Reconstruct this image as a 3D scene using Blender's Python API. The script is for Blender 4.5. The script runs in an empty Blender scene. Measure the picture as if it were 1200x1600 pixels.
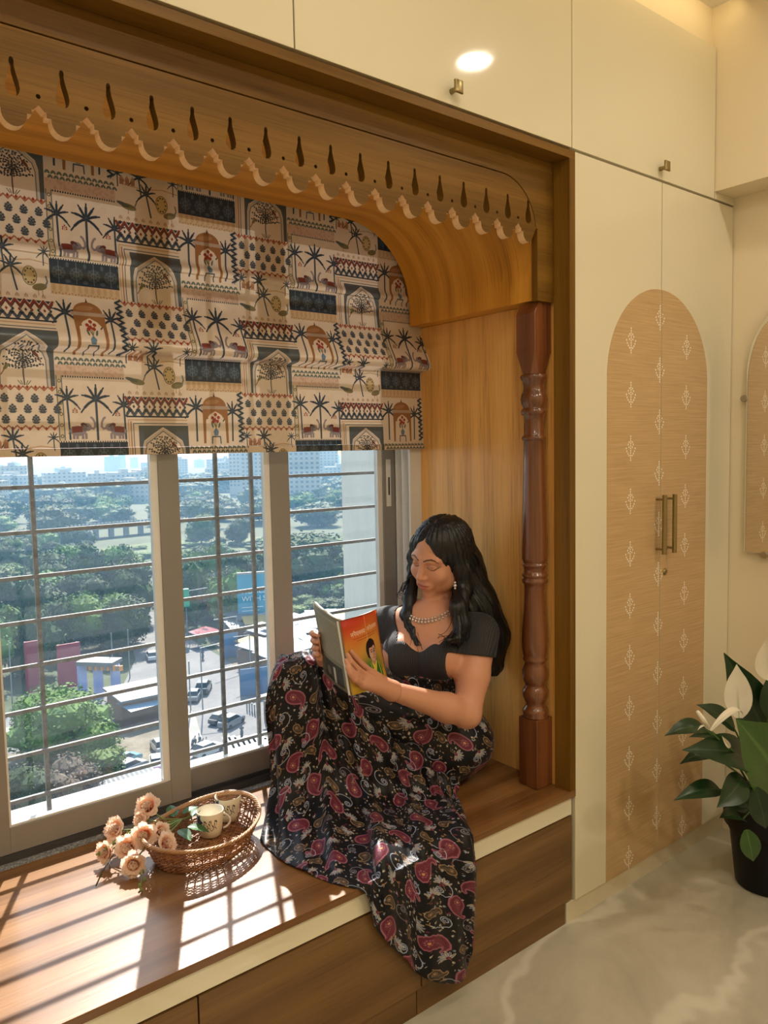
import bpy, bmesh, math, random
import numpy as np
from mathutils import Vector, Matrix

random.seed(7)
SC = bpy.context.scene
COL = SC.collection

# ------------------------------------------------------------------ camera, sky, sun, lamps, exposure
CAM_POS = (-2.0251, -1.5688, 1.5783)
CAM_ROT = np.array([[0.7824, -0.6224, -0.0201], [-0.0646, -0.0489, -0.9967], [0.6194, 0.7811, -0.0784]])   # right, down, forward
FPX = 1213.62
_u, _s, _v = np.linalg.svd(CAM_ROT); CAM_ROT = _u @ _v
cd = bpy.data.cameras.new('camera'); cam = bpy.data.objects.new('camera', cd); COL.objects.link(cam)
cd.sensor_fit = 'VERTICAL'; cd.sensor_height = 24.0; cd.lens = 24.0 * FPX / 1600.0
cd.clip_start = 0.02; cd.clip_end = 6000
M = Matrix.Identity(4)
for i in range(3):
    M[i][0] = CAM_ROT[0][i]; M[i][1] = -CAM_ROT[1][i]; M[i][2] = -CAM_ROT[2][i]; M[i][3] = CAM_POS[i]
cam.matrix_world = M
SC.camera = cam
SC.view_settings.view_transform = 'Standard'; SC.view_settings.look = 'None'
SC.view_settings.gamma = 1.0; SC.view_settings.use_curve_mapping = False
SC.view_settings.exposure = 0.0
SC.cycles.use_denoising = True
SC.cycles.max_bounces = 8; SC.cycles.diffuse_bounces = 4; SC.cycles.glossy_bounces = 4
SC.cycles.transmission_bounces = 6; SC.cycles.transparent_max_bounces = 16; SC.cycles.volume_bounces = 0
SC.cycles.sample_clamp_indirect = 6.0; SC.cycles.caustics_reflective = False; SC.cycles.caustics_refractive = False
SC.cycles.volume_step_rate = 4.0

SUN_AZ = (0.446, 0.895); SUN_EL = 43.8
wd = bpy.data.worlds.new('sky'); SC.world = wd; wd.use_nodes = True
wn = wd.node_tree.nodes; wl = wd.node_tree.links; wn.clear()
sky = wn.new('ShaderNodeTexSky'); sky.sky_type = 'NISHITA'; sky.sun_disc = False
sky.sun_elevation = math.radians(SUN_EL); sky.sun_rotation = math.atan2(SUN_AZ[0], SUN_AZ[1])
sky.air_density = 1.6; sky.dust_density = 1.0; sky.ozone_density = 1.5
bgn = wn.new('ShaderNodeBackground'); bgn.inputs[1].default_value = 0.32
won = wn.new('ShaderNodeOutputWorld'); wl.new(sky.outputs[0], bgn.inputs[0]); wl.new(bgn.outputs[0], won.inputs[0])

sd = bpy.data.lights.new('sun', 'SUN'); sun = bpy.data.objects.new('sun', sd); COL.objects.link(sun)
sd.energy = 12.0; sd.angle = math.radians(0.55); sd.color = (1.0, 0.95, 0.88)
ce = math.cos(math.radians(SUN_EL))
sun_dir = Vector((SUN_AZ[0] * ce, SUN_AZ[1] * ce, math.sin(math.radians(SUN_EL))))
sun.rotation_euler = sun_dir.to_track_quat('Z', 'Y').to_euler(); sun.location = (20, 30, 40)

LAMP_W = 6.9; COVE_W = 3.0; LAMP_COL = (1.0, 0.88, 0.69)
CEIL = 3.193
LAMPS = [(0.386, -0.806), (-0.95, -0.806), (-2.3, -0.806), (0.386, -2.3), (-0.95, -2.3), (-2.3, -2.3)]  # first one is mirrored in the loft door; other five added to balance light
def area(name, loc, aim, size, watts, color, shape='DISK', size_y=None):
    l = bpy.data.lights.new(name, 'AREA'); o = bpy.data.objects.new(name, l); COL.objects.link(o)
    l.shape = shape; l.size = size; l.energy = watts; l.color = color
    if size_y: l.size_y = size_y
    o.location = loc; o.rotation_euler = Vector(aim).to_track_quat('-Z', 'Y').to_euler()
    return o
for i, (lx, ly) in enumerate(LAMPS):
    area('downlight_glow', (lx, ly, CEIL - 0.012), (0, 0, -1), 0.125, LAMP_W * (0.62 if i < 3 else 2.3), LAMP_COL)
# LED strip lying in the ceiling cove above the loft cabinet
area('cove_strip_glow', (-1.2, -0.10, CEIL - 0.012), (0, 0.75, -0.66), 4.0, COVE_W, (1.0, 0.74, 0.36), 'RECTANGLE', 0.02)

# ------------------------------------------------------------------ helpers
ORIG = {}
def pix(ax, val, x, y):                     # the point of the plane (axis = value) that the photograph shows at pixel x, y
    d = CAM_ROT.T @ np.array([(x - 600) / FPX, (y - 800) / FPX, 1.0]); c = np.array(CAM_POS)
    return c + (val - c[ax]) / d[ax] * d

def mesh_obj(name, verts, faces, mat=None, parent=None, uv=None, smooth=False, link=True):
    me = bpy.data.meshes.new(name)
    off = ORIG.get(parent.name, (0, 0, 0)) if parent else (0, 0, 0)
    v = np.asarray(verts, dtype=float) - np.asarray(off, dtype=float)
    me.from_pydata(v.tolist(), [], [tuple(int(i) for i in f) for f in faces])
    if uv is not None:
        ul = me.uv_layers.new(name='UVMap')
        idx = np.zeros(len(me.loops), dtype=np.int32); me.loops.foreach_get('vertex_index', idx)
        ul.data.foreach_set('uv', np.asarray(uv, dtype=np.float32)[idx].ravel())
    if smooth: me.polygons.foreach_set('use_smooth', [True] * len(me.polygons))
    o = bpy.data.objects.new(name, me); COL.objects.link(o)
    if mat: me.materials.append(mat)
    if parent:
        o.parent = parent; ORIG[o.name] = off
    else: ORIG[o.name] = (0, 0, 0)
    return o

def thing(name, label, cat, loc=(0, 0, 0), group=None):
    o = bpy.data.objects.new(name, None); COL.objects.link(o); o.location = loc; ORIG[o.name] = tuple(loc)
    o['label'] = label; o['category'] = cat
    if group: o['group'] = group
    return o
def tag(o, label, cat, group=None):
    o['label'] = label; o['category'] = cat
    if group: o['group'] = group
    return o
def struct(o): o['kind'] = 'structure'; return o
def stuff(o): o['kind'] = 'stuff'; return o

class MB:
    """collects shapes as raw geometry, then links them as one mesh"""
    def __init__(s): s.v = []; s.f = []; s.uv = []; s.n = 0
    def add(s, v, f, uv=None):
        v = np.asarray(v, float); s.v.append(v); s.f += [tuple(i + s.n for i in q) for q in f]
        s.uv.append(np.asarray(uv, float) if uv is not None else np.zeros((len(v), 2))); s.n += len(v); return s
    def bm(s, b):
        b.verts.ensure_lookup_table(); b.verts.index_update()
        s.add([tuple(q.co) for q in b.verts], [[q.index for q in f.verts] for f in b.faces]); b.free(); return s
    def box(s, a, b, bev=0.0):
        a = np.minimum(a, b).astype(float) if False else np.array([min(p, q) for p, q in zip(a, b)], float); b = np.array([max(p, q) for p, q in zip(a, b)], float) if True else b
        return s._box(a, b, bev)
    def _box(s, a, b, bev):
        m = bmesh.new(); bmesh.ops.create_cube(m, size=1.0)
        for q in m.verts: q.co = Vector([(a[i] + b[i]) / 2 + q.co[i] * (b[i] - a[i]) for i in range(3)])
        if bev > 0: bmesh.ops.bevel(m, geom=list(m.edges), offset=bev, segments=2, affect='EDGES', profile=0.5)
        return s.bm(m)
    def tube(s, pts, r, n=8, cap=True, flat=1.0):
        pts = [Vector(p) for p in pts]; k = len(pts); r = r if hasattr(r, '__len__') else [r] * k
        v = []; f = []; prev = None
        for i, p in enumerate(pts):
            t = (pts[min(i + 1, k - 1)] - pts[max(i - 1, 0)]).normalized()
            if prev is None:
                a = Vector((0, 0, 1)) if abs(t.z) < 0.9 else Vector((1, 0, 0)); prev = t.cross(a).normalized()
            nx = (prev - t * prev.dot(t)).normalized(); prev = nx; ny = t.cross(nx)
            for j in range(n):
                a = 2 * math.pi * j / n; v.append(p + nx * (math.cos(a) * r[i]) + ny * (math.sin(a) * r[i] * flat))
        for i in range(k - 1):
            for j in range(n): f.append((i * n + j, i * n + (j + 1) % n, (i + 1) * n + (j + 1) % n, (i + 1) * n + j))
        if cap: f.append(tuple(range(n - 1, -1, -1))); f.append(tuple((k - 1) * n + j for j in range(n)))
        uv = [(j / n, i / max(1, k - 1)) for i in range(k) for j in range(n)]
        return s.add(v, f, uv)
    def lathe(s, prof, c, n=32, ax='z', cap=True):          # prof: (radius, height along the axis)
        v = []; f = []; k = len(prof)
        for r, h in prof:
            for j in range(n):
                a = 2 * math.pi * j / n; x, y = r * math.cos(a), r * math.sin(a)
                v.append({'z': (c[0] + x, c[1] + y, c[2] + h), 'y': (c[0] + x, c[1] + h, c[2] + y), 'x': (c[0] + h, c[1] + x, c[2] + y)}[ax])
        for i in range(k - 1):
            for j in range(n): f.append((i * n + j, i * n + (j + 1) % n, (i + 1) * n + (j + 1) % n, (i + 1) * n + j))
        if cap and prof[0][0] > 1e-6: f.append(tuple(range(n - 1, -1, -1)))
        if cap and prof[-1][0] > 1e-6: f.append(tuple((k - 1) * n + j for j in range(n)))
        return s.add(v, f, [(j / n, i / max(1, k - 1)) for i in range(k) for j in range(n)])
    def build(s, name, mat=None, parent=None, smooth=False, uv=True):
        o = mesh_obj(name, np.concatenate(s.v), s.f, mat, parent, np.concatenate(s.uv) if uv else None, smooth)
        if smooth == 'auto':
            auto_smooth(o)
        return o

def auto_smooth(o, ang=40):
    me = o.data; b = bmesh.new(); b.from_mesh(me)
    for f in b.faces: f.smooth = True
    for e in b.edges:
        if len(e.link_faces) == 2 and e.calc_face_angle(0) > math.radians(ang): e.smooth = False
    b.to_mesh(me); b.free()

def grain(o, axis, scale=1.0):
    """uv: v runs along the grain axis (metres), u across it, with a random slip so that no two boards match"""
    me = o.data
    ul = me.uv_layers.get('UVMap') or me.uv_layers.new(name='UVMap')
    co = np.zeros(len(me.vertices) * 3); me.vertices.foreach_get('co', co); co = co.reshape(-1, 3)
    du, dv = random.uniform(0, 9), random.uniform(0, 9)
    uv = ul.data
    for p in me.polygons:
        n = [abs(q) for q in p.normal]; o2 = [i for i in range(3) if i != axis]
        acr = o2[0] if n[o2[0]] <= n[o2[1]] else o2[1]
        for li in p.loop_indices:
            c = co[me.loops[li].vertex_index]
            uv[li].uv = (c[acr] * scale + du + (0.31 if acr == o2[0] else 0), c[axis] * scale + dv)
    return o

def plate(name, loops, y0, y1, mat, parent=None, plane='xz', bevel=0.0):
    """flat board with outline loops[0] and holes loops[1:], from depth y0 to y1 (a filled 2-D curve turned into a mesh)"""
    cu = bpy.data.curves.new(name, 'CURVE'); cu.dimensions = '2D'; cu.fill_mode = 'BOTH'
    cu.extrude = abs(y1 - y0) / 2 - bevel; cu.bevel_depth = bevel; cu.bevel_resolution = 1
    for lp in loops:
        sp = cu.splines.new('POLY'); sp.points.add(len(lp) - 1); sp.use_cyclic_u = True
        for i, (a, b) in enumerate(lp): sp.points[i].co = (a, b, 0, 1)
    t = bpy.data.objects.new('tmp', cu); COL.objects.link(t)
    dg = bpy.context.evaluated_depsgraph_get(); me = bpy.data.meshes.new_from_object(t.evaluated_get(dg))
    bpy.data.objects.remove(t); bpy.data.curves.remove(cu)
    co = np.zeros(len(me.vertices) * 3); me.vertices.foreach_get('co', co); co = co.reshape(-1, 3)
    d = (y0 + y1) / 2
    if plane == 'xz': w = np.stack([co[:, 0], d - co[:, 2], co[:, 1]], 1)
    elif plane == 'yz': w = np.stack([d + co[:, 2], co[:, 0], co[:, 1]], 1)
    else: w = np.stack([co[:, 0], co[:, 1], d + co[:, 2]], 1)
    fc = [list(p.vertices) for p in me.polygons]; bpy.data.meshes.remove(me)
    # weld
    key = np.round(w, 6); uq, inv = np.unique(key, axis=0, return_inverse=True); inv = inv.ravel()
    fc = [[int(inv[i]) for i in f] for f in fc]; fc = [f for f in fc if len(set(f)) == len(f)]
    o = mesh_obj(name, uq, fc, mat, parent)
    b = bmesh.new(); b.from_mesh(o.data); bmesh.ops.recalc_face_normals(b, faces=b.faces); b.to_mesh(o.data); b.free()
    return o

def arc(cx, cy, r, a0, a1, n): return [(cx + r * math.cos(math.radians(a0 + (a1 - a0) * i / n)), cy + r * math.sin(math.radians(a0 + (a1 - a0) * i / n))) for i in range(n + 1)]

# ------------------------------------------------------------------ material helpers
class NT:
    def __init__(s, name):
        s.m = bpy.data.materials.new(name); s.m.use_nodes = True; s.t = s.m.node_tree; s.t.nodes.clear()
        s.out = s.t.nodes.new('ShaderNodeOutputMaterial')
    def n(s, typ, **kw):
        q = s.t.nodes.new('ShaderNode' + typ)
        for k, v in kw.items():
            if k.startswith('i_'):
                key = k[2:]; key = int(key) if key.isdigit() else key.replace('_', ' ')
                s.set(q.inputs[key], v)
            else: setattr(q, k, v)
        return q
    def set(s, sock, v):
        if hasattr(v, 'is_output') or isinstance(v, bpy.types.NodeSocket): s.t.links.new(v, sock)
        elif isinstance(v, bpy.types.Node): s.t.links.new(v.outputs[0], sock)
        elif isinstance(v, (tuple, list)) and len(v) == 3 and sock.type == 'RGBA': sock.default_value = (*v, 1)
        else: sock.default_value = v
    def math(s, op, a, b=0.0, c=None):
        q = s.n('Math', operation=op); s.set(q.inputs[0], a); s.set(q.inputs[1], b)
        if c is not None: s.set(q.inputs[2], c)
        return q.outputs[0]
    def mix(s, f, a, b, mode='MIX'):
        q = s.n('Mix', data_type='RGBA', blend_type=mode); s.set(q.inputs[0], f); s.set(q.inputs[6], a); s.set(q.inputs[7], b); return q.outputs[2]
    def ramp(s, f, stops):
        q = s.n('ValToRGB'); e = q.color_ramp.elements
        while len(e) < len(stops): e.new(0.5)
        for i, (p, c) in enumerate(stops): e[i].position = p; e[i].color = (*c, 1) if len(c) == 3 else c
        s.set(q.inputs[0], f); return q.outputs[0]
    def noise(s, vec=None, scale=5.0, detail=3.0, rough=0.5, dist=0.0):
        q = s.n('TexNoise'); q.inputs['Scale'].default_value = scale; q.inputs['Detail'].default_value = detail
        q.inputs['Roughness'].default_value = rough; q.inputs['Distortion'].default_value = dist
        if vec is not None: s.set(q.inputs['Vector'], vec)
        return q.outputs[0]
    def mapping(s, vec, scale=(1, 1, 1), loc=(0, 0, 0), rot=(0, 0, 0)):
        q = s.n('Mapping'); s.set(q.inputs[0], vec); q.inputs['Scale'].default_value = scale; q.inputs['Location'].default_value = loc; q.inputs['Rotation'].default_value = rot; return q.outputs[0]
    def bump(s, h, strength=0.2, dist=0.01):
        q = s.n('Bump'); q.inputs['Strength'].default_value = strength; q.inputs['Distance'].default_value = dist; s.set(q.inputs['Height'], h); return q.outputs[0]
    def bsdf(s, color, rough=0.5, metal=0.0, normal=None, **kw):
        q = s.n('BsdfPrincipled'); s.set(q.inputs['Base Color'], color); s.set(q.inputs['Roughness'], rough); s.set(q.inputs['Metallic'], metal)
        if normal is not None: s.set(q.inputs['Normal'], normal)
        for k, v in kw.items(): s.set(q.inputs[k.replace('_', ' ')], v)
        s.t.links.new(q.outputs[0], s.out.inputs[0]); return q
    def uv(s): return s.n('UVMap').outputs[0]
    def obj(s): return s.n('TexCoord').outputs['Object']

def plain(name, col, rough=0.5, metal=0.0, noise=0.06, nscale=30.0, **kw):
    t = NT(name); n = t.noise(t.obj(), nscale, 4)
    c = t.mix(n, tuple(q * (1 - noise) for q in col), tuple(min(1, q * (1 + noise)) for q in col))
    t.bsdf(c, rough, metal, **kw); return t.m

def wood(name, light, mid, dark, rough=0.35, coat=0.0, wave=0.5, fine=1.0, spec=0.5):
    t = NT(name); uv = t.uv()
    big = t.noise(t.mapping(uv, (2.2, 0.35, 1)), 1.0, 2, 0.5)
    w = t.n('TexWave', wave_type='BANDS', bands_direction='X'); t.set(w.inputs[0], t.mapping(uv, (1.0, 0.10, 1)))
    w.inputs['Scale'].default_value = 2.6; w.inputs['Distortion'].default_value = 9.0; w.inputs['Detail'].default_value = 3.0
    w.inputs['Detail Scale'].default_value = 1.1; w.inputs['Detail Roughness'].default_value = 0.62
    f1 = t.noise(t.mapping(uv, (90, 2.2, 1)), 1.0, 4, 0.6)
    f2 = t.noise(t.mapping(uv, (260, 5, 1)), 1.0, 2, 0.6)
    k = t.math('ADD', t.math('MULTIPLY', w.outputs[1], wave), t.math('MULTIPLY', big, 1 - wave))
    k = t.math('ADD', t.math('MULTIPLY', k, 0.58), t.math('MULTIPLY', f1, 0.34 * fine))
    k = t.math('ADD', k, t.math('MULTIPLY', f2, 0.14 * fine))
    c = t.ramp(k, [(0.24, dark), (0.5, mid), (0.78, light)])
    pore = t.ramp(f2, [(0.30, (0.55, 0.55, 0.55)), (0.44, (1, 1, 1))])
    c = t.mix(0.5 * fine, c, pore, 'MULTIPLY')
    b = t.bump(f1, 0.12, 0.002)
    kw = dict(Coat_Weight=coat, Coat_Roughness=0.12) if coat else {}
    t.bsdf(c, rough, 0.0, b, Specular_IOR_Level=spec, **kw); return t.m

# ------------------------------------------------------------------ flat prints, drawn here pixel by pixel
class Print:
    """a small painter for flat printed patterns (numpy), wrapped at the edges when tile is set"""
    def __init__(s, w, h, bg, tile=True):
        s.w, s.h, s.tile = w, h, tile; s.a = np.zeros((h, w, 3)); s.a[:] = bg
    def _blend(s, x0, y0, cov, col):
        hh, ww = cov.shape; ys = np.arange(y0, y0 + hh); xs = np.arange(x0, x0 + ww)
        if s.tile: ys %= s.h; xs %= s.w
        else:
            ky = (ys >= 0) & (ys < s.h); kx = (xs >= 0) & (xs < s.w); cov = cov[ky][:, kx]; ys = ys[ky]; xs = xs[kx]
            if not len(ys) or not len(xs): return
        I = np.ix_(ys, xs); s.a[I] = s.a[I] * (1 - cov[..., None]) + np.asarray(col) * cov[..., None]
    def _grid(s, p, pad):
        p = np.asarray(p, float); x0, y0 = np.floor(p.min(0) - pad).astype(int); x1, y1 = np.ceil(p.max(0) + pad).astype(int) + 1
        if s.tile: x1 = min(x1, x0 + s.w); y1 = min(y1, y0 + s.h)
        else: x0 = max(x0, 0); y0 = max(y0, 0); x1 = min(x1, s.w); y1 = min(y1, s.h)
        if x1 <= x0 or y1 <= y0: return None
        Y, X = np.mgrid[y0:y1, x0:x1]; return x0, y0, X + 0.5, Y + 0.5
    @staticmethod
    def _dist(X, Y, p, closed):
        d = np.full(X.shape, 1e9); n = len(p)
        for i in range(n if closed else n - 1):
            a, b = p[i], p[(i + 1) % n]; e = b - a; L = e @ e + 1e-12
            t = np.clip(((X - a[0]) * e[0] + (Y - a[1]) * e[1]) / L, 0, 1)
            d = np.minimum(d, (X - a[0] - t * e[0]) ** 2 + (Y - a[1] - t * e[1]) ** 2)
        return np.sqrt(d)
    def poly(s, p, col, alpha=1.0):
        p = np.asarray(p, float); g = s._grid(p, 1.5)
        if g is None: return
        x0, y0, X, Y = g; ins = np.zeros(X.shape, bool); n = len(p)
        for i in range(n):
            a, b = p[i], p[(i + 1) % n]
            if a[1] == b[1]: continue
            c = ((a[1] > Y) != (b[1] > Y)) & (X < (b[0] - a[0]) * (Y - a[1]) / (b[1] - a[1]) + a[0]); ins ^= c
        d = s._dist(X, Y, p, True); sd_ = np.where(ins, d, -d); s._blend(x0, y0, np.clip(sd_ + 0.5, 0, 1) * alpha, col)
    def line(s, p, wid, col, closed=False, alpha=1.0):
        p = np.asarray(p, float); g = s._grid(p, wid / 2 + 1.5)
        if g is None: return
        x0, y0, X, Y = g; s._blend(x0, y0, np.clip(wid / 2 - s._dist(X, Y, p, closed) + 0.5, 0, 1) * alpha, col)
    def disc(s, x, y, r, col, alpha=1.0): s.line([(x, y), (x + 0.01, y)], 2 * r, col, alpha=alpha)
    def ell(s, x, y, rx, ry, ang, col, alpha=1.0, n=20):
        a = math.radians(ang); s.poly([(x + rx * math.cos(t) * math.cos(a) - ry * math.sin(t) * math.sin(a), y + rx * math.cos(t) * math.sin(a) + ry * math.sin(t) * math.cos(a)) for t in np.linspace(0, 2 * math.pi, n, endpoint=False)], col, alpha)
    def rect(s, x0, y0, x1, y1, col, alpha=1.0): s.poly([(x0, y0), (x1, y0), (x1, y1), (x0, y1)], col, alpha)
    def image(s, name):                      # row 0 is the top of the print; colours are sRGB
        im = bpy.data.images.new(name, s.w, s.h); a = np.ones((s.h, s.w, 4), np.float32); a[..., :3] = np.clip(s.a[::-1], 0, 1)
        im.pixels.foreach_set(a.ravel()); im.update(); im.pack(); return im
def teximg(t, im, vec, interp='Linear', ext='REPEAT'):
    q = t.n('TexImage', image=im, interpolation=interp, extension=ext); t.set(q.inputs[0], vec); return q
def rgb8(*c): return tuple(q / 255 for q in c)
# ------------------------------------------------------------------ materials of the room
OAK = wood('oak_veneer', (0.78, 0.38, 0.055), (0.60, 0.27, 0.030), (0.26, 0.095, 0.008), 0.38, 0.0, 0.36, 1.15, 0.3)
OAK_WINDOW_LIT = wood('oak_veneer_window_lit', (0.88, 0.50, 0.16), (0.74, 0.39, 0.11), (0.36, 0.15, 0.035), 0.30, 0.0, 0.30, 1.15)  # same veneer as OAK, lightened to paint in the window light
OAK_FRAME = wood('oak_frame_veneer', (0.235, 0.118, 0.017), (0.155, 0.074, 0.009), (0.08, 0.034, 0.004), 0.45, 0.0, 0.38, 1.0, 0.22)
OAK_SEAT = wood('oak_seat_laminate', (0.30, 0.145, 0.050), (0.20, 0.088, 0.026), (0.10, 0.040, 0.010), 0.24, 0.0, 0.4)
OAK_FRONT = wood('oak_drawer_laminate', (0.22, 0.116, 0.036), (0.155, 0.077, 0.021), (0.085, 0.038, 0.010), 0.42, 0.0, 0.35)
TEAK = wood('polished_teak', (0.24, 0.085, 0.028), (0.155, 0.05, 0.016), (0.07, 0.02, 0.007), 0.22, 0.6, 0.4)
def laminate():
    t = NT('cream_gloss_laminate'); n = t.noise(t.obj(), 2.0, 2)
    c = t.mix(n, (0.73, 0.67, 0.50), (0.77, 0.71, 0.54))
    t.bsdf(c, 0.07, 0.0, Specular_IOR_Level=0.4); return t.m
CREAM = laminate()
CREAM_EDGE = plain('cream_edge_band', (0.72, 0.64, 0.48), 0.35)
WALLP = plain('cream_wall_paint', (0.80, 0.70, 0.52), 0.6, noise=0.02, nscale=8)
CEILP = plain('white_ceiling_paint', (0.78, 0.74, 0.68), 0.7, noise=0.02)
DARKGAP = plain('dark_gap', (0.02, 0.015, 0.01), 0.8)
BRASS = plain('antique_brass', (0.30, 0.235, 0.11), 0.32, 0.9)
STEEL = plain('brushed_steel', (0.45, 0.40, 0.33), 0.3, 0.95)
def marble():
    t = NT('marble_floor'); o = t.obj()
    w = t.n('TexWave', wave_type='BANDS'); t.set(w.inputs[0], t.mapping(o, (1, 1, 1), rot=(0, 0, 0.7)))
    w.inputs['Scale'].default_value = 0.55; w.inputs['Distortion'].default_value = 14; w.inputs['Detail'].default_value = 5; w.inputs['Detail Scale'].default_value = 1.2
    v = t.ramp(w.outputs[1], [(0.0, (1, 1, 1)), (0.035, (0.2, 0.2, 0.2)), (0.07, (0, 0, 0))])
    n = t.noise(o, 2.2, 6, 0.62, 0.8)
    c = t.ramp(n, [(0.3, (0.42, 0.40, 0.32)), (0.5, (0.52, 0.49, 0.395)), (0.72, (0.62, 0.58, 0.48))])
    c = t.mix(t.math('MULTIPLY', v, 0.6), c, (0.78, 0.75, 0.66))
    t.bsdf(c, 0.12, 0.0, Specular_IOR_Level=0.5); return t.m
MARBLE = marble()
ALU = plain('powder_coated_frame', (0.26, 0.245, 0.23), 0.42, noise=0.03)
ALU_IN = plain('pale_frame_rebate', (0.75, 0.75, 0.74), 0.45, noise=0.05)
TRACK = plain('dark_track', (0.05, 0.048, 0.05), 0.5)
def granite():
    t = NT('grey_granite'); n = t.noise(t.obj(), 160, 3, 0.7)
    t.bsdf(t.ramp(n, [(0.35, (0.10, 0.11, 0.12)), (0.52, (0.30, 0.31, 0.32)), (0.66, (0.62, 0.63, 0.63))]), 0.3); return t.m
GRANITE = granite()
def steel_bar():
    t = NT('weathered_grille_paint'); n = t.noise(t.obj(), 60, 4, 0.6)
    t.bsdf(t.ramp(n, [(0.3, (0.10, 0.10, 0.095)), (0.6, (0.17, 0.165, 0.155)), (0.8, (0.30, 0.29, 0.27))]), 0.55); return t.m
GRILLE = steel_bar()
def glass():
    t = NT('dusty_window_glass'); o = t.obj()
    tr = t.n('BsdfTransparent', i_0=(0.95, 0.975, 0.98)); gl = t.n('BsdfGlossy'); gl.inputs['Roughness'].default_value = 0.01
    gl.inputs[0].default_value = (1, 1, 1, 1)
    fr = t.n('Fresnel'); fr.inputs[0].default_value = 1.45
    m1 = t.n('MixShader'); t.set(m1.inputs[0], t.math('MULTIPLY', fr.outputs[0], 0.75)); t.t.links.new(tr.outputs[0], m1.inputs[1]); t.t.links.new(gl.outputs[0], m1.inputs[2])
    di = t.n('BsdfTranslucent'); di.inputs[0].default_value = (0.8, 0.85, 0.9, 1)
    st = t.noise(t.mapping(o, (2, 2, 14)), 3.0, 4, 0.6)
    ns = t.noise(o, 9.0, 5, 0.7)
    k = t.math('MULTIPLY', t.math('ADD', t.math('MULTIPLY', st, 0.6), ns), 0.026)
    m2 = t.n('MixShader'); t.set(m2.inputs[0], k); t.t.links.new(m1.outputs[0], m2.inputs[1]); t.t.links.new(di.outputs[0], m2.inputs[2])
    t.t.links.new(m2.outputs[0], t.out.inputs[0]); return t.m
GLASS = glass()
def mirror_mat():
    t = NT('mirror_silver'); t.bsdf((0.86, 0.86, 0.82), 0.015, 1.0); return t.m
MIRROR = mirror_mat()

# ------------------------------------------------------------------ room shell
FZ = -0.009
struct(MB().box((-3.4, -3.4, FZ - 0.1), (1.3, 0.72, FZ)).build('floor', MARBLE))
struct(MB().box((-3.4, -3.4, CEIL), (1.3, 1.0, CEIL + 0.1)).build('ceiling', CEILP))
struct(MB().box((0.985, -3.4, FZ), (1.3, 0.95, CEIL)).build('wall_right', WALLP))
struct(MB().box((0.842, -3.4, 2.527), (0.985, 0.05, CEIL)).build('trim_1', WALLP))            # beam along the right wall
struct(MB().box((-3.4, -3.4, FZ), (-3.2, 0.95, CEIL)).build('wall_left', WALLP))
struct(MB().box((-3.2, -3.4, FZ), (0.985, -3.2, CEIL)).build('wall_front', WALLP))
wb = MB(); wb.box((-3.2, 0.72, FZ), (0.985, 0.90, 0.424)); wb.box((-3.2, 0.72, 2.56), (0.985, 0.90, CEIL)); wb.box((0.0, 0.72, 0.424), (0.985, 0.90, 2.56)); wb.box((-3.2, 0.72, 0.424), (-2.72, 0.90, 2.56))
struct(wb.build('wall_back', WALLP))
struct(MB().box((-3.2, 0.02, 3.052), (0.842, 0.04, CEIL)).build('trim_2', WALLP))            # strip of wall above the loft cabinet
for i, (lx, ly) in enumerate(LAMPS):
    t = thing('ceiling_downlight', 'round recessed ceiling downlight mirrored on the glossy loft door' if i == 0 else 'added unseen ceiling downlight balancing the light in row %d, place %d of the ceiling' % (1 + i // 3, 1 + i % 3), 'light', (lx, ly, CEIL), 'ceiling downlights')
    MB().lathe([(0.066, -0.004), (0.082, -0.004), (0.084, 0.0), (0.066, 0.0), (0.066, -0.004)], (lx, ly, CEIL), 28).build('trim_ring', ALU_IN, t, True)
    MB().lathe([(0.0, -0.002), (0.064, -0.002)], (lx, ly, CEIL), 24).build('reflector', ALU_IN, t, True)

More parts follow.
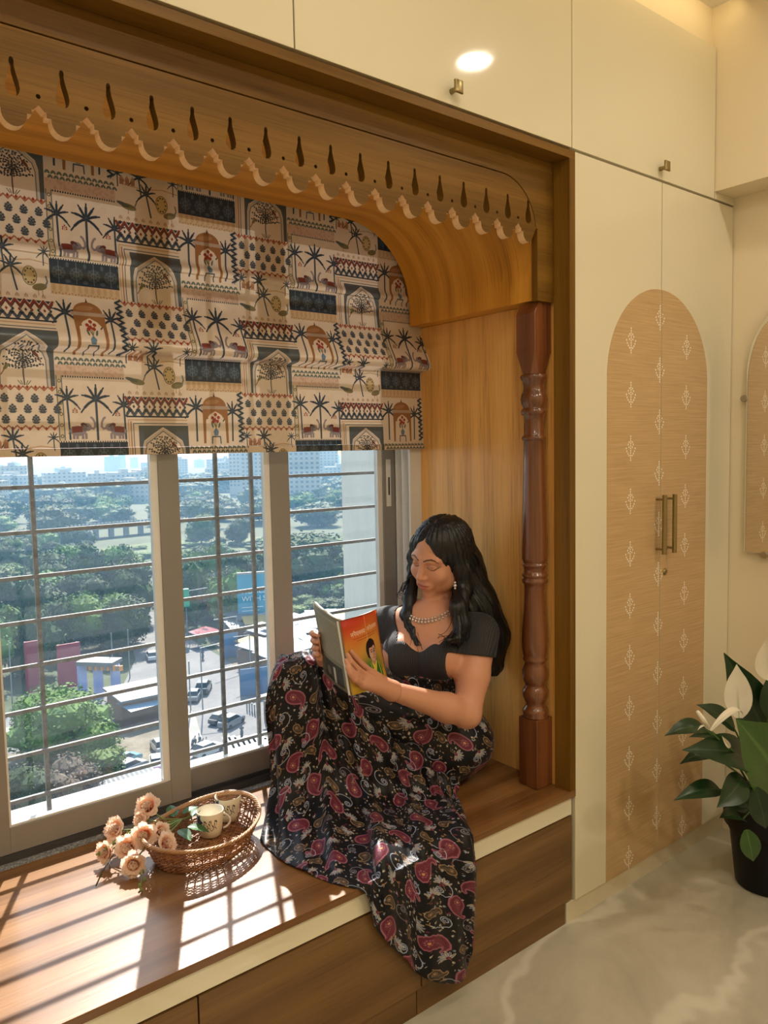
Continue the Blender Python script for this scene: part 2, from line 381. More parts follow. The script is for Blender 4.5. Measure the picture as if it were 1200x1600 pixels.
# ------------------------------------------------------------------ wardrobe
wz0, wz1 = 0.066, 2.492
w = thing('wardrobe', 'tall cream gloss two-door wardrobe with arched woven cane inlay', 'wardrobe', (0.49, 0.3, FZ))
MB().box((0.003, 0.022, FZ), (0.982, 0.60, 2.496)).build('carcass', CREAM_EDGE, w)
MB().box((-0.03, 0.012, FZ), (0.982, 0.021, 0.062)).build('plinth', CREAM_EDGE, w)
def cane_mat():
    P = Print(640, 670, (0, 0, 0))            # embroidered motif, one repeat 0.349 x 0.3654 m: white stitch dots
    sx, sy = 640 / 0.349, 670 / 0.3654
    def motif(cx, cy, tiny=False):
        dots = [(0, -.040 + .0082 * q) for q in range(11)] + [(s * .009, -.020) for s in (-1, 1)] + [(s * .015, -.012) for s in (-1, 1)]
        dots += [(s * .010, -.003) for s in (-1, 1)] + [(s * .026, .001) for s in (-1, 1)] + [(s * .022, .011) for s in (-1, 1)] + [(s * .016, .019) for s in (-1, 1)] + [(s * .009, .026) for s in (-1, 1)]
        for dx, dy in dots: P.ell((cx + dx) * sx, (cy + dy) * sy, 5.6, 7.0, 0, (1, 1, 1), 1.0, 10)
    for cx in (0.087, 0.087 + 0.349 / 2 + .0005):
        pass
    motif(0.0, 0.0); motif(0.0, 0.1827); motif(0.1745, 0.0913); motif(0.1745, 0.274)
    im = P.image('cane_motif')
    t = NT('woven_cane'); uv = t.uv()
    sep = t.n('SeparateXYZ'); t.set(sep.inputs[0], uv)
    ax = t.math('FRACT', t.math('DIVIDE', sep.outputs[0], 0.0062)); ay = t.math('FRACT', t.math('DIVIDE', sep.outputs[1], 0.0050))
    tri = lambda q: t.math('ABSOLUTE', t.math('SUBTRACT', q, 0.5))
    hole = t.math('MULTIPLY', t.ramp(tri(ax), [(0.0, (1, 1, 1)), (0.12, (0, 0, 0))]), t.ramp(tri(ay), [(0.1, (1, 1, 1)), (0.4, (0, 0, 0))]))
    nz = t.noise(t.mapping(uv, (6, 220, 1)), 1.0, 3)
    c = t.ramp(nz, [(0.3, (0.50, 0.325, 0.155)), (0.55, (0.60, 0.40, 0.20)), (0.75, (0.68, 0.47, 0.25))])
    c = t.mix(t.math('MULTIPLY', t.math('MULTIPLY', tri(ay), 2.0), 0.25), c, (0.33, 0.18, 0.07))
    c = t.mix(t.math('MULTIPLY', hole, 0.45), c, (0.80, 0.62, 0.40))
    q = teximg(t, im, t.mapping(uv, (1 / 0.349, 1 / 0.3654, 1), (-0.1305 / 0.349 + 0.0, -0.0181 / .3654, 0)))
    c = t.mix(q.outputs[0], c, (0.95, 0.90, 0.80))
    t.bsdf(c, 0.32, 0.0, t.bump(t.math('ADD', tri(ay), tri(ax)), 0.15, 0.0008), Coat_Weight=0.25, Coat_Roughness=0.08); return t.m
CANE = cane_mat()
CX, CR, SPR = 0.4855, 0.3145, 1.81
for k, (x0, x1) in enumerate(((0.004, 0.4865), (0.4905, 0.981))):
    d = MB().box((x0, 0.0, wz0), (x1, 0.0205, wz1), 0.0012).build('door', CREAM, w)
    if k == 0: lp = [(CX - CR, wz0 + 0.0)] + [(0.4860, wz0)] + [(0.4860, SPR + CR)] + arc(CX, SPR, CR, 90, 180, 24)
    else: lp = [(0.4910, wz0), (CX + CR, wz0)] + arc(CX, SPR, CR, 0, 89, 24) + [(0.4910, SPR + CR)]
    inlay = plate('cane_inlay', [lp], -0.0012, 0.0002, CANE, d)
    me = inlay.data; ul = me.uv_layers.new(name='UVMap')
    for l in me.loops:
        c = me.vertices[l.vertex_index].co; ul.data[l.index].uv = (c.x + w.location.x, c.z + w.location.z)
    hx = 0.4635 if k == 0 else 0.5295
    h = MB(); h.tube([(hx, -0.034, 1.190), (hx, -0.034, 1.402)], 0.0085, 12)
    for hz in (1.207, 1.386): h.tube([(hx, 0.0, hz), (hx, -0.034, hz)], 0.0042, 8)
    h.build('handle', BRASS, d, 'auto')['label'] = 'antique brass bar handle'
    if k == 1:
        MB().lathe([(0.0, -0.006), (0.006, -0.006), (0.0115, -0.004), (0.0125, 0.0), (0.0125, 0.001)], (0.520, -0.0012, 1.118), 18, 'y').build('lock', BRASS, d, True)

# ------------------------------------------------------------------ loft cabinet
lf = thing('loft_cabinet', 'cream gloss overhead loft cabinet running above the window seat and wardrobe', 'cabinet', (-1.0, 0.3, 2.498))
MB().box((-3.0, 0.022, 2.498), (0.84, 0.60, 3.046)).build('carcass', DARKGAP, lf)
def knob(mb, x, z):
    mb.tube([(x, 0.0, z), (x, -0.022, z)], [0.0075, 0.006], 12)
    m = bmesh.new(); bmesh.ops.create_cube(m, size=1.0)
    for q in m.verts: q.co = Vector((x + q.co.x * 0.030, -0.027 + q.co.y * 0.010, z + 0.003 + q.co.z * 0.034))
    bmesh.ops.bevel(m, geom=list(m.edges), offset=0.0045, segments=3, affect='EDGES', profile=0.5)
    for q in m.verts:
        q.co.y += 0.03 * abs((q.co.z - z - 0.003)) * 0.5 - 0.004 * math.cos((q.co.x - x) * 90)
        q.co.x = x + (q.co.x - x) * (0.58 + 0.62 * (abs(q.co.z - z - 0.003) / 0.017) ** 1.6)
    mb.bm(m)
for x0, x1, kx in ((-2.018, -1.0165, -1.52), (-1.0125, -0.0125, -0.522), (-0.0085, 0.838, 0.472), (-3.0, -2.022, None)):
    d = MB().box((x0, 0.0, 2.5005), (x1, 0.0205, 3.044), 0.0012).build('door', CREAM, lf)
    if kx is not None:
        kb = MB(); knob(kb, kx, 2.534); kb.build('knob', BRASS, d, 'auto')['label'] = 'flared antique brass knob'
MB().box((0.8435, 0.0, 2.5005), (0.984, 0.0205, 2.5265), 0.0008).build('filler_strip', CREAM, lf)

# ------------------------------------------------------------------ arched mirror on standoffs
mr = thing('arched_mirror', 'tall frameless arched mirror on brass standoffs on the cream wall', 'mirror', (0.985, -0.375, 1.156))
my, mrad, msp = -0.375, 0.30, 1.855
lp = [(my + mrad, 1.156)] + arc(my, msp, mrad, 0, 180, 40) + [(my - mrad, 1.156)]
plate('glass_pane', [lp], 0.958, 0.963, MIRROR, mr, 'yz', 0.0008)
for py, pz in ((-0.066, 1.752), (-0.684, 1.752), (-0.155, 1.150), (-0.60, 1.150), (my, 2.16)):
    MB().lathe([(0.0, -0.0345), (0.0125, -0.0345), (0.0135, -0.033), (0.0135, -0.0225), (0.008, -0.022), (0.008, 0.0)], (0.985, py, pz), 18, 'x').build('standoff', STEEL, mr, 'auto')

# ------------------------------------------------------------------ carved oak surround of the window seat
al = thing('window_seat_surround', 'carved oak surround framing the window seat recess with scalloped valance', 'alcove surround', (-1.5, 0.3, 0.45))
XL = -2.9
FR = -0.004
o = MB().box((XL, FR, 2.466), (-0.0005, 0.0595, 2.4895)).build('frame_head', OAK_FRAME, al); grain(o, 0)
o = MB().box((-0.028, FR, 0.45), (-0.0005, 0.0595, 2.466)).build('frame_jamb', OAK_FRAME, al); grain(o, 2)
PZ0, PZ1 = 0.06, 0.085
head = [(XL, 2.3955), (-0.262, 2.3955)] + arc(-0.262, 2.2415, 0.154, 90, 10, 16)[1:] + [(-0.1065, 2.2575), (-0.1025, 2.2555), (-0.1025, 2.038), (-0.0285, 2.038), (-0.0285, 2.4655), (XL, 2.4655)]
o = plate('head_panel', [head], PZ0, PZ1, OAK_FRAME, al, 'xz', 0.0006); grain(o, 0)
PER = 0.09162; X0 = -0.146
bot = []
k = int((X0 - XL) / PER)
tear = []; dot = []
for i in range(k, -1, -1):
    cx = X0 - i * PER
    # cusp to the left of the lobe under this teardrop
    c0 = cx - PER / 2
    if i < k:
        bot += [(c0 - 0.0225, 2.2335), (c0 - 0.0225, 2.2375), (c0 - 0.0135, 2.2375), (c0 - 0.0135, 2.2475), (c0 - 0.0105, 2.2475), (c0, 2.2585), (c0 + 0.0105, 2.2475), (c0 + 0.0135, 2.2475), (c0 + 0.0135, 2.2375), (c0 + 0.0225, 2.2375), (c0 + 0.0225, 2.2335)]
        dot.append([(c0 + 0.0045 * math.cos(a), 2.2748 + 0.0045 * math.sin(a)) for a in np.linspace(0, 2 * math.pi, 12, endpoint=False)][::-1])
    lobe = [(cx + 0.0233 * math.cos(math.radians(a)), 2.2335 + 0.0245 * math.sin(math.radians(a))) for a in np.linspace(188, 352, 11)]
    if i == 0: lobe = lobe[:8]
    bot += lobe
    h = [(0.0, 2.2648), (0.007, 2.2662), (0.0115, 2.2722), (0.0132, 2.281), (0.0118, 2.291), (0.0088, 2.302), (0.0058, 2.313), (0.0042, 2.322), (0.0046, 2.329), (0.0034, 2.3345), (0.0, 2.3365)]
    tear.append([(cx + a, b) for a, b in h] + [(cx - a, b) for a, b in h[-2:0:-1]])
bot += [(-0.1085, 2.2585)]
top = arc(-0.262, 2.2415, 0.1498, 8, 90, 16) + [(XL, 2.3913)]
o = plate('valance_board', [[(XL, 2.2335)] + bot + top] + tear + dot, PZ0, PZ1, OAK_FRAME, al, 'xz'); grain(o, 0)
o.data.materials.append(plain('pale_cut_edge', (0.86, 0.58, 0.32), 0.6))
for p in o.data.polygons:
    if abs(p.normal.y) < 0.5 and p.center.z + 0.45 < 2.2605: p.material_index = 1
# curved liner: soffit bending down into the side wall
R = 0.29; lx, lz = -0.084, 2.395
prof = [(lx, 2.045)] + [(lx, 2.075)] + arc(lx - R, lz - R, R, 0, 90, 20) + [(-0.9, lz), (-1.5, lz), (-2.2, lz), (XL, lz)]
mb = MB(); L = [0]
for a, b in zip(prof[:-1], prof[1:]): L.append(L[-1] + math.dist(a, b))
ys = [PZ1 + 0.0005, 0.3, 0.5, 0.70]
v = []; uv = []; f = []
for (x, z), s in zip(prof, L):
    for y in ys: v.append((x, y, z)); uv.append((y + 3.3, s))
n = len(ys)
for i in range(len(prof) - 1):
    for j in range(n - 1): f.append((i * n + j, i * n + j + 1, (i + 1) * n + j + 1, (i + 1) * n + j))
b0 = len(v)
for y in (ys[0], ys[-1]):                                                 # back of the liner, and the edges that close it
    for p in ((-0.0205, y, 2.045), (-0.0205, y, 2.466), (XL, y, 2.466)): v.append(p); uv.append((y + 1, p[0]))
a0, a1 = b0, b0 + 3
f += [(0, a0, a1, n - 1)]; nn = len(prof)
ff = [i * n for i in range(nn)]; f.append(tuple([a0] + ff + [a0 + 2, a0 + 1])); fb = [i * n + n - 1 for i in range(nn)]; f.append(tuple([a1 + 1, a1 + 2] + fb[::-1] + [a1]))
f += [(a0, a0 + 1, a1 + 1, a1), (a0 + 1, a0 + 2, a1 + 2, a1 + 1)]
o = mb.add(v, f, uv).build('curved_liner', OAK, al, 'auto')
o = MB().box((-0.0202, 0.0605, 0.4502), (-0.0005, 0.7195, 2.044)).build('side_panel', OAK_WINDOW_LIT, al); grain(o, 2)

# turned pilaster
px_, py_ = -0.0605, 0.1145
pl = bpy.data.objects.new('turned_pilaster', None); COL.objects.link(pl); pl.parent = al; ORIG['turned_pilaster'] = ORIG[al.name]
pl['label'] = 'reddish turned and polished wooden pilaster'
def block(z0, z1, h, top_ch=0.0, bot_ch=0.0):
    m = MB(); zs = [z0, z1]; v = []
    return m
hb = 0.0395
o = MB().box((px_ - hb, py_ - hb, 0.4504), (px_ + hb, py_ + hb, 0.683), 0.003).build('base_block', TEAK, pl); grain(o, 2)
mb = MB()   # top block: square, its head bevelled towards the room, its foot cut back at the corners
z = [1.8155, 1.872, 2.004, 2.0375]
c1 = hb * 0.42
def ringpts(h, c, zz, l=None):
    l = l if l is not None else h
    return [(px_ - l + c, py_ - h, zz), (px_ + h - c, py_ - h, zz), (px_ + h, py_ - h + c, zz), (px_ + h, py_ + h - c, zz), (px_ + h - c, py_ + h, zz), (px_ - l + c, py_ + h, zz), (px_ - l, py_ + h - c, zz), (px_ - l, py_ - h + c, zz)]
rings = [ringpts(hb * 0.86, hb * 0.46, z[0]), ringpts(hb, 0.0016, z[1] + 0.012), ringpts(hb, 0.0016, z[2]), ringpts(hb, 0.0016, z[3], hb - 0.017)]
v = [p for r in rings for p in r]; f = [tuple(range(7, -1, -1)), tuple(24 + j for j in range(8))]
for i in range(3):
    for j in range(8): f.append((i * 8 + j, i * 8 + (j + 1) % 8, (i + 1) * 8 + (j + 1) % 8, (i + 1) * 8 + j))
o = mb.add(v, f).build('head_block', TEAK, pl); grain(o, 2)
S = 0.00211
pr = [(17.0, 1.8156), (20.6, 1.8125), (21.2, 1.806), (20.6, 1.799), (17.5, 1.792), (16.0, 1.7743), (16.8, 1.761), (19.4, 1.751), (20.8, 1.7346), (19.6, 1.720), (17.2, 1.709), (16.8, 1.7063), (19.4, 1.703), (20.2, 1.6949), (19.2, 1.6865), (16.4, 1.682), (15.9, 1.668), (15.8, 1.622), (17.0, 1.6175), (19.0, 1.613), (19.2, 1.6075), (17.2, 1.6025), (16.3, 1.5995), (16.8, 1.5465), (18.2, 1.43), (19.6, 1.32), (20.6, 1.2424), (20.6, 1.2184), (19.6, 1.2070), (18.4, 1.2035), (18.2, 1.2005), (20.2, 1.1975), (20.4, 1.1935), (18.4, 1.1895), (16.9, 1.1783), (17.4, 1.1693), (20.2, 1.1633), (20.3, 1.1583), (18.6, 1.1543), (18.4, 1.1513), (20.4, 1.1463), (20.3, 1.1378), (18.0, 1.1318), (16.6, 1.1221), (16.7, 1.0904), (17.8, 1.0404), (19.6, 0.9904), (20.8, 0.9474), (20.6, 0.9164), (19.4, 0.8964), (17.9, 0.8859), (19.2, 0.8819), (19.3, 0.8765), (17.6, 0.8715), (16.4, 0.8651), (17.8, 0.8571), (20.2, 0.8431), (20.8, 0.8281), (20.0, 0.8121), (17.4, 0.7970), (15.6, 0.7915), (17.6, 0.7850), (20.2, 0.7750), (20.8, 0.7653), (20.0, 0.7513), (17.4, 0.7380), (15.3, 0.7300), (15.6, 0.7220), (18.6, 0.7140), (20.4, 0.7072), (20.7, 0.6995), (19.8, 0.6925), (20.4, 0.6868), (20.0, 0.6830)]
o = MB().lathe([(r * S, zz) for r, zz in pr], (px_, py_, 0), 36).build('turned_shaft', TEAK, pl, True)
uvl = o.data.uv_layers['UVMap']
for l in o.data.loops:
    c = o.data.vertices[l.vertex_index].co; a = math.atan2(c.y + ORIG[al.name][1] - py_, c.x + ORIG[al.name][0] - px_); uvl.data[l.index].uv = (abs(a) * 0.05 + 4.2, c.z)

# ------------------------------------------------------------------ window seat
bn = thing('window_bench', 'built-in oak window seat with cream band and drawers below', 'bench', (-1.5, 0.3, FZ))
o = MB().box((XL, FR - 0.001, 0.4288), (-0.0005, 0.6995, 0.4498), 0.001).build('seat_board', OAK_SEAT, bn); grain(o, 0)
MB().box((XL, 0.006, 0.3665), (-0.0105, 0.30, 0.4285)).build('cream_band', CREAM, bn)
MB().box((XL, 0.03, FZ + 0.0), (-0.012, 0.69, 0.366)).build('carcass', DARKGAP, bn)
for x0, x1 in ((-0.6765, -0.0115), (-1.3385, -0.6805), (-2.0, -1.3425), (-2.66, -2.004)):
    o = MB().box((x0, 0.003, 0.0745), (x1, 0.0225, 0.3615), 0.0008).build('drawer', OAK_FRONT, bn); grain(o, 0)
for x0, x1 in ((-0.687, -0.0345), (-1.3485, -0.690), (-2.0, -1.352), (-2.66, -2.004)):
    o = MB().box((x0, 0.014, FZ), (x1, 0.029, 0.072)).build('plinth', OAK_FRONT, bn); grain(o, 0)

# ------------------------------------------------------------------ window: sill, frame, three sashes, glass, grille
struct(MB().box((XL, 0.7005, 0.4245), (-0.0005, 0.945, 0.4525)).build('trim_3', GRANITE))     # granite sill
wn1 = bpy.data.objects.new('window_1', None); COL.objects.link(wn1); wn1['kind'] = 'structure'; ORIG['window_1'] = (-1.4, 0.8, 0.45); wn1.location = (-1.4, 0.8, 0.45)
fr = MB()
fr.box((-0.052, 0.721, 0.453), (-0.001, 0.90, 2.555))
for y0, y1 in ((0.7205, 0.7285), (0.7645, 0.7695), (0.8045, 0.8095), (0.8445, 0.8505)): fr.box((-0.078, y0, 0.453), (-0.0525, y1, 2.555))
fr.box((XL + 0.1, 0.721, 2.50), (-0.053, 0.90, 2.555))
fr.box((-2.72, 0.721, 0.453), (-2.66, 0.90, 2.5)); fr.build('outer_frame', ALU_IN, wn1)
tk = MB(); tk.box((-2.66, 0.728, 0.4527), (-0.079, 0.86, 0.462))
for y0, y1 in ((0.7285, 0.7315), (0.768, 0.771), (0.808, 0.811)): tk.box((-2.66, y0, 0.462), (-0.079, y1, 0.4745))
tk.build('track', TRACK, wn1)
def sash(xa, xb, y, z0, sw_l, sw_r, rail, lock=False):
    z1 = 2.495; m = MB(); d = 0.030
    def bar(a, b): m.box(a, b, 0.0012)
    bar((xa, y, z0), (xa + sw_l, y + d, z1)); bar((xb - sw_r, y, z0), (xb, y + d, z1))
    bar((xa + sw_l, y, z0), (xb - sw_r, y + d, z0 + rail)); bar((xa + sw_l, y, z1 - rail), (xb - sw_r, y + d, z1))
    s = m.build('sash', ALU, wn1)
    q = MB(); e = 0.006; er_ = 0.022                                                # pale sloping bead round the glass; wide right strip paints in sunlit brightness
    q.box((xa + sw_l, y + 0.004, z0 + rail), (xa + sw_l + e, y + 0.027, z1 - rail)); q.box((xb - sw_r - er_, y + 0.006, z0 + rail), (xb - sw_r, y + 0.027, z1 - rail))
    q.box((xa + sw_l + e, y + 0.006, z0 + rail), (xb - sw_r - er_, y + 0.027, z0 + rail + e)); q.build('glazing_bead', ALU_IN, s)
    v = [(xa + sw_l + e, y + 0.017, z0 + rail + e), (xb - sw_r - er_, y + 0.017, z0 + rail + e), (xb - sw_r - er_, y + 0.017, z1 - rail), (xa + sw_l + e, y + 0.017, z1 - rail)]
    mesh_obj('pane', v, [(0, 1, 2, 3)], GLASS, s)
    if lock:
        k = MB(); k.box((xb - 0.045, y - 0.003, 1.36), (xb - 0.022, y - 0.0002, 1.545), 0.001); k.build('lock_plate', ALU_IN, s)
        k = MB(); k.box((xb - 0.037, y - 0.006, 1.405), (xb - 0.030, y - 0.0031, 1.475), 0.001); k.build('latch', TRACK, s)
    return s
sash(-1.62, -1.016, 0.733, 0.4746, 0.064, 0.066, 0.074)
sash(-1.075, -0.590, 0.773, 0.4746, 0.060, 0.074, 0.074)
sash(-0.640, -0.0785, 0.813, 0.4746, 0.060, 0.060, 0.074, True)
sash(-2.64, -1.58, 0.813, 0.4746, 0.06, 0.06, 0.074)
gr = thing('window_grille', 'grey painted steel safety grille outside the window', 'grille', (-1.4, 0.92, 0.5))
for k in range(-6, 8):
    zz = 1.4914 - 0.13575 * k
    MB().box((-2.75, 0.915, zz - 0.0058), (0.02, 0.926, zz + 0.0058)).build('horizontal_bar', GRILLE, gr)
for xx in (-2.55, -1.98, -1.40, -0.793, -0.654, -0.066, 0.012):
    MB().box((xx - 0.0065, 0.9265, 0.46), (xx + 0.0065, 0.937, 2.5)).build('vertical_bar', GRILLE, gr)
struct(MB().box((-3.2, 0.9005, 0.30), (0.3, 1.06, 0.458)).build('trim_4', plain('outer_ledge_paint', (0.62, 0.62, 0.60), 0.7)))
def rough_wall():
    t = NT('weathered_white_render'); n = t.noise(t.obj(), 40, 6, 0.7); b = t.noise(t.mapping(t.obj(), (3, 3, 0.6)), 2.0, 5, 0.7)
    c = t.mix(t.ramp(b, [(0.35, (0, 0, 0)), (0.65, (1, 1, 1))]), (0.82, 0.83, 0.82), (0.92, 0.93, 0.91))
    t.bsdf(t.mix(t.math('MULTIPLY', n, 0.2), c, (0.4, 0.4, 0.38)), 0.8, 0.0, t.bump(n, 0.4, 0.004)); return t.m
struct(MB().box((0.434, 1.10, -6), (0.9, 1.9, 6.0)).build('wall_outside', rough_wall()))
# ------------------------------------------------------------------ the city below the window (ground 34 m under the room floor)
GZ = -34.0
def gp(x, y, dz=0.0): p = pix(2, GZ + dz, x, y); return (p[0], p[1], GZ + dz)
def ground_mat(name, cols, scale=0.05, rough=0.9):
    t = NT(name); n = t.noise(t.obj(), scale, 6, 0.65); n2 = t.noise(t.obj(), scale * 12, 4, 0.6)
    k = t.math('ADD', t.math('MULTIPLY', n, 0.65), t.math('MULTIPLY', n2, 0.35))
    t.bsdf(t.ramp(k, [(0.35, cols[0]), (0.5, cols[1]), (0.65, cols[2])]), rough); return t.m
def flat(name, pts, dz, mat):
    P = [gp(x, y, dz) for x, y in pts]
    o = mesh_obj(name, P, [tuple(range(len(P)))], mat)
    b = bmesh.new(); b.from_mesh(o.data); bmesh.ops.triangulate(b, faces=b.faces); bmesh.ops.recalc_face_normals(b, faces=b.faces)
    for f_ in b.faces:
        if f_.normal.z < 0: f_.normal_flip()
    b.to_mesh(o.data); b.free(); return struct(o)
struct(mesh_obj('ground', [(-2500, 8, GZ), (4000, 8, GZ), (4000, 5200, GZ), (-2500, 5200, GZ)], [(0, 1, 2, 3)], ground_mat('scrub_ground', ((0.025, 0.045, 0.012), (0.042, 0.062, 0.018), (0.075, 0.08, 0.035)), 0.03)))
ASPH = ground_mat('pale_dusty_asphalt', ((0.125, 0.125, 0.13), (0.155, 0.155, 0.155), (0.19, 0.19, 0.185)), 0.2)
DIRT = ground_mat('dry_earth', ((0.095, 0.08, 0.05), (0.14, 0.12, 0.08), (0.21, 0.18, 0.13)), 0.3)
FIELD = ground_mat('dry_meadow', ((0.040, 0.075, 0.016), (0.070, 0.105, 0.024), (0.115, 0.135, 0.040)), 0.045)
PAVE = ground_mat('pale_footpath', ((0.22, 0.21, 0.19), (0.26, 0.25, 0.23), (0.29, 0.28, 0.26)), 0.5)
flat('ground_earth_near', [(-60, 1330), (480, 1330), (480, 1200), (296, 1196), (262, 1080), (150, 1085), (-60, 1140)], 0.02, DIRT)
flat('ground_earth_far', [(330, 1003), (372, 990), (620, 985), (620, 1140), (470, 1150), (400, 1066), (352, 1032)], 0.02, DIRT)
flat('road_main', [(450, 1210), (446, 1130), (396, 1062), (352, 1030), (300, 1000), (262, 955), (216, 957), (200, 985), (212, 1030), (190, 1075), (262, 1085), (290, 1120), (300, 1210)], 0.06, ASPH)
flat('road_side', [(-60, 1118), (60, 1112), (160, 1090), (192, 1074), (262, 1085), (262, 1108), (180, 1120), (60, 1165), (-60, 1200)], 0.05, ASPH)
flat('footpath', [(296, 1210), (330, 1210), (318, 1160), (306, 1120), (286, 1090), (262, 1084), (268, 1100), (288, 1130)], 0.10, PAVE)
flat('field_meadow', [(150, 858), (250, 846), (430, 838), (620, 838), (620, 955), (520, 985), (440, 950), (430, 905), (300, 905), (240, 892), (120, 880)], 0.03, FIELD)
WHITE = plain('road_paint', (0.40, 0.40, 0.39), 0.7)
for k in range(9):                                                        # zebra crossing on the near road
    a = k / 9; p0 = np.array(gp(352 + 84 * a, 1150 + 2 * a, 0.1)); p1 = np.array(gp(372 + 92 * a, 1192 - 8 * a, 0.1)); e = np.array([0.55, 0.1, 0])
    struct(mesh_obj('road_marking', [p0 - e, p0 + e, p1 + e, p1 - e], [(0, 1, 2, 3)], WHITE))
for k in range(5):                                                        # crossing on the side road
    p0 = np.array(gp(8 + 9 * k, 1138 - 4 * k, 0.1)); p1 = np.array(gp(20 + 9 * k, 1160 - 5 * k, 0.1)); e = np.array([0.4, 0.1, 0])
    struct(mesh_obj('road_marking', [p0 - e, p0 + e, p1 + e, p1 - e], [(0, 1, 2, 3)], WHITE))

# trees: a few crown shapes of leaf clusters, copied one by one
def leaf_mat(name, a, b, c):
    t = NT(name); oi = t.n('ObjectInfo'); n = t.noise(t.obj(), 0.9, 4, 0.7)
    col = t.ramp(n, [(0.3, a), (0.5, b), (0.7, c)])
    h = t.n('HueSaturation'); t.set(h.inputs['Color'], col); t.set(h.inputs['Hue'], t.math('ADD', 0.485, t.math('MULTIPLY', oi.outputs['Random'], 0.03)))
    t.set(h.inputs['Value'], t.math('ADD', 0.75, t.math('MULTIPLY', oi.outputs['Random'], 0.5)))
    t.bsdf(h.outputs[0], 0.7, Specular_IOR_Level=0.2); return t.m
LEAF = [leaf_mat('leaf_deep_green', (0.016, 0.040, 0.010), (0.030, 0.068, 0.015), (0.055, 0.105, 0.022)),
        leaf_mat('leaf_fresh_green', (0.045, 0.10, 0.014), (0.08, 0.155, 0.022), (0.13, 0.22, 0.04)),
        leaf_mat('leaf_dry_brown', (0.085, 0.07, 0.045), (0.14, 0.11, 0.07), (0.19, 0.15, 0.10))]
BARK = plain('bark', (0.10, 0.075, 0.05), 0.9)
def crown_mesh(seed, nleaf, lumps, leaf):
    rg = np.random.RandomState(seed); C = rg.normal(size=(lumps, 3)); C /= np.linalg.norm(C, axis=1)[:, None]; C *= rg.uniform(0.3, 0.72, (lumps, 1)); C[:, 2] *= 0.75
    Rr = rg.uniform(0.28, 0.46, lumps); w_ = Rr ** 2 / (Rr ** 2).sum()
    pick = rg.choice(lumps, nleaf, p=w_); d = rg.normal(size=(nleaf, 3)); d /= np.linalg.norm(d, axis=1)[:, None]
    P = C[pick] + d * Rr[pick][:, None] * rg.uniform(0.82, 1.06, (nleaf, 1))
    nrm = d + rg.normal(size=d.shape) * 0.55; nrm /= np.linalg.norm(nrm, axis=1)[:, None]
    a = np.cross(nrm, rg.normal(size=d.shape)); a /= np.linalg.norm(a, axis=1)[:, None]; b_ = np.cross(nrm, a)
    s_ = leaf * rg.uniform(0.6, 1.3, (nleaf, 1)); V = np.stack([P - a * s_, P + b_ * s_ * 0.6 + nrm * s_ * .15, P + a * s_, P - b_ * s_ * 0.6], 1).reshape(-1, 3)
    F = (np.arange(nleaf)[:, None] * 4 + np.arange(4)).tolist()
    v0 = len(V); core = bmesh.new()                                        # dense heart of the crown
    for i in range(lumps):
        r_ = bmesh.ops.create_icosphere(core, subdivisions=1, radius=float(Rr[i] * 0.86)); bmesh.ops.translate(core, verts=r_['verts'], vec=Vector(C[i]))
    core.verts.index_update(); V = np.concatenate([V, np.array([tuple(q.co) for q in core.verts])]); F += [[q.index + v0 for q in f_.verts] for f_ in core.faces]; core.free()
    me = bpy.data.meshes.new('crown'); me.from_pydata(V.tolist(), [], F); return me
CROWNS = [crown_mesh(s, 2600, 13 + s, 0.055) for s in range(5)]
BIGCROWN = [crown_mesh(40 + s, 9000, 26, 0.034) for s in range(2)]
tm = MB(); tm.tube([(0, 0, 0), (0.03, 0.01, 0.5), (0.0, 0.0, 1.0)], [0.055, 0.04, 0.03], 7); TRUNK = tm.build('trunk', BARK); TRUNK_ME = TRUNK.data; bpy.data.objects.remove(TRUNK)
def mats(me, m):
    q = me.copy(); q.materials.clear(); q.materials.append(m); return q
CR_M = {(i, k): mats(me, LEAF[k]) for i, me in enumerate(CROWNS + BIGCROWN) for k in range(3)}
rt = random.Random(11)
def tree(p, h, wid, kind, label, group, big=False, name='tree', low=False):
    t = thing(name, label, 'tree', p, group)
    i = rt.choice([5, 6]) if big else rt.randrange(5)
    c = bpy.data.objects.new('crown', CR_M[(i, kind)]); COL.objects.link(c); c.parent = t
    rad = wid / 2; hz = h * 0.5; c.location = (0, 0, h - hz); c.scale = (rad * 1.25, rad * 1.25, hz * 1.2); c.rotation_euler = (0, 0, rt.uniform(0, 6.28))
    k = bpy.data.objects.new('trunk', TRUNK_ME); COL.objects.link(k); k.parent = t; k.scale = (h * 0.55, h * 0.55, h * 0.62)
    return t
def scatter(poly, n, hr, wr, kinds, label, group, gap=0.78, name='tree'):
    P = [gp(x, y)[:2] for x, y in poly]; xs, ys = zip(*P); placed = []
    def inside(x, y):
        r = False
        for i in range(len(P)):
            (x1, y1), (x2, y2) = P[i], P[(i + 1) % len(P)]
            if (y1 > y) != (y2 > y) and x < (x2 - x1) * (y - y1) / (y2 - y1) + x1: r = not r
        return r
    tries = 0
    while len(placed) < n and tries < 12000:
        tries += 1; x, y = rt.uniform(min(xs), max(xs)), rt.uniform(min(ys), max(ys))
        wd_ = rt.uniform(*wr)
        if not inside(x, y) or any((x - a) ** 2 + (y - b) ** 2 < (gap * (wd_ + c) / 2) ** 2 for a, b, c in placed): continue
        kd = rt.choice(kinds); placed.append((x, y, wd_)); tree((x, y, GZ), rt.uniform(*hr), wd_, kd, label + (' with bright fresh leaves' if kd == 1 else ''), group, name=name)
scatter([(-60, 985), (0, 960), (60, 930), (120, 905), (205, 905), (208, 960), (196, 1000), (205, 1022), (120, 1035), (40, 1060), (-60, 1085)], 62, (8, 13), (8, 13), [0, 0, 0, 1], 'broad leafy green tree in the dense grove beside the road junction', 'trees of the roadside grove')
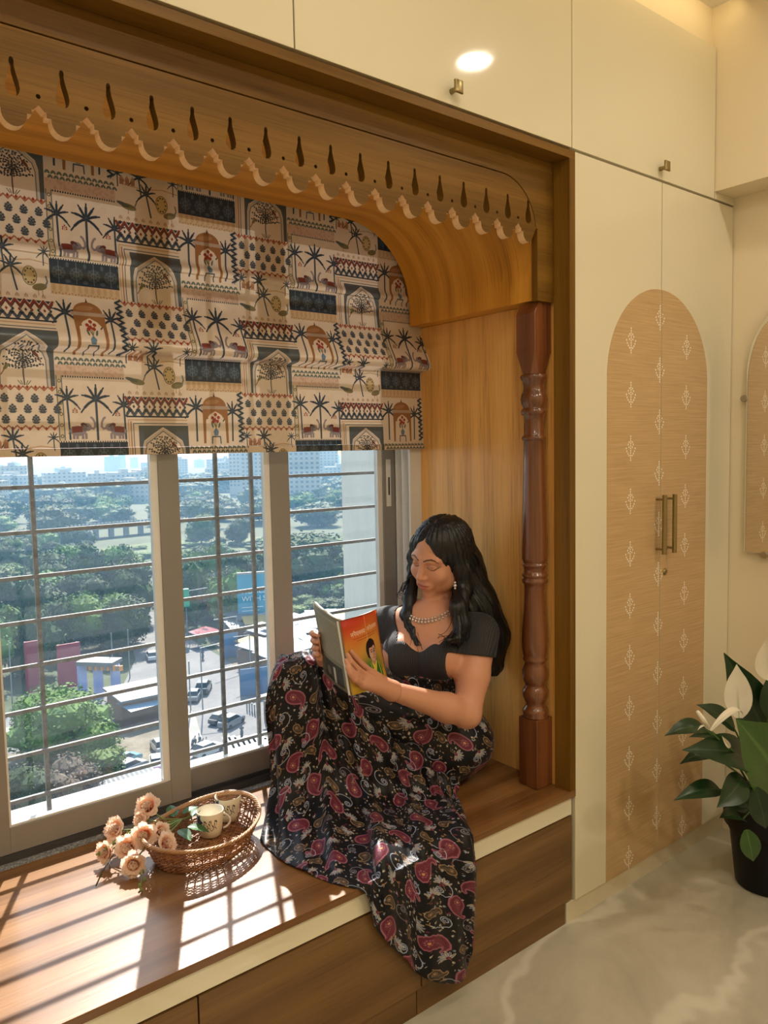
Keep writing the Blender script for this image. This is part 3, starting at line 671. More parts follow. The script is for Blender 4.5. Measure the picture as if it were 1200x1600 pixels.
scatter([(-80, 955), (0, 930), (100, 880), (150, 862), (110, 846), (0, 862), (-80, 880)], 46, (5, 10), (7, 12), [0, 0, 1], 'rounded green tree in the scrub between grove and meadow', 'trees of the scrub by the meadow')
scatter([(-120, 858), (100, 842), (250, 836), (430, 826), (640, 818), (640, 782), (400, 790), (200, 796), (-120, 806)], 62, (9, 16), (14, 24), [0, 0, 0, 1], 'hazy dark tree in the belt beyond the meadow', 'trees of the belt beyond the meadow', 0.72)
scatter([(-160, 800), (300, 786), (640, 778), (640, 752), (300, 756), (-160, 762)], 60, (12, 20), (26, 46), [0], 'bluish distant tree among the far houses', 'distant trees among the houses', 0.7)
scatter([(-620, 1010), (-80, 880), (-80, 1075), (-500, 1200)], 34, (8, 13), (10, 16), [0, 0, 1], 'leafy grove tree standing out past the window side', 'trees of the grove past the window side', 0.8)
scatter([(286, 985), (368, 985), (368, 925), (330, 905), (286, 915)], 16, (9, 14), (8, 12), [0, 0, 1], 'leafy street tree standing behind the teal hoarding', 'street trees by the hoarding')
scatter([(275, 905), (340, 888), (425, 880), (425, 905), (372, 925), (300, 915)], 9, (4, 8), (6, 10), [1, 0], 'low bright green tree at the meadow edge', 'low trees at the meadow edge')
scatter([(445, 975), (600, 960), (600, 915), (520, 930), (450, 945)], 14, (3, 6), (6, 10), [1, 1, 0], 'low bushy tree on the meadow behind the tin roofs', 'low trees behind the tin roofs')
scatter([(60, 905), (150, 872), (240, 850), (430, 842), (430, 880), (300, 884), (245, 900), (215, 925), (205, 905)], 46, (1.6, 3.4), (4, 8), [1, 0, 1], 'low shrub scattered over the meadow', 'shrubs of the meadow', 0.8, 'shrub')
scatter([(452, 950), (452, 872), (600, 866), (600, 950)], 26, (1.6, 3.2), (4, 7), [1, 0, 1], 'low shrub on the meadow about the lone dark tree', 'shrubs about the lone tree', 0.8, 'shrub')
tree(gp(488, 925), 15, 24, 0, 'big dark rounded tree standing alone on the meadow', None, True)
tree(gp(315, 850), 12, 15, 1, 'lone round tree at the near edge of the tree belt', None, True)
tree(gp(372, 850), 10, 11, 0, 'small dark tree beside the lone round tree', None, True)
tree(gp(160, 1015), 12, 13, 1, 'bright yellowish green tree at the grove edge over the gate', None, True)
tree(gp(112, 1200), 9.5, 12.5, 1, 'bright green tree standing in the near car park', None, True, low=True)
tree(gp(62, 1178), 8, 7, 1, 'smaller green tree crowding the bright car park tree', None, True, low=True)
tree(gp(102, 1282), 6.5, 7.5, 2, 'dry brownish tree just below the window', None, True, low=True)
tree(gp(40, 1290), 6, 8, 0, 'dark green shrub beneath the dry brownish tree', None, True, low=True)
tree(gp(150, 1222), 4, 8, 1, 'low green bush beside the parked cars', None, False, low=True)
tree(gp(22, 1255), 4, 7, 0, 'low dark bush by the blue plastic sheets', None, False, low=True)

# cars
def paint(name, c): return plain(name, c, 0.25, 0.0, 0.02, Coat_Weight=0.6)
PAINTS = {'white': paint('white_car_paint', (0.75, 0.76, 0.77)), 'grey': paint('grey_car_paint', (0.20, 0.22, 0.24)), 'teal': paint('teal_car_paint', (0.12, 0.30, 0.36)), 'dark': paint('dark_car_paint', (0.03, 0.035, 0.04)), 'silver': paint('silver_car_paint', (0.45, 0.47, 0.49)), 'red': paint('red_car_paint', (0.35, 0.06, 0.06)), 'pink': paint('pink_cover', (0.75, 0.22, 0.42)), 'blue': paint('blue_car_paint', (0.10, 0.22, 0.42))}
CARGLASS = plain('dark_car_glass', (0.02, 0.03, 0.035), 0.08); TYRE = plain('tyre_rubber', (0.02, 0.02, 0.02), 0.8)
def car_meshes():
    def loft(rows):
        v = []; f = []
        for x, y, z in rows: v += [(x, -y, z), (x, y, z)]
        return v
    b = bmesh.new()
    def strip(sec):                                                       # sections along the car: (x, half width, z low, z high)
        prev = None
        for x, w_, z0, z1 in sec:
            cur = [b.verts.new(p) for p in ((x, -w_, z0), (x, -w_, z1 - .06), (x, -w_ * .93, z1), (x, w_ * .93, z1), (x, w_, z1 - .06), (x, w_, z0))]
            if prev:
                for i in range(6): b.faces.new((prev[i], prev[(i + 1) % 6], cur[(i + 1) % 6], cur[i]))
            else: b.faces.new(cur)
            prev = cur
        b.faces.new(prev[::-1])
    strip([(-2.05, .72, .35, .82), (-1.9, .80, .25, .92), (-1.0, .85, .22, 1.0), (0.9, .85, .22, 1.0), (1.75, .80, .25, .88), (2.05, .70, .35, .72)])
    bmesh.ops.recalc_face_normals(b, faces=b.faces); me = bpy.data.meshes.new('body'); b.to_mesh(me); b.free()
    b = bmesh.new(); lo = [(-1.75, .78, .96), (1.0, .80, .98)]; hi = [(-1.15, .62, 1.46), (0.25, .62, 1.48)]
    v = [b.verts.new(p) for p in ((-1.75, -.78, .96), (1.0, -.80, .98), (1.0, .80, .98), (-1.75, .78, .96), (-1.2, -.62, 1.42), (0.3, -.62, 1.44), (0.3, .62, 1.44), (-1.2, .62, 1.42))]
    for q in ((0, 1, 5, 4), (1, 2, 6, 5), (2, 3, 7, 6), (3, 0, 4, 7), (4, 5, 6, 7), (3, 2, 1, 0)): b.faces.new([v[i] for i in q])
    cab = bpy.data.meshes.new('cabin_glass'); b.to_mesh(cab); b.free()
    b = bmesh.new(); bmesh.ops.create_cube(b, size=1.0)
    for q in b.verts: q.co = Vector((-0.45 + q.co.x * 1.55, q.co.y * 1.26, 1.455 + q.co.z * 0.07))
    rf = bpy.data.meshes.new('roof'); b.to_mesh(rf); b.free()
    b = bmesh.new(); bmesh.ops.create_cone(b, cap_ends=True, segments=12, radius1=.31, radius2=.31, depth=.2, matrix=Matrix.Rotation(math.pi / 2, 4, 'X'))
    wh = bpy.data.meshes.new('wheel'); b.to_mesh(wh); b.free(); wh.materials.append(TYRE); cab.materials.append(CARGLASS)
    return me, cab, rf, wh
CAR = car_meshes()
def car(px, py, ang, col, label, s=1.0, dz=0.06):
    p = gp(px, py, dz); t = thing('car', label, 'car', p, 'cars on the streets below'); t.rotation_euler = (0, 0, math.radians(ang)); t.scale = (s, s, s)
    for nm, me in (('body', CAR[0]), ('cabin_glass', CAR[1]), ('roof', CAR[2])):
        o = bpy.data.objects.new(nm, me if nm == 'cabin_glass' else mats(me, PAINTS[col])); COL.objects.link(o); o.parent = t
    for x in (-1.3, 1.3):
        for y in (-.76, .76):
            o = bpy.data.objects.new('wheel', CAR[3]); COL.objects.link(o); o.parent = t; o.location = (x, y, .31)
car(195, 1195, 20, 'teal', 'teal hatchback parked beside the low green bush'); car(204, 1206, 20, 'silver', 'silver car parked alongside the teal hatchback')
car(246, 1198, 70, 'white', 'white car with its boot open to the parked silver car'); car(250, 1172, 80, 'grey', 'grey car near the corner of the tin shed', 1.0)
car(237, 1030, 75, 'silver', 'silver car driving up the main road beyond the shed'); car(304, 1092, 55, 'grey', 'grey car waiting at the junction behind the dark jeep'); car(318, 1080, 55, 'dark', 'dark jeep with open top crossing the junction', 1.15)
car(362, 1133, 25, 'grey', 'grey saloon rolling over the zebra crossing'); car(345, 1128, 25, 'dark', 'dark car just ahead of the grey saloon', 0.9)
car(247, 1214, 10, 'pink', 'small auto under a pink cover beside the white car', 0.6); car(50, 1150, 100, 'white', 'white van half hidden by the bright car park tree', 1.15)
car(325, 1178, 15, 'silver', 'silver car nosed to the kerb by the parked scooters', 1.0)
# scooters and riders
sm_ = MB(); sm_.tube([(-.6, 0, .28), (-.2, 0, .62), (.35, 0, .75), (.62, 0, .95)], [.16, .2, .1, .05], 8); SB = sm_.build('body', PAINTS['dark']).data
sm_ = MB(); sm_.lathe([(0.27, -.06), (.27, .06)], (0, 0, 0), 12, 'y'); SW = sm_.build('wheel', TYRE).data
for q in [o for o in COL.objects if o.data in (SB, SW)]: bpy.data.objects.remove(q)
CLOTH = plain('rider_clothes', (0.05, 0.07, 0.10), 0.8); SKIN0 = plain('rider_skin', (0.2, 0.1, 0.06), 0.6)
def person_mesh():
    m = MB(); m.tube([(-.1, 0, .75), (-.08, 0, 1.0), (-.05, 0, 1.3), (-.03, 0, 1.42)], [.17, .16, .2, .08], 8); m.tube([(-.03, 0, 1.42), (-.02, 0, 1.55), (-.02, 0, 1.72)], [.07, .12, .05], 8)
    for s in (-1, 1): m.tube([(-.05, .2 * s, 1.32), (.15, .24 * s, 1.08), (.45, .2 * s, 1.0)], [.07, .055, .04], 6); m.tube([(-.1, .1 * s, .75), (.25, .13 * s, .68), (.2, .13 * s, .3)], [.1, .08, .05], 6)
    return m
pm = person_mesh().build('person', CLOTH); PME = pm.data; bpy.data.objects.remove(pm)
def scooter(px, py, ang, rider, label):
    p = gp(px, py, .1); t = thing('motor_scooter', label, 'scooter', p, 'scooters on the streets below'); t.rotation_euler = (0, 0, math.radians(ang))
    o = bpy.data.objects.new('body', SB); COL.objects.link(o); o.parent = t
    for x in (-.55, .6): o = bpy.data.objects.new('wheel', SW); COL.objects.link(o); o.parent = t; o.location = (x, 0, .27)
    if rider:
        o = bpy.data.objects.new('person', PME); COL.objects.link(o); o.location = p; o.rotation_euler = (0, 0, math.radians(ang)); tag(o, rider, 'person')
scooter(378, 1152, 60, 'person in dark clothes riding a scooter over the zebra crossing', 'dark scooter being ridden over the zebra crossing')
scooter(317, 1030, 60, 'person in dark clothes riding a scooter up the far road', 'dark scooter being ridden up the far road')
for k, (x, y) in enumerate(((306, 1172), (314, 1168), (303, 1164), (322, 1166), (312, 1160))): scooter(x, y, 20 + 13 * k, None, 'dark scooter parked in the row on the kerb by the silver car')

# shed with tin roof and awning, gate, maroon hoardings, hoarding, stalls
def slab(mb, a, b, w_, z0, z1):                                            # upright box standing along ground points a-b
    a = np.array(a[:2]); b = np.array(b[:2]); d = (b - a) / np.linalg.norm(b - a); n = np.array([-d[1], d[0]]) * w_ / 2
    c = [a - n, b - n, b + n, a + n]; v = [(*q, GZ + z0) for q in c] + [(*q, GZ + z1) for q in c]
    return mb.add(v, [(0, 3, 2, 1), (4, 5, 6, 7), (0, 1, 5, 4), (1, 2, 6, 5), (2, 3, 7, 6), (3, 0, 4, 7)])
TIN = plain('weathered_tin_sheet', (0.14, 0.155, 0.165), 0.5, 0.2, 0.3, 1.5); BRICKW = plain('brown_shed_wall', (0.17, 0.11, 0.08), 0.9); BLUETIN = plain('pale_blue_tin', (0.22, 0.34, 0.44), 0.5)
t = thing('street_shed', 'long low street stall with grey tin roof and blue awning beside the road', 'shed', gp(220, 1140))
slab(MB(), gp(180, 1128), gp(268, 1108), 6, 0, 3.2).build('wall', BRICKW, t); slab(MB(), gp(176, 1126), gp(272, 1105), 8, 3.3, 3.6).build('roof', TIN, t)
a, b = np.array(gp(206, 1142)), np.array(gp(268, 1124)); MB().add([(*a[:2], GZ + 2.5), (*b[:2], GZ + 2.5), (b[0] - .8, b[1] + 3, GZ + 3.1), (a[0] - .8, a[1] + 3, GZ + 3.1)], [(0, 1, 2, 3)]).build('awning', BLUETIN, t)
LAV = plain('lavender_gate_paint', (0.36, 0.42, 0.68), 0.6); ORANGE = plain('orange_trim', (0.75, 0.32, 0.10), 0.6); WHT = plain('white_trim', (0.27, 0.27, 0.265), 0.6); MAROON = plain('maroon_board', (0.26, 0.035, 0.055), 0.6)
t = thing('street_gateway', 'lavender gateway on pillars with scalloped orange and white fascia', 'gate', gp(155, 1085))
ga, gb = np.array(gp(130, 1090)), np.array(gp(186, 1092)); dirg = (gb - ga) / np.linalg.norm(gb - ga)
for k in (0, .45, .93):
    q = ga + (gb - ga) * k; MB().box((q[0] - .55, q[1] - .55, GZ), (q[0] + .55, q[1] + .55, GZ + 5.2)).build('pillar', LAV, t)
slab(MB(), ga, gb, 3.0, 5.2, 5.8).build('roof_slab', TIN, t)
for k in range(12):
    q = ga + (gb - ga) * ((k + .5) / 12) + np.array([0.1, -1.75, 0]); MB().box((q[0] - .28, q[1] - .1, GZ + 4.55), (q[0] + .28, q[1] + .1, GZ + 5.3)).build('fascia_scallop', ORANGE if k % 2 else WHT, t)
for k, (x0, y0, x1, y1, h) in enumerate(((42, 1092, 70, 1086, 8.5), (92, 1085, 128, 1078, 7.5))):
    t = thing('hoarding', ('tall' if k == 0 else 'lower') + ' maroon hoarding board under the grove trees ' + ('away from' if k == 0 else 'next to') + ' the gateway', 'hoarding', gp(x0, y0)); slab(MB(), gp(x0, y0), gp(x1, y1), .3, 0.8, h).build('board', MAROON, t)
    for s in (0.1, 0.9): q = np.array(gp(x0, y0)) * (1 - s) + np.array(gp(x1, y1)) * s; MB().tube([(q[0], q[1] + .4, GZ), (q[0], q[1] + .4, GZ + h)], .12, 6).build('post', TIN, t)
# teal hoarding
TEALB = plain('teal_poster', (0.025, 0.27, 0.42), 0.5, noise=0.12, nscale=0.4); LETTER = plain('white_lettering', (0.7, 0.75, 0.78), 0.6)
t = thing('billboard', 'tall teal billboard with white lettering beside the road', 'billboard', gp(400, 990))
A = np.array(gp(373, 988)); B_ = np.array(gp(433, 983)); dB = (B_ - A); LB = np.linalg.norm(dB); dB /= LB; nB = np.array([dB[1], -dB[0], 0])
slab(MB(), A, B_, .5, 2.0, 11.6).build('board', TEALB, t)
slab(MB(), A + nB * .05, B_ + nB * .05, .6, 11.6, 12.0).build('frame_rail', WHT, t)
for s in (.1, .5, .9): q = A + (B_ - A) * s - nB * .6; MB().tube([(q[0], q[1], GZ), (q[0], q[1], GZ + 11)], .18, 6).build('post', TIN, t)
def lettering(txt, org, right, up, size, mat, parent, name='lettering', font_sp=1.0):
    cu = bpy.data.curves.new(name, 'FONT'); cu.body = txt; cu.size = size; cu.extrude = size * 0.01; cu.space_character = font_sp
    o = bpy.data.objects.new(name, cu); COL.objects.link(o); me = bpy.data.meshes.new_from_object(o.evaluated_get(bpy.context.evaluated_depsgraph_get())); bpy.data.objects.remove(o)
    r = Vector(right).normalized(); u = Vector(up).normalized(); n_ = r.cross(u)
    v = [tuple(Vector(org) + r * p.co.x + u * p.co.y + n_ * p.co.z) for p in me.vertices]; f = [list(p.vertices) for p in me.polygons]; bpy.data.meshes.remove(me)
    return mesh_obj(name, v, f, mat, parent)
for txt, h, sz, off in (('HOMES', 7.75, 1.45, .8), ('WITH SPACE', 6.2, 1.45, .8), ('LIVE BETTER', 9.2, .7, .8)):
    if txt == 'LIVE BETTER': continue
    q = A + dB * off + nB * 0.3; lettering(txt, (q[0], q[1], GZ + h), dB, (0, 0, 1), sz, LETTER, t)
for h, l in ((4.9, 4.2), (4.2, 3.4)): q = A + dB * .8 + nB * .28; slab(MB(), q, q + dB * l, .06, h, h + .12).build('rule', LETTER, t)
# blue site screens, red canopy, tin roof settlement
BLUEC = plain('blue_site_sheet', (0.10, 0.20, 0.36), 0.7)
for k, (x0, y0, x1, y1, h) in enumerate(((345, 1030, 372, 1024, 4.5), (376, 1088, 420, 1082, 4.0), (418, 1078, 446, 1072, 4.2))):
    t = thing('site_screen', ['blue sheet screen by the road under the hoarding', 'large blue sheet screen on the kerb of the junction', 'blue sheet screen next to the large kerb screen'][k], 'screen', gp(x0, y0)); slab(MB(), gp(x0, y0), gp(x1, y1), .12, 0, h).build('sheet', BLUEC, t)
    for s in (0, 1): q = gp(*((x0, y0), (x1, y1))[s]); MB().tube([(q[0], q[1], GZ), (q[0], q[1], GZ + h + .3)], .08, 6).build('post', TIN, t)
t = thing('street_canopy', 'red canopy over a roadside stall', 'canopy', gp(322, 1008)); q = gp(322, 1008)
MB().add([(q[0] - 2.6, q[1] - 2, GZ + 2.6), (q[0] + 2.6, q[1] - 2, GZ + 2.6), (q[0] + 2.6, q[1] + 2, GZ + 2.6), (q[0] - 2.6, q[1] + 2, GZ + 2.6), (q[0], q[1], GZ + 3.6)], [(0, 1, 4), (1, 2, 4), (2, 3, 4), (3, 0, 4), (3, 2, 1, 0)]).build('canopy_top', PAINTS['red'], t)
for s in ((-2.4, -1.8), (2.4, -1.8), (2.4, 1.8), (-2.4, 1.8)): MB().tube([(q[0] + s[0], q[1] + s[1], GZ), (q[0] + s[0], q[1] + s[1], GZ + 2.6)], .06, 6).build('pole', TIN, t)
roofs = [TIN, WHT, BLUETIN, WHT, TIN, plain('yellow_tarpaulin', (0.42, 0.28, 0.08), 0.7)]
rs = random.Random(5); k = 0
for y in range(985, 1150, 14):
    for x in range(378 if y < 1010 else 408, 640, 26):
        if rs.random() < .2 or (y > 1060 and x < 450): continue
        p = gp(x + rs.uniform(-7, 7), y + rs.uniform(-4, 4)); w2, d2, h2 = rs.uniform(1.8, 3.4), rs.uniform(1.5, 2.6), rs.uniform(2.0, 3.4); k += 1
        m = rs.choice(roofs); rc = {TIN.name: 'grey tin', WHT.name: 'white sheet', BLUETIN.name: 'pale blue tin'}.get(m.name, 'yellow tarpaulin')
        t = thing('tin_roof_hut', 'small hut with ' + rc + ' roof in the ' + ('near' if y > 1070 else 'middle' if y > 1025 else 'far') + ' rows of the roadside settlement', 'hut', p, 'huts of the roadside settlement'); t.rotation_euler = (0, 0, rs.uniform(-.5, .5))
        MB().box((p[0] - w2, p[1] - d2, GZ), (p[0] + w2, p[1] + d2, GZ + h2)).build('wall', BRICKW if rs.random() < .5 else WHT, t)
        MB().add([(p[0] - w2 - .3, p[1] - d2 - .3, GZ + h2), (p[0] + w2 + .3, p[1] - d2 - .3, GZ + h2), (p[0] + w2 + .3, p[1] + d2 + .3, GZ + h2 + .7), (p[0] - w2 - .3, p[1] + d2 + .3, GZ + h2 + .7), (p[0] - w2 - .3, p[1] - d2 - .3, GZ + h2 + .12), (p[0] + w2 + .3, p[1] - d2 - .3, GZ + h2 + .12), (p[0] + w2 + .3, p[1] + d2 + .3, GZ + h2 + .82), (p[0] - w2 - .3, p[1] + d2 + .3, GZ + h2 + .82)], [(3, 2, 1, 0), (4, 5, 6, 7), (0, 1, 5, 4), (1, 2, 6, 5), (2, 3, 7, 6), (3, 0, 4, 7)]).build('roof', m, t)
# plastic sheets lying on the rough ground, corrugated roof right below
for k, (x, y) in enumerate(((28, 1238), (52, 1230))):
    p = gp(x, y, .1); m = bmesh.new(); bmesh.ops.create_grid(m, x_segments=8, y_segments=6, size=1.0)
    for q in m.verts: q.co = Vector((p[0] + q.co.x * (2.4 - k * .7), p[1] + q.co.y * 1.3, p[2] + .12 + .22 * math.sin(q.co.x * 5 + k) * math.cos(q.co.y * 4)))
    tag(MB().bm(m).build('plastic_sheet', BLUETIN if k == 0 else WHT), ['crumpled pale blue plastic sheet on the rough ground', 'smaller white plastic sheet beside the crumpled blue one'][k], 'plastic sheet')
t = thing('lean_to_roof', 'grey corrugated roof with a low wall in front of the parked cars', 'roof', gp(205, 1240)); P4 = [np.array(gp(x, y, 2.6)) for x, y in ((150, 1222), (236, 1196), (262, 1222), (170, 1254))]
m = MB(); n_ = 24; v = []
for i in range(n_ + 1):
    s = i / n_; lo = P4[0] * (1 - s) + P4[1] * s; hi = P4[3] * (1 - s) + P4[2] * s; dz = .08 * (i % 2); v += [lo + [0, 0, dz], hi + [0, 0, dz - .3]]
m.add(v, [(2 * i, 2 * i + 2, 2 * i + 3, 2 * i + 1) for i in range(n_)]).build('corrugated_sheet', TIN, t); c4 = sum(P4) / 4
MB().box((c4[0] - 2.5, c4[1] - 1.2, GZ), (c4[0] + 2.5, c4[1] + 1.2, GZ + 2.2)).build('wall', BRICKW, t)
# lamp posts and signal
POLE = plain('street_pole_paint', (0.20, 0.23, 0.24), 0.5, 0.3); GREENL = plain('signal_green_box', (0.03, 0.35, 0.20), 0.4)
for k, (x, y, h, arm, dx) in enumerate(((317, 1112, 9, 3.5, 1), (298, 1110, 7, 0, 1), (293, 1000, 9.5, 5, 1), (372, 1035, 8, 6, -1), (203, 1060, 8, 0, 1), (178, 1080, 9, 0, 1), (20, 1110, 10, 0, 1), (392, 1060, 7, 4, -1))):
    q = gp(x, y); t = thing('street_pole', 'slim grey street pole ' + ['with bent arm over the junction', 'standing on the kerb corner', 'carrying the green signal box', 'with long arm by the blue screen', 'at the bend beyond the shed', 'in front of the lavender gateway', 'by the side road crossing', 'with arm near the hut settlement'][k], 'pole', q)
    pts = [(q[0], q[1], GZ), (q[0], q[1], GZ + h)] + ([(q[0] + dx * arm * .8, q[1] - arm * .2, GZ + h + .3)] if arm else []); MB().tube(pts, .09, 6).build('pole', POLE, t)
    if k == 2: MB().box((q[0] - .6, q[1] - .4, GZ + 6.5), (q[0] + .6, q[1] + .4, GZ + 10), .1).build('signal_box', GREENL, t)
# bollards on the kerb by the crossing
for k in range(4): q = gp(386 + 4 * k, 1110 + 2 * k, .06); tag(MB().tube([(q[0], q[1], q[2]), (q[0], q[1], q[2] + 1.4)], .1, 8).build('bollard', POLE), 'short grey bollard in the row beside the zebra crossing', 'bollard', 'bollards by the zebra crossing')
# flyover with parapet posts
t = thing('flyover', 'low white concrete flyover with parapet posts crossing behind the meadow', 'flyover', gp(170, 842)); fa, fb = np.array(gp(100, 846)), np.array(gp(242, 832))
slab(MB(), fa, fb, 9, 4.0, 5.0).build('deck', WHT, t)
for k in range(26): q = fa + (fb - fa) * (k / 25) + np.array([.5, -4.6, 0]); MB().box((q[0] - .5, q[1] - .3, GZ + 5), (q[0] + .5, q[1] + .3, GZ + 7.0)).build('parapet_post', WHT, t)
for k in range(7): q = fa + (fb - fa) * (k / 6); MB().box((q[0] - 1, q[1] - 1, GZ), (q[0] + 1, q[1] + 1, GZ + 4)).build('pier', WHT, t)

# far buildings
def facade(name, wall, win):
    t = NT(name); o = t.obj(); sep = t.n('SeparateXYZ'); t.set(sep.inputs[0], o)
    fx = t.math('FRACT', t.math('DIVIDE', t.math('ADD', sep.outputs[0], sep.outputs[1]), 4.2)); fz = t.math('FRACT', t.math('DIVIDE', sep.outputs[2], 3.3))
    k = t.math('MULTIPLY', t.math('MULTIPLY', t.math('GREATER_THAN', fx, .35), t.math('LESS_THAN', fx, .8)), t.math('MULTIPLY', t.math('GREATER_THAN', fz, .3), t.math('LESS_THAN', fz, .75)))
    t.bsdf(t.mix(k, wall, win), 0.7); return t.m
FAC = [facade('far_facade_white', (0.46, 0.46, 0.45), (0.12, 0.14, 0.16)), facade('far_facade_cream', (0.42, 0.38, 0.32), (0.12, 0.12, 0.13)), facade('far_facade_grey', (0.45, 0.46, 0.47), (0.12, 0.13, 0.15))]
WALLB = plain('tower_wall', (0.44, 0.43, 0.41), 0.7); WINB = plain('tower_window', (0.10, 0.13, 0.16), 0.2)
def tower(px, D, wid, dep, h, ang, cols, label, grp=None):
    d = CAM_ROT.T @ np.array([(px - 600) / FPX, 0, 1.0]); d = d[:2] / np.linalg.norm(d[:2]); p = (CAM_POS[0] + d[0] * D, CAM_POS[1] + d[1] * D, GZ)
    t = thing('apartment_tower', label, 'building', p, grp); t.rotation_euler = (0, 0, math.radians(ang))
    ORIG[t.name] = (0, 0, 0)
    MB().box((-wid / 2, -dep / 2, 0), (wid / 2, dep / 2, h)).build('wall', WALLB, t); MB().box((-wid / 2 - .4, -dep / 2 - .4, h), (wid / 2 + .4, dep / 2 + .4, h + 1.2)).build('roof_parapet', WALLB, t)
    MB().box((-wid / 6, -dep / 4, h + 1.2), (wid / 6, dep / 4, h + 5)).build('roof_tank', WALLB, t)
    fl = int(h / 3.3); me = None
    for r in range(2, fl):
        for c in range(cols):
            if me is None:
                m = MB().box((-.9, -.12, -.8), (.9, .12, .8)).build('window', WINB, t); me = m.data; o = m
            else: o = bpy.data.objects.new('window', me); COL.objects.link(o); o.parent = t
            o.location = (-wid / 2 + wid * (c + .5) / cols, -dep / 2, r * 3.3 + 1.7)
        o = bpy.data.objects.new('floor_band', None) if False else None
tower(474, 560, 26, 16, 62, -35, 7, 'pale apartment tower with rows of dark windows behind the big lone tree')
tower(404, 640, 24, 16, 58, -35, 7, 'pale apartment tower with dark windows rising behind the hoarding')
tower(376, 700, 16, 14, 50, -35, 5, 'narrow pale tower close by the tower behind the hoarding')
tower(512, 900, 26, 16, 50, -30, 6, 'farther hazy tower next to the white outer wall')
rb = random.Random(3)
for k in range(70):
    px = rb.uniform(-60, 620); D = rb.choice([rb.uniform(620, 1100), rb.uniform(1100, 2600)])
    d = CAM_ROT.T @ np.array([(px - 600) / FPX, 0, 1.0]); d = d[:2] / np.linalg.norm(d[:2]); p = (CAM_POS[0] + d[0] * D, CAM_POS[1] + d[1] * D, GZ)
    w2, d2, h2 = rb.uniform(14, 40), rb.uniform(10, 18), rb.uniform(9, 22) * (1 + D / 2600)
    t = thing('far_building', 'hazy pale block of flats among far trees', 'building', p, 'blocks of flats on the skyline'); ORIG[t.name] = (0, 0, 0); t.rotation_euler = (0, 0, rb.uniform(-.9, .1))
    MB().box((-w2 / 2, -d2 / 2, 0), (w2 / 2, d2 / 2, h2)).build('wall', rb.choice(FAC), t); MB().box((-w2 / 8, -d2 / 4, h2), (w2 / 8, d2 / 4, h2 + 3)).build('roof_tank', WALLB, t)

# morning haze over the town
hz = NT('town_haze'); vs = hz.n('VolumeScatter'); vs.inputs[0].default_value = (0.28, 0.62, 1.0, 1); vs.inputs['Density'].default_value = 0.00062; vs.inputs['Anisotropy'].default_value = 0.0
hz.t.links.new(vs.outputs[0], hz.out.inputs['Volume'])
hb_ = MB().box((-2400, 30, GZ - 0.5), (3900, 5100, 70)).build('haze_outside', hz.m); stuff(hb_)
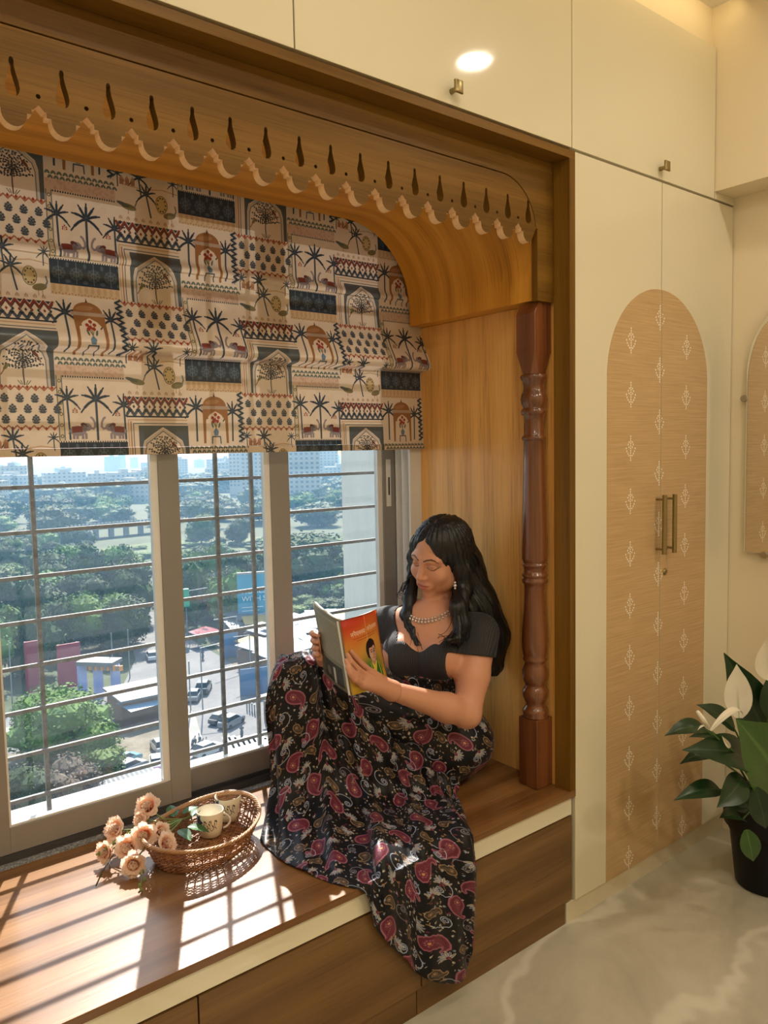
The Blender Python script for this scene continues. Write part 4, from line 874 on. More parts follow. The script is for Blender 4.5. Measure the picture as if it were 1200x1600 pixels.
# ------------------------------------------------------------------ printed roman blind
CRM = rgb8(222, 198, 165); NAVY = rgb8(38, 50, 60); SLATE = rgb8(72, 82, 86); BRN = rgb8(150, 100, 58); MAR = rgb8(122, 56, 46); GRYE = rgb8(138, 124, 120); TAN = rgb8(190, 152, 110); OLIVE = rgb8(120, 108, 70); RED = rgb8(150, 58, 44)
def blind_print():
    P = Print(1024, 672, CRM); rg = random.Random(4)
    for _ in range(260): P.ell(rg.uniform(0, 1024), rg.uniform(0, 672), rg.uniform(8, 26), rg.uniform(6, 16), rg.uniform(0, 180), rgb8(212, 184, 150), 0.25, 10)
    def palm(x, y, h, s=1.0, lean=0.0):
        P.line([(x, y), (x + lean * .5, y - h * .5), (x + lean, y - h)], 7 * s, SLATE); P.line([(x + 1.5, y), (x + lean * .5 + 1.5, y - h * .5), (x + lean + 1, y - h)], 2.5 * s, NAVY)
        tx, ty = x + lean, y - h
        for a, l, dr in ((88, 46, 0), (118, 46, 2), (58, 46, 2), (148, 48, 12), (32, 48, 12), (190, 46, 30), (-10, 46, 30)):
            a = math.radians(a); pts = [(tx + l * s * k * math.cos(a), ty - l * s * k * math.sin(a) + dr * s * k * k) for k in np.linspace(0, 1, 5)]
            P.line(pts[:4], 8 * s, SLATE); P.line(pts, 4.5 * s, NAVY)
    def elephant(x, y, f, s=1.0):
        X = lambda a: x + f * a * s; Y = lambda b: y - b * s
        P.ell(X(-30), Y(30), 30 * s, 19 * s, 0, GRYE)
        for a in (-50, -38, -18, -6): P.rect(min(X(a), X(a + 9)), Y(22), max(X(a), X(a + 9)), Y(0), GRYE)
        P.ell(X(2), Y(44), 18 * s, 15 * s, 0, GRYE); P.poly([(X(-52), Y(46)), (X(-14), Y(48)), (X(-14), Y(28)), (X(-50), Y(24))], MAR); P.line([(X(-52), Y(24)), (X(-14), Y(28))], 2, rgb8(70, 40, 36)); P.ell(X(-8), Y(52), 12 * s, 8 * s, 20 * f, rgb8(92, 50, 46)); P.ell(X(-6), Y(40), 8 * s, 12 * s, 0, rgb8(116, 104, 102))
        P.line([(X(16), Y(42)), (X(26), Y(38)), (X(33), Y(46)), (X(32), Y(62)), (X(25), Y(76)), (X(20), Y(80))], 8 * s, GRYE); P.disc(X(6), Y(47), 2, NAVY)
        P.line([(X(-60), Y(34)), (X(-64), Y(20))], 3, GRYE)
    def sprig(x, y, s=1.0, c=RED):
        P.line([(x, y), (x, y - 14 * s)], 1.6, OLIVE)
        for dx, dy in ((0, -18), (-6, -12), (6, -12), (-7, -5), (7, -5)): P.disc(x + dx * s, y + dy * s, 3.0 * s, c)
    def dashes(x0, x1, y, st, w_, c):
        x = x0
        while x < x1: P.rect(x, y - w_, x + st * .55, y + w_, c); x += st
    def colB(x, y):
        # elephants under palms
        P.rect(x, y, x + 22, y + 243, rgb8(205, 180, 140)); P.line([(x + 2, y), (x + 2, y + 243)], 3, SLATE); P.line([(x + 21, y), (x + 21, y + 243)], 3, SLATE)
        for k in range(6): P.disc(x + 12, y + 20 + 41 * k, 7, OLIVE); P.disc(x + 12, y + 20 + 41 * k, 3, CRM)
        dashes(x + 24, x + 254, y + 3, 9, 3, NAVY); palm(x + 40, y + 236, 150, 1.0, -4); palm(x + 142, y + 238, 150, 1.25); palm(x + 250, y + 236, 128, 1.0, -2)
        elephant(x + 100, y + 236, 1, 1.02); elephant(x + 192, y + 236, -1, 1.02); sprig(x + 62, y + 140); sprig(x + 222, y + 150)
        # dark band
        y += 243; P.rect(x, y, x + 256, y + 94, NAVY); dashes(x, x + 254, y + 2, 9, 3, CRM)
        for k in range(4):
            cx = x + 32 + 64 * k
            for r_, c in ((24, rgb8(66, 80, 86)), (17, NAVY), (13, rgb8(78, 92, 96)), (6, NAVY)): P.disc(cx, y + 52, r_, c, 0.8)
            for q in range(8): a = q * math.pi / 4; P.line([(cx + 8 * math.cos(a), y + 52 + 8 * math.sin(a)), (cx + 26 * math.cos(a), y + 52 + 26 * math.sin(a))], 2, rgb8(104, 116, 116), alpha=.7)
            P.line([(cx, y + 8), (cx, y + 88)], 2, rgb8(120, 128, 124), alpha=.8); P.ell(cx + 32, y + 20, 6, 10, 0, rgb8(70, 84, 88)); P.ell(cx + 32, y + 80, 10, 7, 0, rgb8(70, 84, 88))
        y += 94; P.rect(x, y, x + 256, y + 40, rgb8(206, 172, 128))
        for k in range(11): P.ell(x + 12 + 23.3 * k, y + 14, 7, 15, 0, rgb8(188, 146, 98), .6)
        for k in range(22): P.disc(x + 6 + 11.6 * k, y + 33 + 3 * (k % 2), 3, rgb8(170, 126, 82))
        y += 40  # pavilion
        P.rect(x + 228, y, x + 256, y + 219, rgb8(206, 186, 158)); zz = [(x + (232 if k % 2 else 252), y + 11 * k) for k in range(20)]; P.line(zz, 7, NAVY); P.line([(a + 7, b) for a, b in zz], 3, SLATE)
        palm(x + 36, y + 205, 135, 1.1, 2); palm(x + 200, y + 205, 120, 1.0, 4)
        P.poly([(x + 68 + 54 + 54 * math.cos(t_), y + 62 - 42 * math.sin(t_)) for t_ in np.linspace(0, math.pi, 16)], BRN); P.ell(x + 112, y + 44, 34, 10, -8, rgb8(176, 128, 84), .7); P.poly([(x + 118, y + 22), (x + 122, y + 4), (x + 127, y + 22)], rgb8(96, 66, 46)); P.rect(x + 58, y + 60, x + 188, y + 74, rgb8(176, 148, 122)); 
        P.poly([(x + 66, y + 74), (x + 182, y + 74), (x + 180, y + 216), (x + 170, y + 216), (x + 168, y + 120), (x + 150, y + 96), (x + 124, y + 82), (x + 98, y + 96), (x + 80, y + 120), (x + 76, y + 216), (x + 66, y + 216)], BRN)
        P.poly([(x + 124, y + 150), (x + 136, y + 166), (x + 132, y + 184), (x + 116, y + 184), (x + 112, y + 166)], rgb8(96, 122, 132)); 
        for dx, dy in ((0, -52), (-14, -38), (13, -40), (-4, -30), (8, -24), (-12, -22)): P.line([(x + 124, y + 152), (x + 124 + dx, y + 150 + dy)], 2, OLIVE); P.disc(x + 124 + dx, y + 148 + dy, 7, RED)
        for dx in (-16, 16): P.ell(x + 124 + dx, y + 140, 4, 12, dx, rgb8(86, 100, 90))
        P.line([(x + 104, y + 216), (x + 106, y + 188), (x + 142, y + 188), (x + 144, y + 216)], 5, SLATE)
        y += 219  # leaf band and mottled ground
        for r_ in range(2):
            for k in range(12): cx = x + 10 + 21.4 * k + 10 * r_; P.ell(cx - 4, y + 14 + 16 * r_, 4, 8, 35, rgb8(96, 104, 92)); P.ell(cx + 4, y + 14 + 16 * r_, 4, 8, -35, rgb8(96, 104, 92))
        P.rect(x, y + 36, x + 256, y + 76, rgb8(206, 172, 142)); 
        for _ in range(60): P.ell(x + rg.uniform(4, 252), y + rg.uniform(38, 74), 7, 4, rg.uniform(0, 180), rgb8(190, 150, 118), .5, 8)
    def colA(x, y):
        # zigzag border
        for (yy, c1, up) in ((14, MAR, 1), (62, SLATE, -1)):
            z_ = [(x + 16 * k, y + yy + (12 if k % 2 else -12) * up) for k in range(17)]; P.line(z_, 9, c1); P.line([(a, b + 9 * up) for a, b in z_], 2.5, NAVY)
            for k in range(8): P.poly([(x + 6 + 32 * k, y + yy - 14), (x + 26 + 32 * k, y + yy - 14), (x + 16 + 32 * k, y + yy - 2)], NAVY)
        for k in range(12): P.poly([(x + 10 + 21.4 * k, y + 31), (x + 15 + 21.4 * k, y + 38), (x + 10 + 21.4 * k, y + 45), (x + 5 + 21.4 * k, y + 38)], NAVY if k % 2 else MAR)
        P.rect(x, y + 74, x + 256, y + 80, NAVY)
        y += 80  # arch with the tree of life
        P.rect(x, y + 18, x + 256, y + 225, CRM); P.line([(x + 6, y + 225), (x + 6, y + 10), (x + 250, y + 10)], 4, TAN); P.line([(x + 16, y + 225), (x + 16, y + 18)], 6, BRN, alpha=.7); P.line([(x + 26, y + 225), (x + 26, y + 24), (x + 250, y + 24)], 3, SLATE)
        sp = [(x + 46, y + 32), (x + 254, y + 32), (x + 254, y + 225), (x + 238, y + 225), (x + 236, y + 124), (x + 226, y + 92), (x + 190, y + 66), (x + 146, y + 38), (x + 102, y + 66), (x + 66, y + 92), (x + 58, y + 124), (x + 56, y + 225), (x + 46, y + 225)]
        P.poly(sp, rgb8(82, 86, 84)); rr = random.Random(8)
        for _ in range(200): P.disc(x + rr.uniform(48, 252), y + rr.uniform(34, 90), 1.6, rgb8(130, 130, 122), .0)
        inn = [(x + 62, y + 225), (x + 64, y + 126), (x + 72, y + 98), (x + 106, y + 74), (x + 146, y + 48), (x + 186, y + 74), (x + 220, y + 98), (x + 230, y + 126), (x + 232, y + 225)]
        P.line(inn, 9, rgb8(196, 176, 150)); P.line([(a + (5 if a < x + 146 else -5 if a > x + 146 else 0), b + 6) for a, b in inn], 4, rgb8(112, 112, 106))
        tx, ty = x + 148, y + 222; P.line([(tx, ty), (tx - 2, ty - 40), (tx, ty - 120)], 5, rgb8(92, 78, 66))
        for a in range(-75, 80, 17):
            A_ = math.radians(90 + a); l = 92 - abs(a) * .2; o_ = ty - 55 - 18 * math.cos(math.radians(a)); tip = (tx + l * .84 * math.cos(A_), o_ - l * .82 * math.sin(A_)); P.line([(tx, o_), tip], 1.8, rgb8(92, 78, 66))
            for k in range(1, 7):
                q = k / 6; bx, by = tx + (tip[0] - tx) * q, o_ + (tip[1] - o_) * q
                for s_ in (-1, 1): P.ell(bx + s_ * 5, by + rr.uniform(-4, 4), 4.6, 2.6, rr.uniform(0, 180), NAVY, 1, 8)
        P.ell(tx + 42, ty - 112, 15, 6, 45, rgb8(104, 62, 48)); P.line([(tx + 50, ty - 102), (tx + 60, ty - 84)], 4, rgb8(104, 62, 48)); P.ell(tx - 58, ty - 62, 15, 6, -50, OLIVE); P.line([(tx - 66, ty - 50), (tx - 76, ty - 34)], 4, BRN)
        for dx in (-22, -12, 12, 22): P.line([(tx + dx * .5, ty), (tx + dx, ty - 14)], 2.5, rgb8(86, 88, 66))
        y += 225  # flowering trellis
        for yy, u in ((10, 1), (152, -1)):
            P.line([(x + 14.2 * k, y + yy + (7 if k % 2 else -7)) for k in range(19)], 5, rgb8(158, 96, 66))
            for k in range(9): P.poly([(x + 14 + 28.4 * k, y + yy - 12 * u), (x + 20 + 28.4 * k, y + yy - 4 * u), (x + 14 + 28.4 * k, y + yy + 3 * u), (x + 8 + 28.4 * k, y + yy - 4 * u)], RED)
        for r_ in range(3):
            for k in range(5):
                cx, cy = x + 26 + 51 * k + (25 if r_ % 2 else 0), y + 48 + 38 * r_
                for dx, dy in ((0, -15), (-7, -9), (7, -9), (0, -5), (-10, -1), (10, -1), (-5, 2), (5, 2)): P.disc(cx + dx, cy + dy, 4.4, rgb8(66, 74, 78))
                P.poly([(cx - 15, cy + 6), (cx + 15, cy + 6), (cx + 7, cy + 14), (cx - 7, cy + 14)], rgb8(66, 74, 78)); P.line([(cx, cy - 6), (cx, cy + 8)], 2, rgb8(66, 74, 78))
        y += 166  # peacocks among palms
        P.line([(x + 20, y + 58), (x + 110, y + 66), (x + 190, y + 54), (x + 252, y + 62)], 4, TAN); palm(x + 104, y + 96, 70, .9, -8); palm(x + 140, y + 168, 84, .9, -16); palm(x + 12, y + 70, 46, .6); palm(x + 236, y + 70, 44, .5)
        for k in range(3): P.rect(x + 20 + 22 * k, y + 40, x + 36 + 22 * k, y + 60, rgb8(160, 106, 74)); P.poly([(x + 18 + 22 * k, y + 40), (x + 28 + 22 * k, y + 26), (x + 38 + 22 * k, y + 40)], rgb8(176, 126, 92))
        P.ell(x + 186, y + 112, 24, 34, 0, rgb8(196, 168, 112)); 
        for a in range(0, 360, 36): P.disc(x + 186 + 17 * math.cos(math.radians(a)), y + 112 + 26 * math.sin(math.radians(a)), 3.4, rgb8(74, 70, 50))
        P.line([(x + 186 + 24 * math.cos(t_), y + 112 + 34 * math.sin(t_)) for t_ in np.linspace(0, 6.3, 24)], 2.4, rgb8(92, 80, 50)); P.ell(x + 218, y + 150, 26, 13, -12, OLIVE); P.line([(x + 238, y + 146), (x + 246, y + 128), (x + 242, y + 110)], 6, rgb8(112, 118, 110)); P.line([(x + 212, y + 160), (x + 212, y + 182)], 2, BRN); P.line([(x + 226, y + 160), (x + 226, y + 182)], 2, BRN)
        P.ell(x + 52, y + 142, 30, 12, 10, OLIVE); P.ell(x + 30, y + 134, 26, 7, 15, rgb8(86, 92, 78)); P.line([(x + 76, y + 138), (x + 84, y + 120)], 5, rgb8(120, 112, 80)); P.line([(x + 50, y + 152), (x + 50, y + 168)], 2, BRN)
        for k in range(8): sprig(x + 18 + 30 * k, y + 192, .7, rgb8(164, 110, 74))
    for k, off in ((0, 0), (2, 336)): colB(256 * k, off)
    for k, off in ((1, 72), (3, 72 + 336)): colA(256 * k, off)
    P.a = np.clip(P.a * np.array([0.99, 1.02, 1.10]), 0, 1)
    return P.image('blind_print')
def print_mat(name, im, scale, rough=0.85, fine=500.0, sheen=0.0, coat=0.0):
    t = NT(name); uv = t.uv(); q = teximg(t, im, t.mapping(uv, scale))
    n = t.noise(uv, fine, 2); c = t.mix(0.25, q.outputs[0], t.mix(n, (0.6, 0.6, 0.6), (1, 1, 1)), 'MULTIPLY')
    kw = dict(Sheen_Weight=sheen) if sheen else {}
    if coat: kw.update(Coat_Weight=coat, Coat_Roughness=0.2)
    b = t.bsdf(c, rough, 0.0, t.bump(n, 0.1, 0.0006), Specular_IOR_Level=0.25, **kw); return t.m, t, b, c
BLIND, bt, bb, bc = print_mat('printed_blind_cloth', blind_print(), (1 / 0.772, 1 / 0.507, 1), 0.7, 500.0, 0.0, 0.8)
tl = bt.n('BsdfTranslucent'); bt.set(tl.inputs[0], bc); ms = bt.n('MixShader'); ms.inputs[0].default_value = 0.085; bt.t.links.new(bb.outputs[0], ms.inputs[1]); bt.t.links.new(tl.outputs[0], ms.inputs[2]); bt.t.links.new(ms.outputs[0], bt.out.inputs[0])
bl = thing('roman_blind', 'half-lowered roman blind printed with elephants palms arches and peacocks', 'blind', (-1.4, 0.7035, 2.42))
prof = [(0.7140, 2.43), (0.7140, 2.30), (0.7130, 2.175), (0.7100, 2.163), (0.7045, 2.156), (0.7015, 2.149), (0.7018, 2.1425), (0.7050, 2.137), (0.7100, 2.133), (0.7135, 2.131), (0.7125, 2.08), (0.7100, 2.05), (0.7030, 2.01), (0.6860, 1.965), (0.6640, 1.925), (0.6550, 1.903), (0.6560, 1.889), (0.6670, 1.880), (0.6960, 1.8765), (0.7080, 1.8745), (0.7110, 1.866), (0.7090, 1.80), (0.7030, 1.70), (0.7000, 1.604)]
xs = np.linspace(-2.7, -0.0225, 61); v = []; uv = []; f = []
for i, (y, z) in enumerate(prof):
    for j, x in enumerate(xs):
        wv = 0.0012 * math.sin(x * 9 + z * 5) * (1 if z < 2.04 else 0.0); v.append((x, y + wv, z)); uv.append((x + 1.377, z - 2.314 + 0.507))
nx = len(xs)
for i in range(len(prof) - 1):
    for j in range(nx - 1): f.append((i * nx + j, i * nx + j + 1, (i + 1) * nx + j + 1, (i + 1) * nx + j))
o = mesh_obj('cloth', v, f, BLIND, bl, uv, True)
m = MB(); m.box((-2.7, 0.696, 1.5815), (-0.0225, 0.706, 1.6035), 0.002); o = m.build('hem_bar', BLIND, bl)
for l in o.data.loops:
    c = o.data.vertices[l.vertex_index].co; o.data.uv_layers[0].data[l.index].uv = (c.x - 1.4 + 1.377, c.z + 2.42 - 2.314 + .507)
for zz in (2.143, 1.878): MB().tube([(-2.69, 0.7165, zz), (-0.024, 0.7165, zz)], 0.0022, 8).build('fold_rod', ALU_IN, bl, True)

# ------------------------------------------------------------------ wicker tray with cups and roses
SZ = 0.4502
tc = pix(2, SZ, 312, 1302); TCX, TCY = -1.108, 0.452
def wicker():
    t = NT('wicker'); n = t.noise(t.obj(), 45, 3); t.bsdf(t.ramp(n, [(0.3, (0.17, 0.065, 0.025)), (0.5, (0.30, 0.125, 0.05)), (0.7, (0.42, 0.20, 0.085))]), 0.38); return t.m
WICK = wicker(); WICKL = plain('pale_wicker', (0.44, 0.24, 0.11), 0.4, noise=0.25)
bk = thing('wicker_tray', 'oval brown wicker tray lying on the window seat', 'basket', (TCX, TCY, SZ))
RA, RB, RH, ROT = 0.186, 0.142, 0.062, math.radians(24)
def ov(th, h, k=1.0):                                                    # point of the flaring oval wall at height fraction h
    fl = 0.80 + 0.20 * h ** 0.8; a, b = RA * fl * k, RB * fl * k; x, y = a * math.cos(th), b * math.sin(th)
    zz = SZ + 0.006 + RH * h * (1 + 0.28 * abs(math.cos(th)) ** 2)
    return (TCX + x * math.cos(ROT) - y * math.sin(ROT), TCY + x * math.sin(ROT) + y * math.cos(ROT), zz)
rw = random.Random(2); NS = 46
st = MB()
for i in range(NS):
    th = 2 * math.pi * i / NS; st.tube([ov(th, 0), ov(th, .35), ov(th, .7), ov(th, 1.0)], 0.0021, 5)
st.build('stakes', WICK, bk, True)
wv_ = MB()
for r_ in range(15):
    h = 0.02 + r_ / 15 * 0.93; pts = []
    if 6 <= r_ <= 7: continue
    for i in range(NS * 2 + 1):
        th = math.pi * i / NS; kk = 1 + (0.014 if (i // 1 + r_) % 2 else -0.014); p = ov(th, h + rw.uniform(-.012, .012), kk); pts.append(p)
    wv_.tube(pts, 0.0020, 5, False)
wv_.build('weave', WICK, bk, True)
rm = MB()
for q in range(5):
    pts = []
    for i in range(121):
        th = 2 * math.pi * i / 120; ph = th * 17 + q * 1.257; p = ov(th, 1.0 + 0.055 * math.sin(ph), 1 + 0.026 * math.cos(ph)); pts.append(p)
    rm.tube(pts, 0.0026, 6, False)
rm.build('rim', WICKL, bk, True)
fb_ = MB(); 
for k in range(-13, 14):
    u = k / 14; y = u * RB * .80; xh = RA * .80 * math.sqrt(1 - u * u)
    L_ = [(x * math.cos(ROT) - y * math.sin(ROT) + TCX, x * math.sin(ROT) + y * math.cos(ROT) + TCY, SZ + 0.0045 + 0.001 * math.sin(x * 300 + k * 3.1)) for x in np.linspace(-xh, xh, 24)]; fb_.tube(L_, 0.0026, 5)
for k in range(-9, 10):
    u = k / 10; x = u * RA * .80; yh = RB * .80 * math.sqrt(1 - u * u)
    L_ = [(x * math.cos(ROT) - y * math.sin(ROT) + TCX, x * math.sin(ROT) + y * math.cos(ROT) + TCY, SZ + 0.0048 + 0.001 * math.cos(y * 300 + k * 3.1)) for y in np.linspace(-yh, yh, 16)]; fb_.tube(L_, 0.0022, 5)
fb_.build('woven_base', WICK, bk, True)

def cup_print():
    P = Print(768, 256, rgb8(232, 222, 198)); g = rgb8(78, 70, 64)
    for cx in (16, 400):
        for r_, c in ((32, rgb8(52, 58, 78)), (25, rgb8(84, 92, 112)), (18, rgb8(44, 50, 70)), (10, rgb8(96, 104, 122)), (4, rgb8(44, 50, 70))): P.disc(cx, 92, r_, c)
        for k in range(6): a = k * math.pi / 3; P.ell(cx + 34 * math.cos(a), 92 + 34 * math.sin(a), 13, 8, math.degrees(a), rgb8(60, 64, 78))
        P.line([(cx - 60 + 4 * k, 132 + 10 * math.sin(k * .42)) for k in range(62)], 4, g)
        for k in range(9):
            bx = cx + 44 + 17 * k; by = 122 - 26 * (k % 3) * .5; P.ell(bx, by - 8, 11, 4.5, 40 + 50 * (k % 2), rgb8(120, 98, 62) if k % 2 else g); P.line([(bx, by), (bx + 9, by + 14)], 2.6, g)
            if k % 3 == 1: P.disc(bx + 4, by - 24, 6, rgb8(92, 84, 96))
    return P.image('cup_print')
CUPM, ct, cb_, cc = print_mat('printed_bone_china', cup_print(), (1, 1, 1), 0.18)
CHINA = plain('bone_china', (0.78, 0.73, 0.62), 0.15, noise=0.02)
def cup(x, y, z, rot, label):
    t = thing('tea_cup', label, 'cup', (x, y, z), 'cups in the wicker tray')
    r0, r1, h = 0.0315, 0.0405, 0.074
    MB().lathe([(0.028, 0.0), (r0, 0.002), (0.0345, 0.02), (0.0375, 0.045), (r1, h - 0.001), (r1 - 0.001, h)], (x, y, z), 40, 'z', False).build('body', CUPM, t, True)
    MB().lathe([(r1 - 0.001, h), (r1 - 0.0028, h - 0.0006), (0.0348, 0.045), (0.031, 0.014), (0.024, 0.005), (0.0, 0.004)], (x, y, z), 40, 'z', False).build('inside', CHINA, t, True)
    MB().lathe([(0.028, 0.0), (0.0, 0.0005)], (x, y, z), 24, 'z', False).build('foot', CHINA, t, True)
    pts = []
    for k in range(13):
        a = -1.25 + 2.5 * k / 12; pts.append((0.0365 + 0.002 * math.cos(a) * 0 + 0.030 * math.cos(a) - 0.009, 0, 0.039 + 0.024 * math.sin(a)))
    c, s = math.cos(rot), math.sin(rot)
    MB().tube([(x + p[0] * c, y + p[0] * s, z + p[2]) for p in pts], [0.0042] * 13, 8, True, 0.75).build('handle', CHINA, t, True)
    return t
c1 = pix(2, SZ + 0.078, 328, 1268); c2 = pix(2, SZ + 0.080, 356, 1244)
CUP1 = (c1[0], c1[1], SZ + 0.0095); CUP2 = (c2[0], c2[1], SZ + 0.0095)
cup(*CUP1, -0.55, 'printed cream tea cup standing in front in the wicker tray'); cup(*CUP2, -0.75, 'cream tea cup standing behind the other cup in the wicker tray')

def petal_mat():
    t = NT('peach_petal'); uv = t.uv(); sep = t.n('SeparateXYZ'); t.set(sep.inputs[0], uv)
    n = t.noise(t.mapping(uv, (14, 2, 1)), 1.5, 3)
    c = t.ramp(t.math('ADD', sep.outputs[1], t.math('MULTIPLY', n, 0.25)), [(0.15, (1.0, 0.40, 0.12)), (0.45, (0.99, 0.58, 0.31)), (0.9, (1.0, 0.80, 0.64))])
    b = t.bsdf(c, 0.6, 0.0, Sheen_Weight=0.2); tr = t.n('BsdfTranslucent'); t.set(tr.inputs[0], c); m = t.n('MixShader'); m.inputs[0].default_value = 0.5
    t.t.links.new(b.outputs[0], m.inputs[1]); t.t.links.new(tr.outputs[0], m.inputs[2]); t.t.links.new(m.outputs[0], t.out.inputs[0]); return t.m
PETAL = petal_mat(); STEM = plain('flower_stem', (0.16, 0.24, 0.07), 0.5); STEMD = plain('dark_twig', (0.05, 0.045, 0.03), 0.7)
def leafm(name, a, b, rough=0.35, tr=0.15):
    t = NT(name); uv = t.uv(); sep = t.n('SeparateXYZ'); t.set(sep.inputs[0], uv); ac = t.math('ABSOLUTE', t.math('SUBTRACT', sep.outputs[0], 0.5))
    vein = t.ramp(ac, [(0.0, (1, 1, 1)), (0.05, (0, 0, 0))]); w = t.n('TexWave'); t.set(w.inputs[0], t.mapping(uv, (1, 1, 1))); 
    k = t.math('FRACT', t.math('ADD', t.math('MULTIPLY', sep.outputs[1], 14.0), t.math('MULTIPLY', ac, -9.0)))
    n = t.noise(uv, 3, 3); c = t.mix(n, a, b); c = t.mix(t.math('MULTIPLY', t.ramp(k, [(0, (1, 1, 1)), (0.16, (0, 0, 0))]), 0.25), c, tuple(q * 1.6 for q in b)); c = t.mix(t.math('MULTIPLY', vein, 0.6), c, tuple(min(1, q * 2.0 + .02) for q in b))
    bs = t.bsdf(c, rough, 0.0, t.bump(k, 0.25, 0.001)); q = t.n('BsdfTranslucent'); t.set(q.inputs[0], c); m = t.n('MixShader'); m.inputs[0].default_value = tr
    t.t.links.new(bs.outputs[0], m.inputs[1]); t.t.links.new(q.outputs[0], m.inputs[2]); t.t.links.new(m.outputs[0], t.out.inputs[0]); return t.m
ROSELEAF = leafm('rose_leaf', (0.03, 0.10, 0.03), (0.07, 0.18, 0.06))
def petal_mesh(seed, w_, l, cup_, curl):
    rg = random.Random(seed); v = []; uv = []; f = []; nu, nv = 7, 6
    for j in range(nv + 1):
        tt = j / nv; half = w_ * (0.30 + 0.70 * math.sin(min(1, tt * 1.25) * math.pi / 2)) * (1 - 0.42 * max(0, tt - .7) / .3) / 2
        for i in range(nu + 1):
            s = 2 * i / nu - 1; x = s * half; rise = l * math.sin(tt * 1.45) / math.sin(1.45); out = cup_ * (1 - (1 - tt) ** 2) + curl * max(0, tt - .72) ** 1.5 * 9 - 0.35 * half * s * s * 1.6
            ruff = 0.0012 * math.sin(s * 8 + seed) * tt ** 3; v.append((x, out + ruff, rise + ruff * 1.5 - 0.0025 * s * s * (tt > .9))); uv.append((i / nu, tt))
    for j in range(nv):
        for i in range(nu): a = j * (nu + 1) + i; f.append((a, a + 1, a + nu + 2, a + nu + 1))
    o = mesh_obj('petal', v, f, PETAL, None, uv, True); me = o.data; bpy.data.objects.remove(o); return me
PET_OUT = [petal_mesh(s, 0.034, 0.030, 0.017, 0.006) for s in range(3)]; PET_MID = [petal_mesh(5 + s, 0.028, 0.029, 0.010, 0.002) for s in range(3)]; PET_IN = [petal_mesh(9 + s, 0.018, 0.024, 0.004, -0.001) for s in range(2)]
def leaf_geo(l, w_, bend=0.25, fold=0.12, n=9, tip=0.0):
    v = []; uv = []; f = []
    for j in range(n + 1):
        t_ = j / n; hw = w_ / 2 * (math.sin(math.pi * t_ ** 0.8) ** 0.85 if 0 < t_ < 1 else 0.02); x = l * t_; z = -bend * l * t_ * t_ + tip * l * t_
        for s in (-1, -.5, 0, .5, 1): v.append((x, s * hw, z + fold * hw * abs(s) * 2 + 0.012 * l * math.sin(t_ * 17 + s * 2) * abs(s))); uv.append((s / 2 + .5, t_))
    for j in range(n):
        for i in range(4): a = j * 5 + i; f.append((a, a + 1, a + 6, a + 5))
    return v, f, uv
v, f, uv = leaf_geo(0.06, 0.034, .2); o = mesh_obj('leaf', v, f, ROSELEAF, None, uv, True); RLEAF = o.data; bpy.data.objects.remove(o)
def axis_frame(d, up=(0, 0, 1)):
    z = Vector(d).normalized(); x = Vector(up).cross(z); x = x.normalized() if x.length > 1e-4 else Vector((1, 0, 0)); y = z.cross(x); return Matrix((x, y, z)).transposed()
rr_ = random.Random(21)
def rose(c, face, s, stem_pts, label, leaves=()):
    base = Vector(c); t = thing('garden_rose', label, 'flower', tuple(base), 'peach roses laid across the wicker tray')
    M3 = axis_frame(face); ORIG[t.name] = tuple(base)
    def put(me, a, tilt, k, dz):
        o = bpy.data.objects.new('petal', me); COL.objects.link(o); o.parent = t
        R3 = M3 @ Matrix.Rotation(a, 3, 'Z') @ Matrix.Rotation(-tilt, 3, 'X'); o.matrix_local = Matrix.Translation(M3 @ Vector((0, 0, dz))) @ (R3 * 1.0).to_4x4() @ Matrix.Scale(s * k, 4)
    for i in range(6): put(rr_.choice(PET_OUT), i * 1.047 + rr_.uniform(-.15, .15), 0.16 + rr_.uniform(-.1, .12), 1.04, -0.013 * s)
    for i in range(6): put(rr_.choice(PET_OUT), i * 1.047 + .5 + rr_.uniform(-.15, .15), 0.0 + rr_.uniform(-.1, .1), 0.98, -0.012 * s)
    for i in range(6): put(rr_.choice(PET_MID), i * 1.047 + .2 + rr_.uniform(-.2, .2), -0.14 + rr_.uniform(-.08, .08), 1.0, -0.010 * s)
    for i in range(5): put(rr_.choice(PET_MID), i * 1.257 + rr_.uniform(-.2, .2), -0.25, 0.92, -0.007 * s)
    for i in range(4): put(rr_.choice(PET_IN), i * 1.57 + rr_.uniform(-.2, .2), -0.1, 1.0, -0.003 * s)
    b0 = base + M3 @ Vector((0, 0, -0.013 * s))
    m = MB(); m.lathe([(0.0, -0.004), (0.006, -0.002), (0.009, 0.003), (0.006, 0.008)], (0, 0, 0), 10); V = np.concatenate(m.v); V = [tuple(b0 + M3 @ Vector(q)) for q in V]; mesh_obj('calyx', V, m.f, STEM, t, None, True)
    pts = [tuple(b0)] + list(stem_pts); MB().tube(pts, 0.0021, 6).build('stem', STEM, t, True)
    for lp, ld, ls in leaves:
        o = bpy.data.objects.new('leaf', RLEAF); COL.objects.link(o); o.parent = t; x = Vector(ld).normalized(); y = Vector((0, 0, 1)).cross(x).normalized(); z = x.cross(y)
        o.matrix_local = Matrix.Translation(Vector(lp) - base) @ Matrix((x, y, z)).transposed().to_4x4() @ Matrix.Scale(ls, 4)
    return t
def wp(x, y, h): p = pix(2, SZ + h, x, y); return (float(p[0]), float(p[1]), float(p[2]))
J = wp(285, 1280, 0.055)                                              # where the stems gather in the tray
def stem_to(h1, h2=(300, 1276, 0.05)): return [wp(*h1), wp(*h2)]
toCam = Vector((-.62, -.78, 0.35))
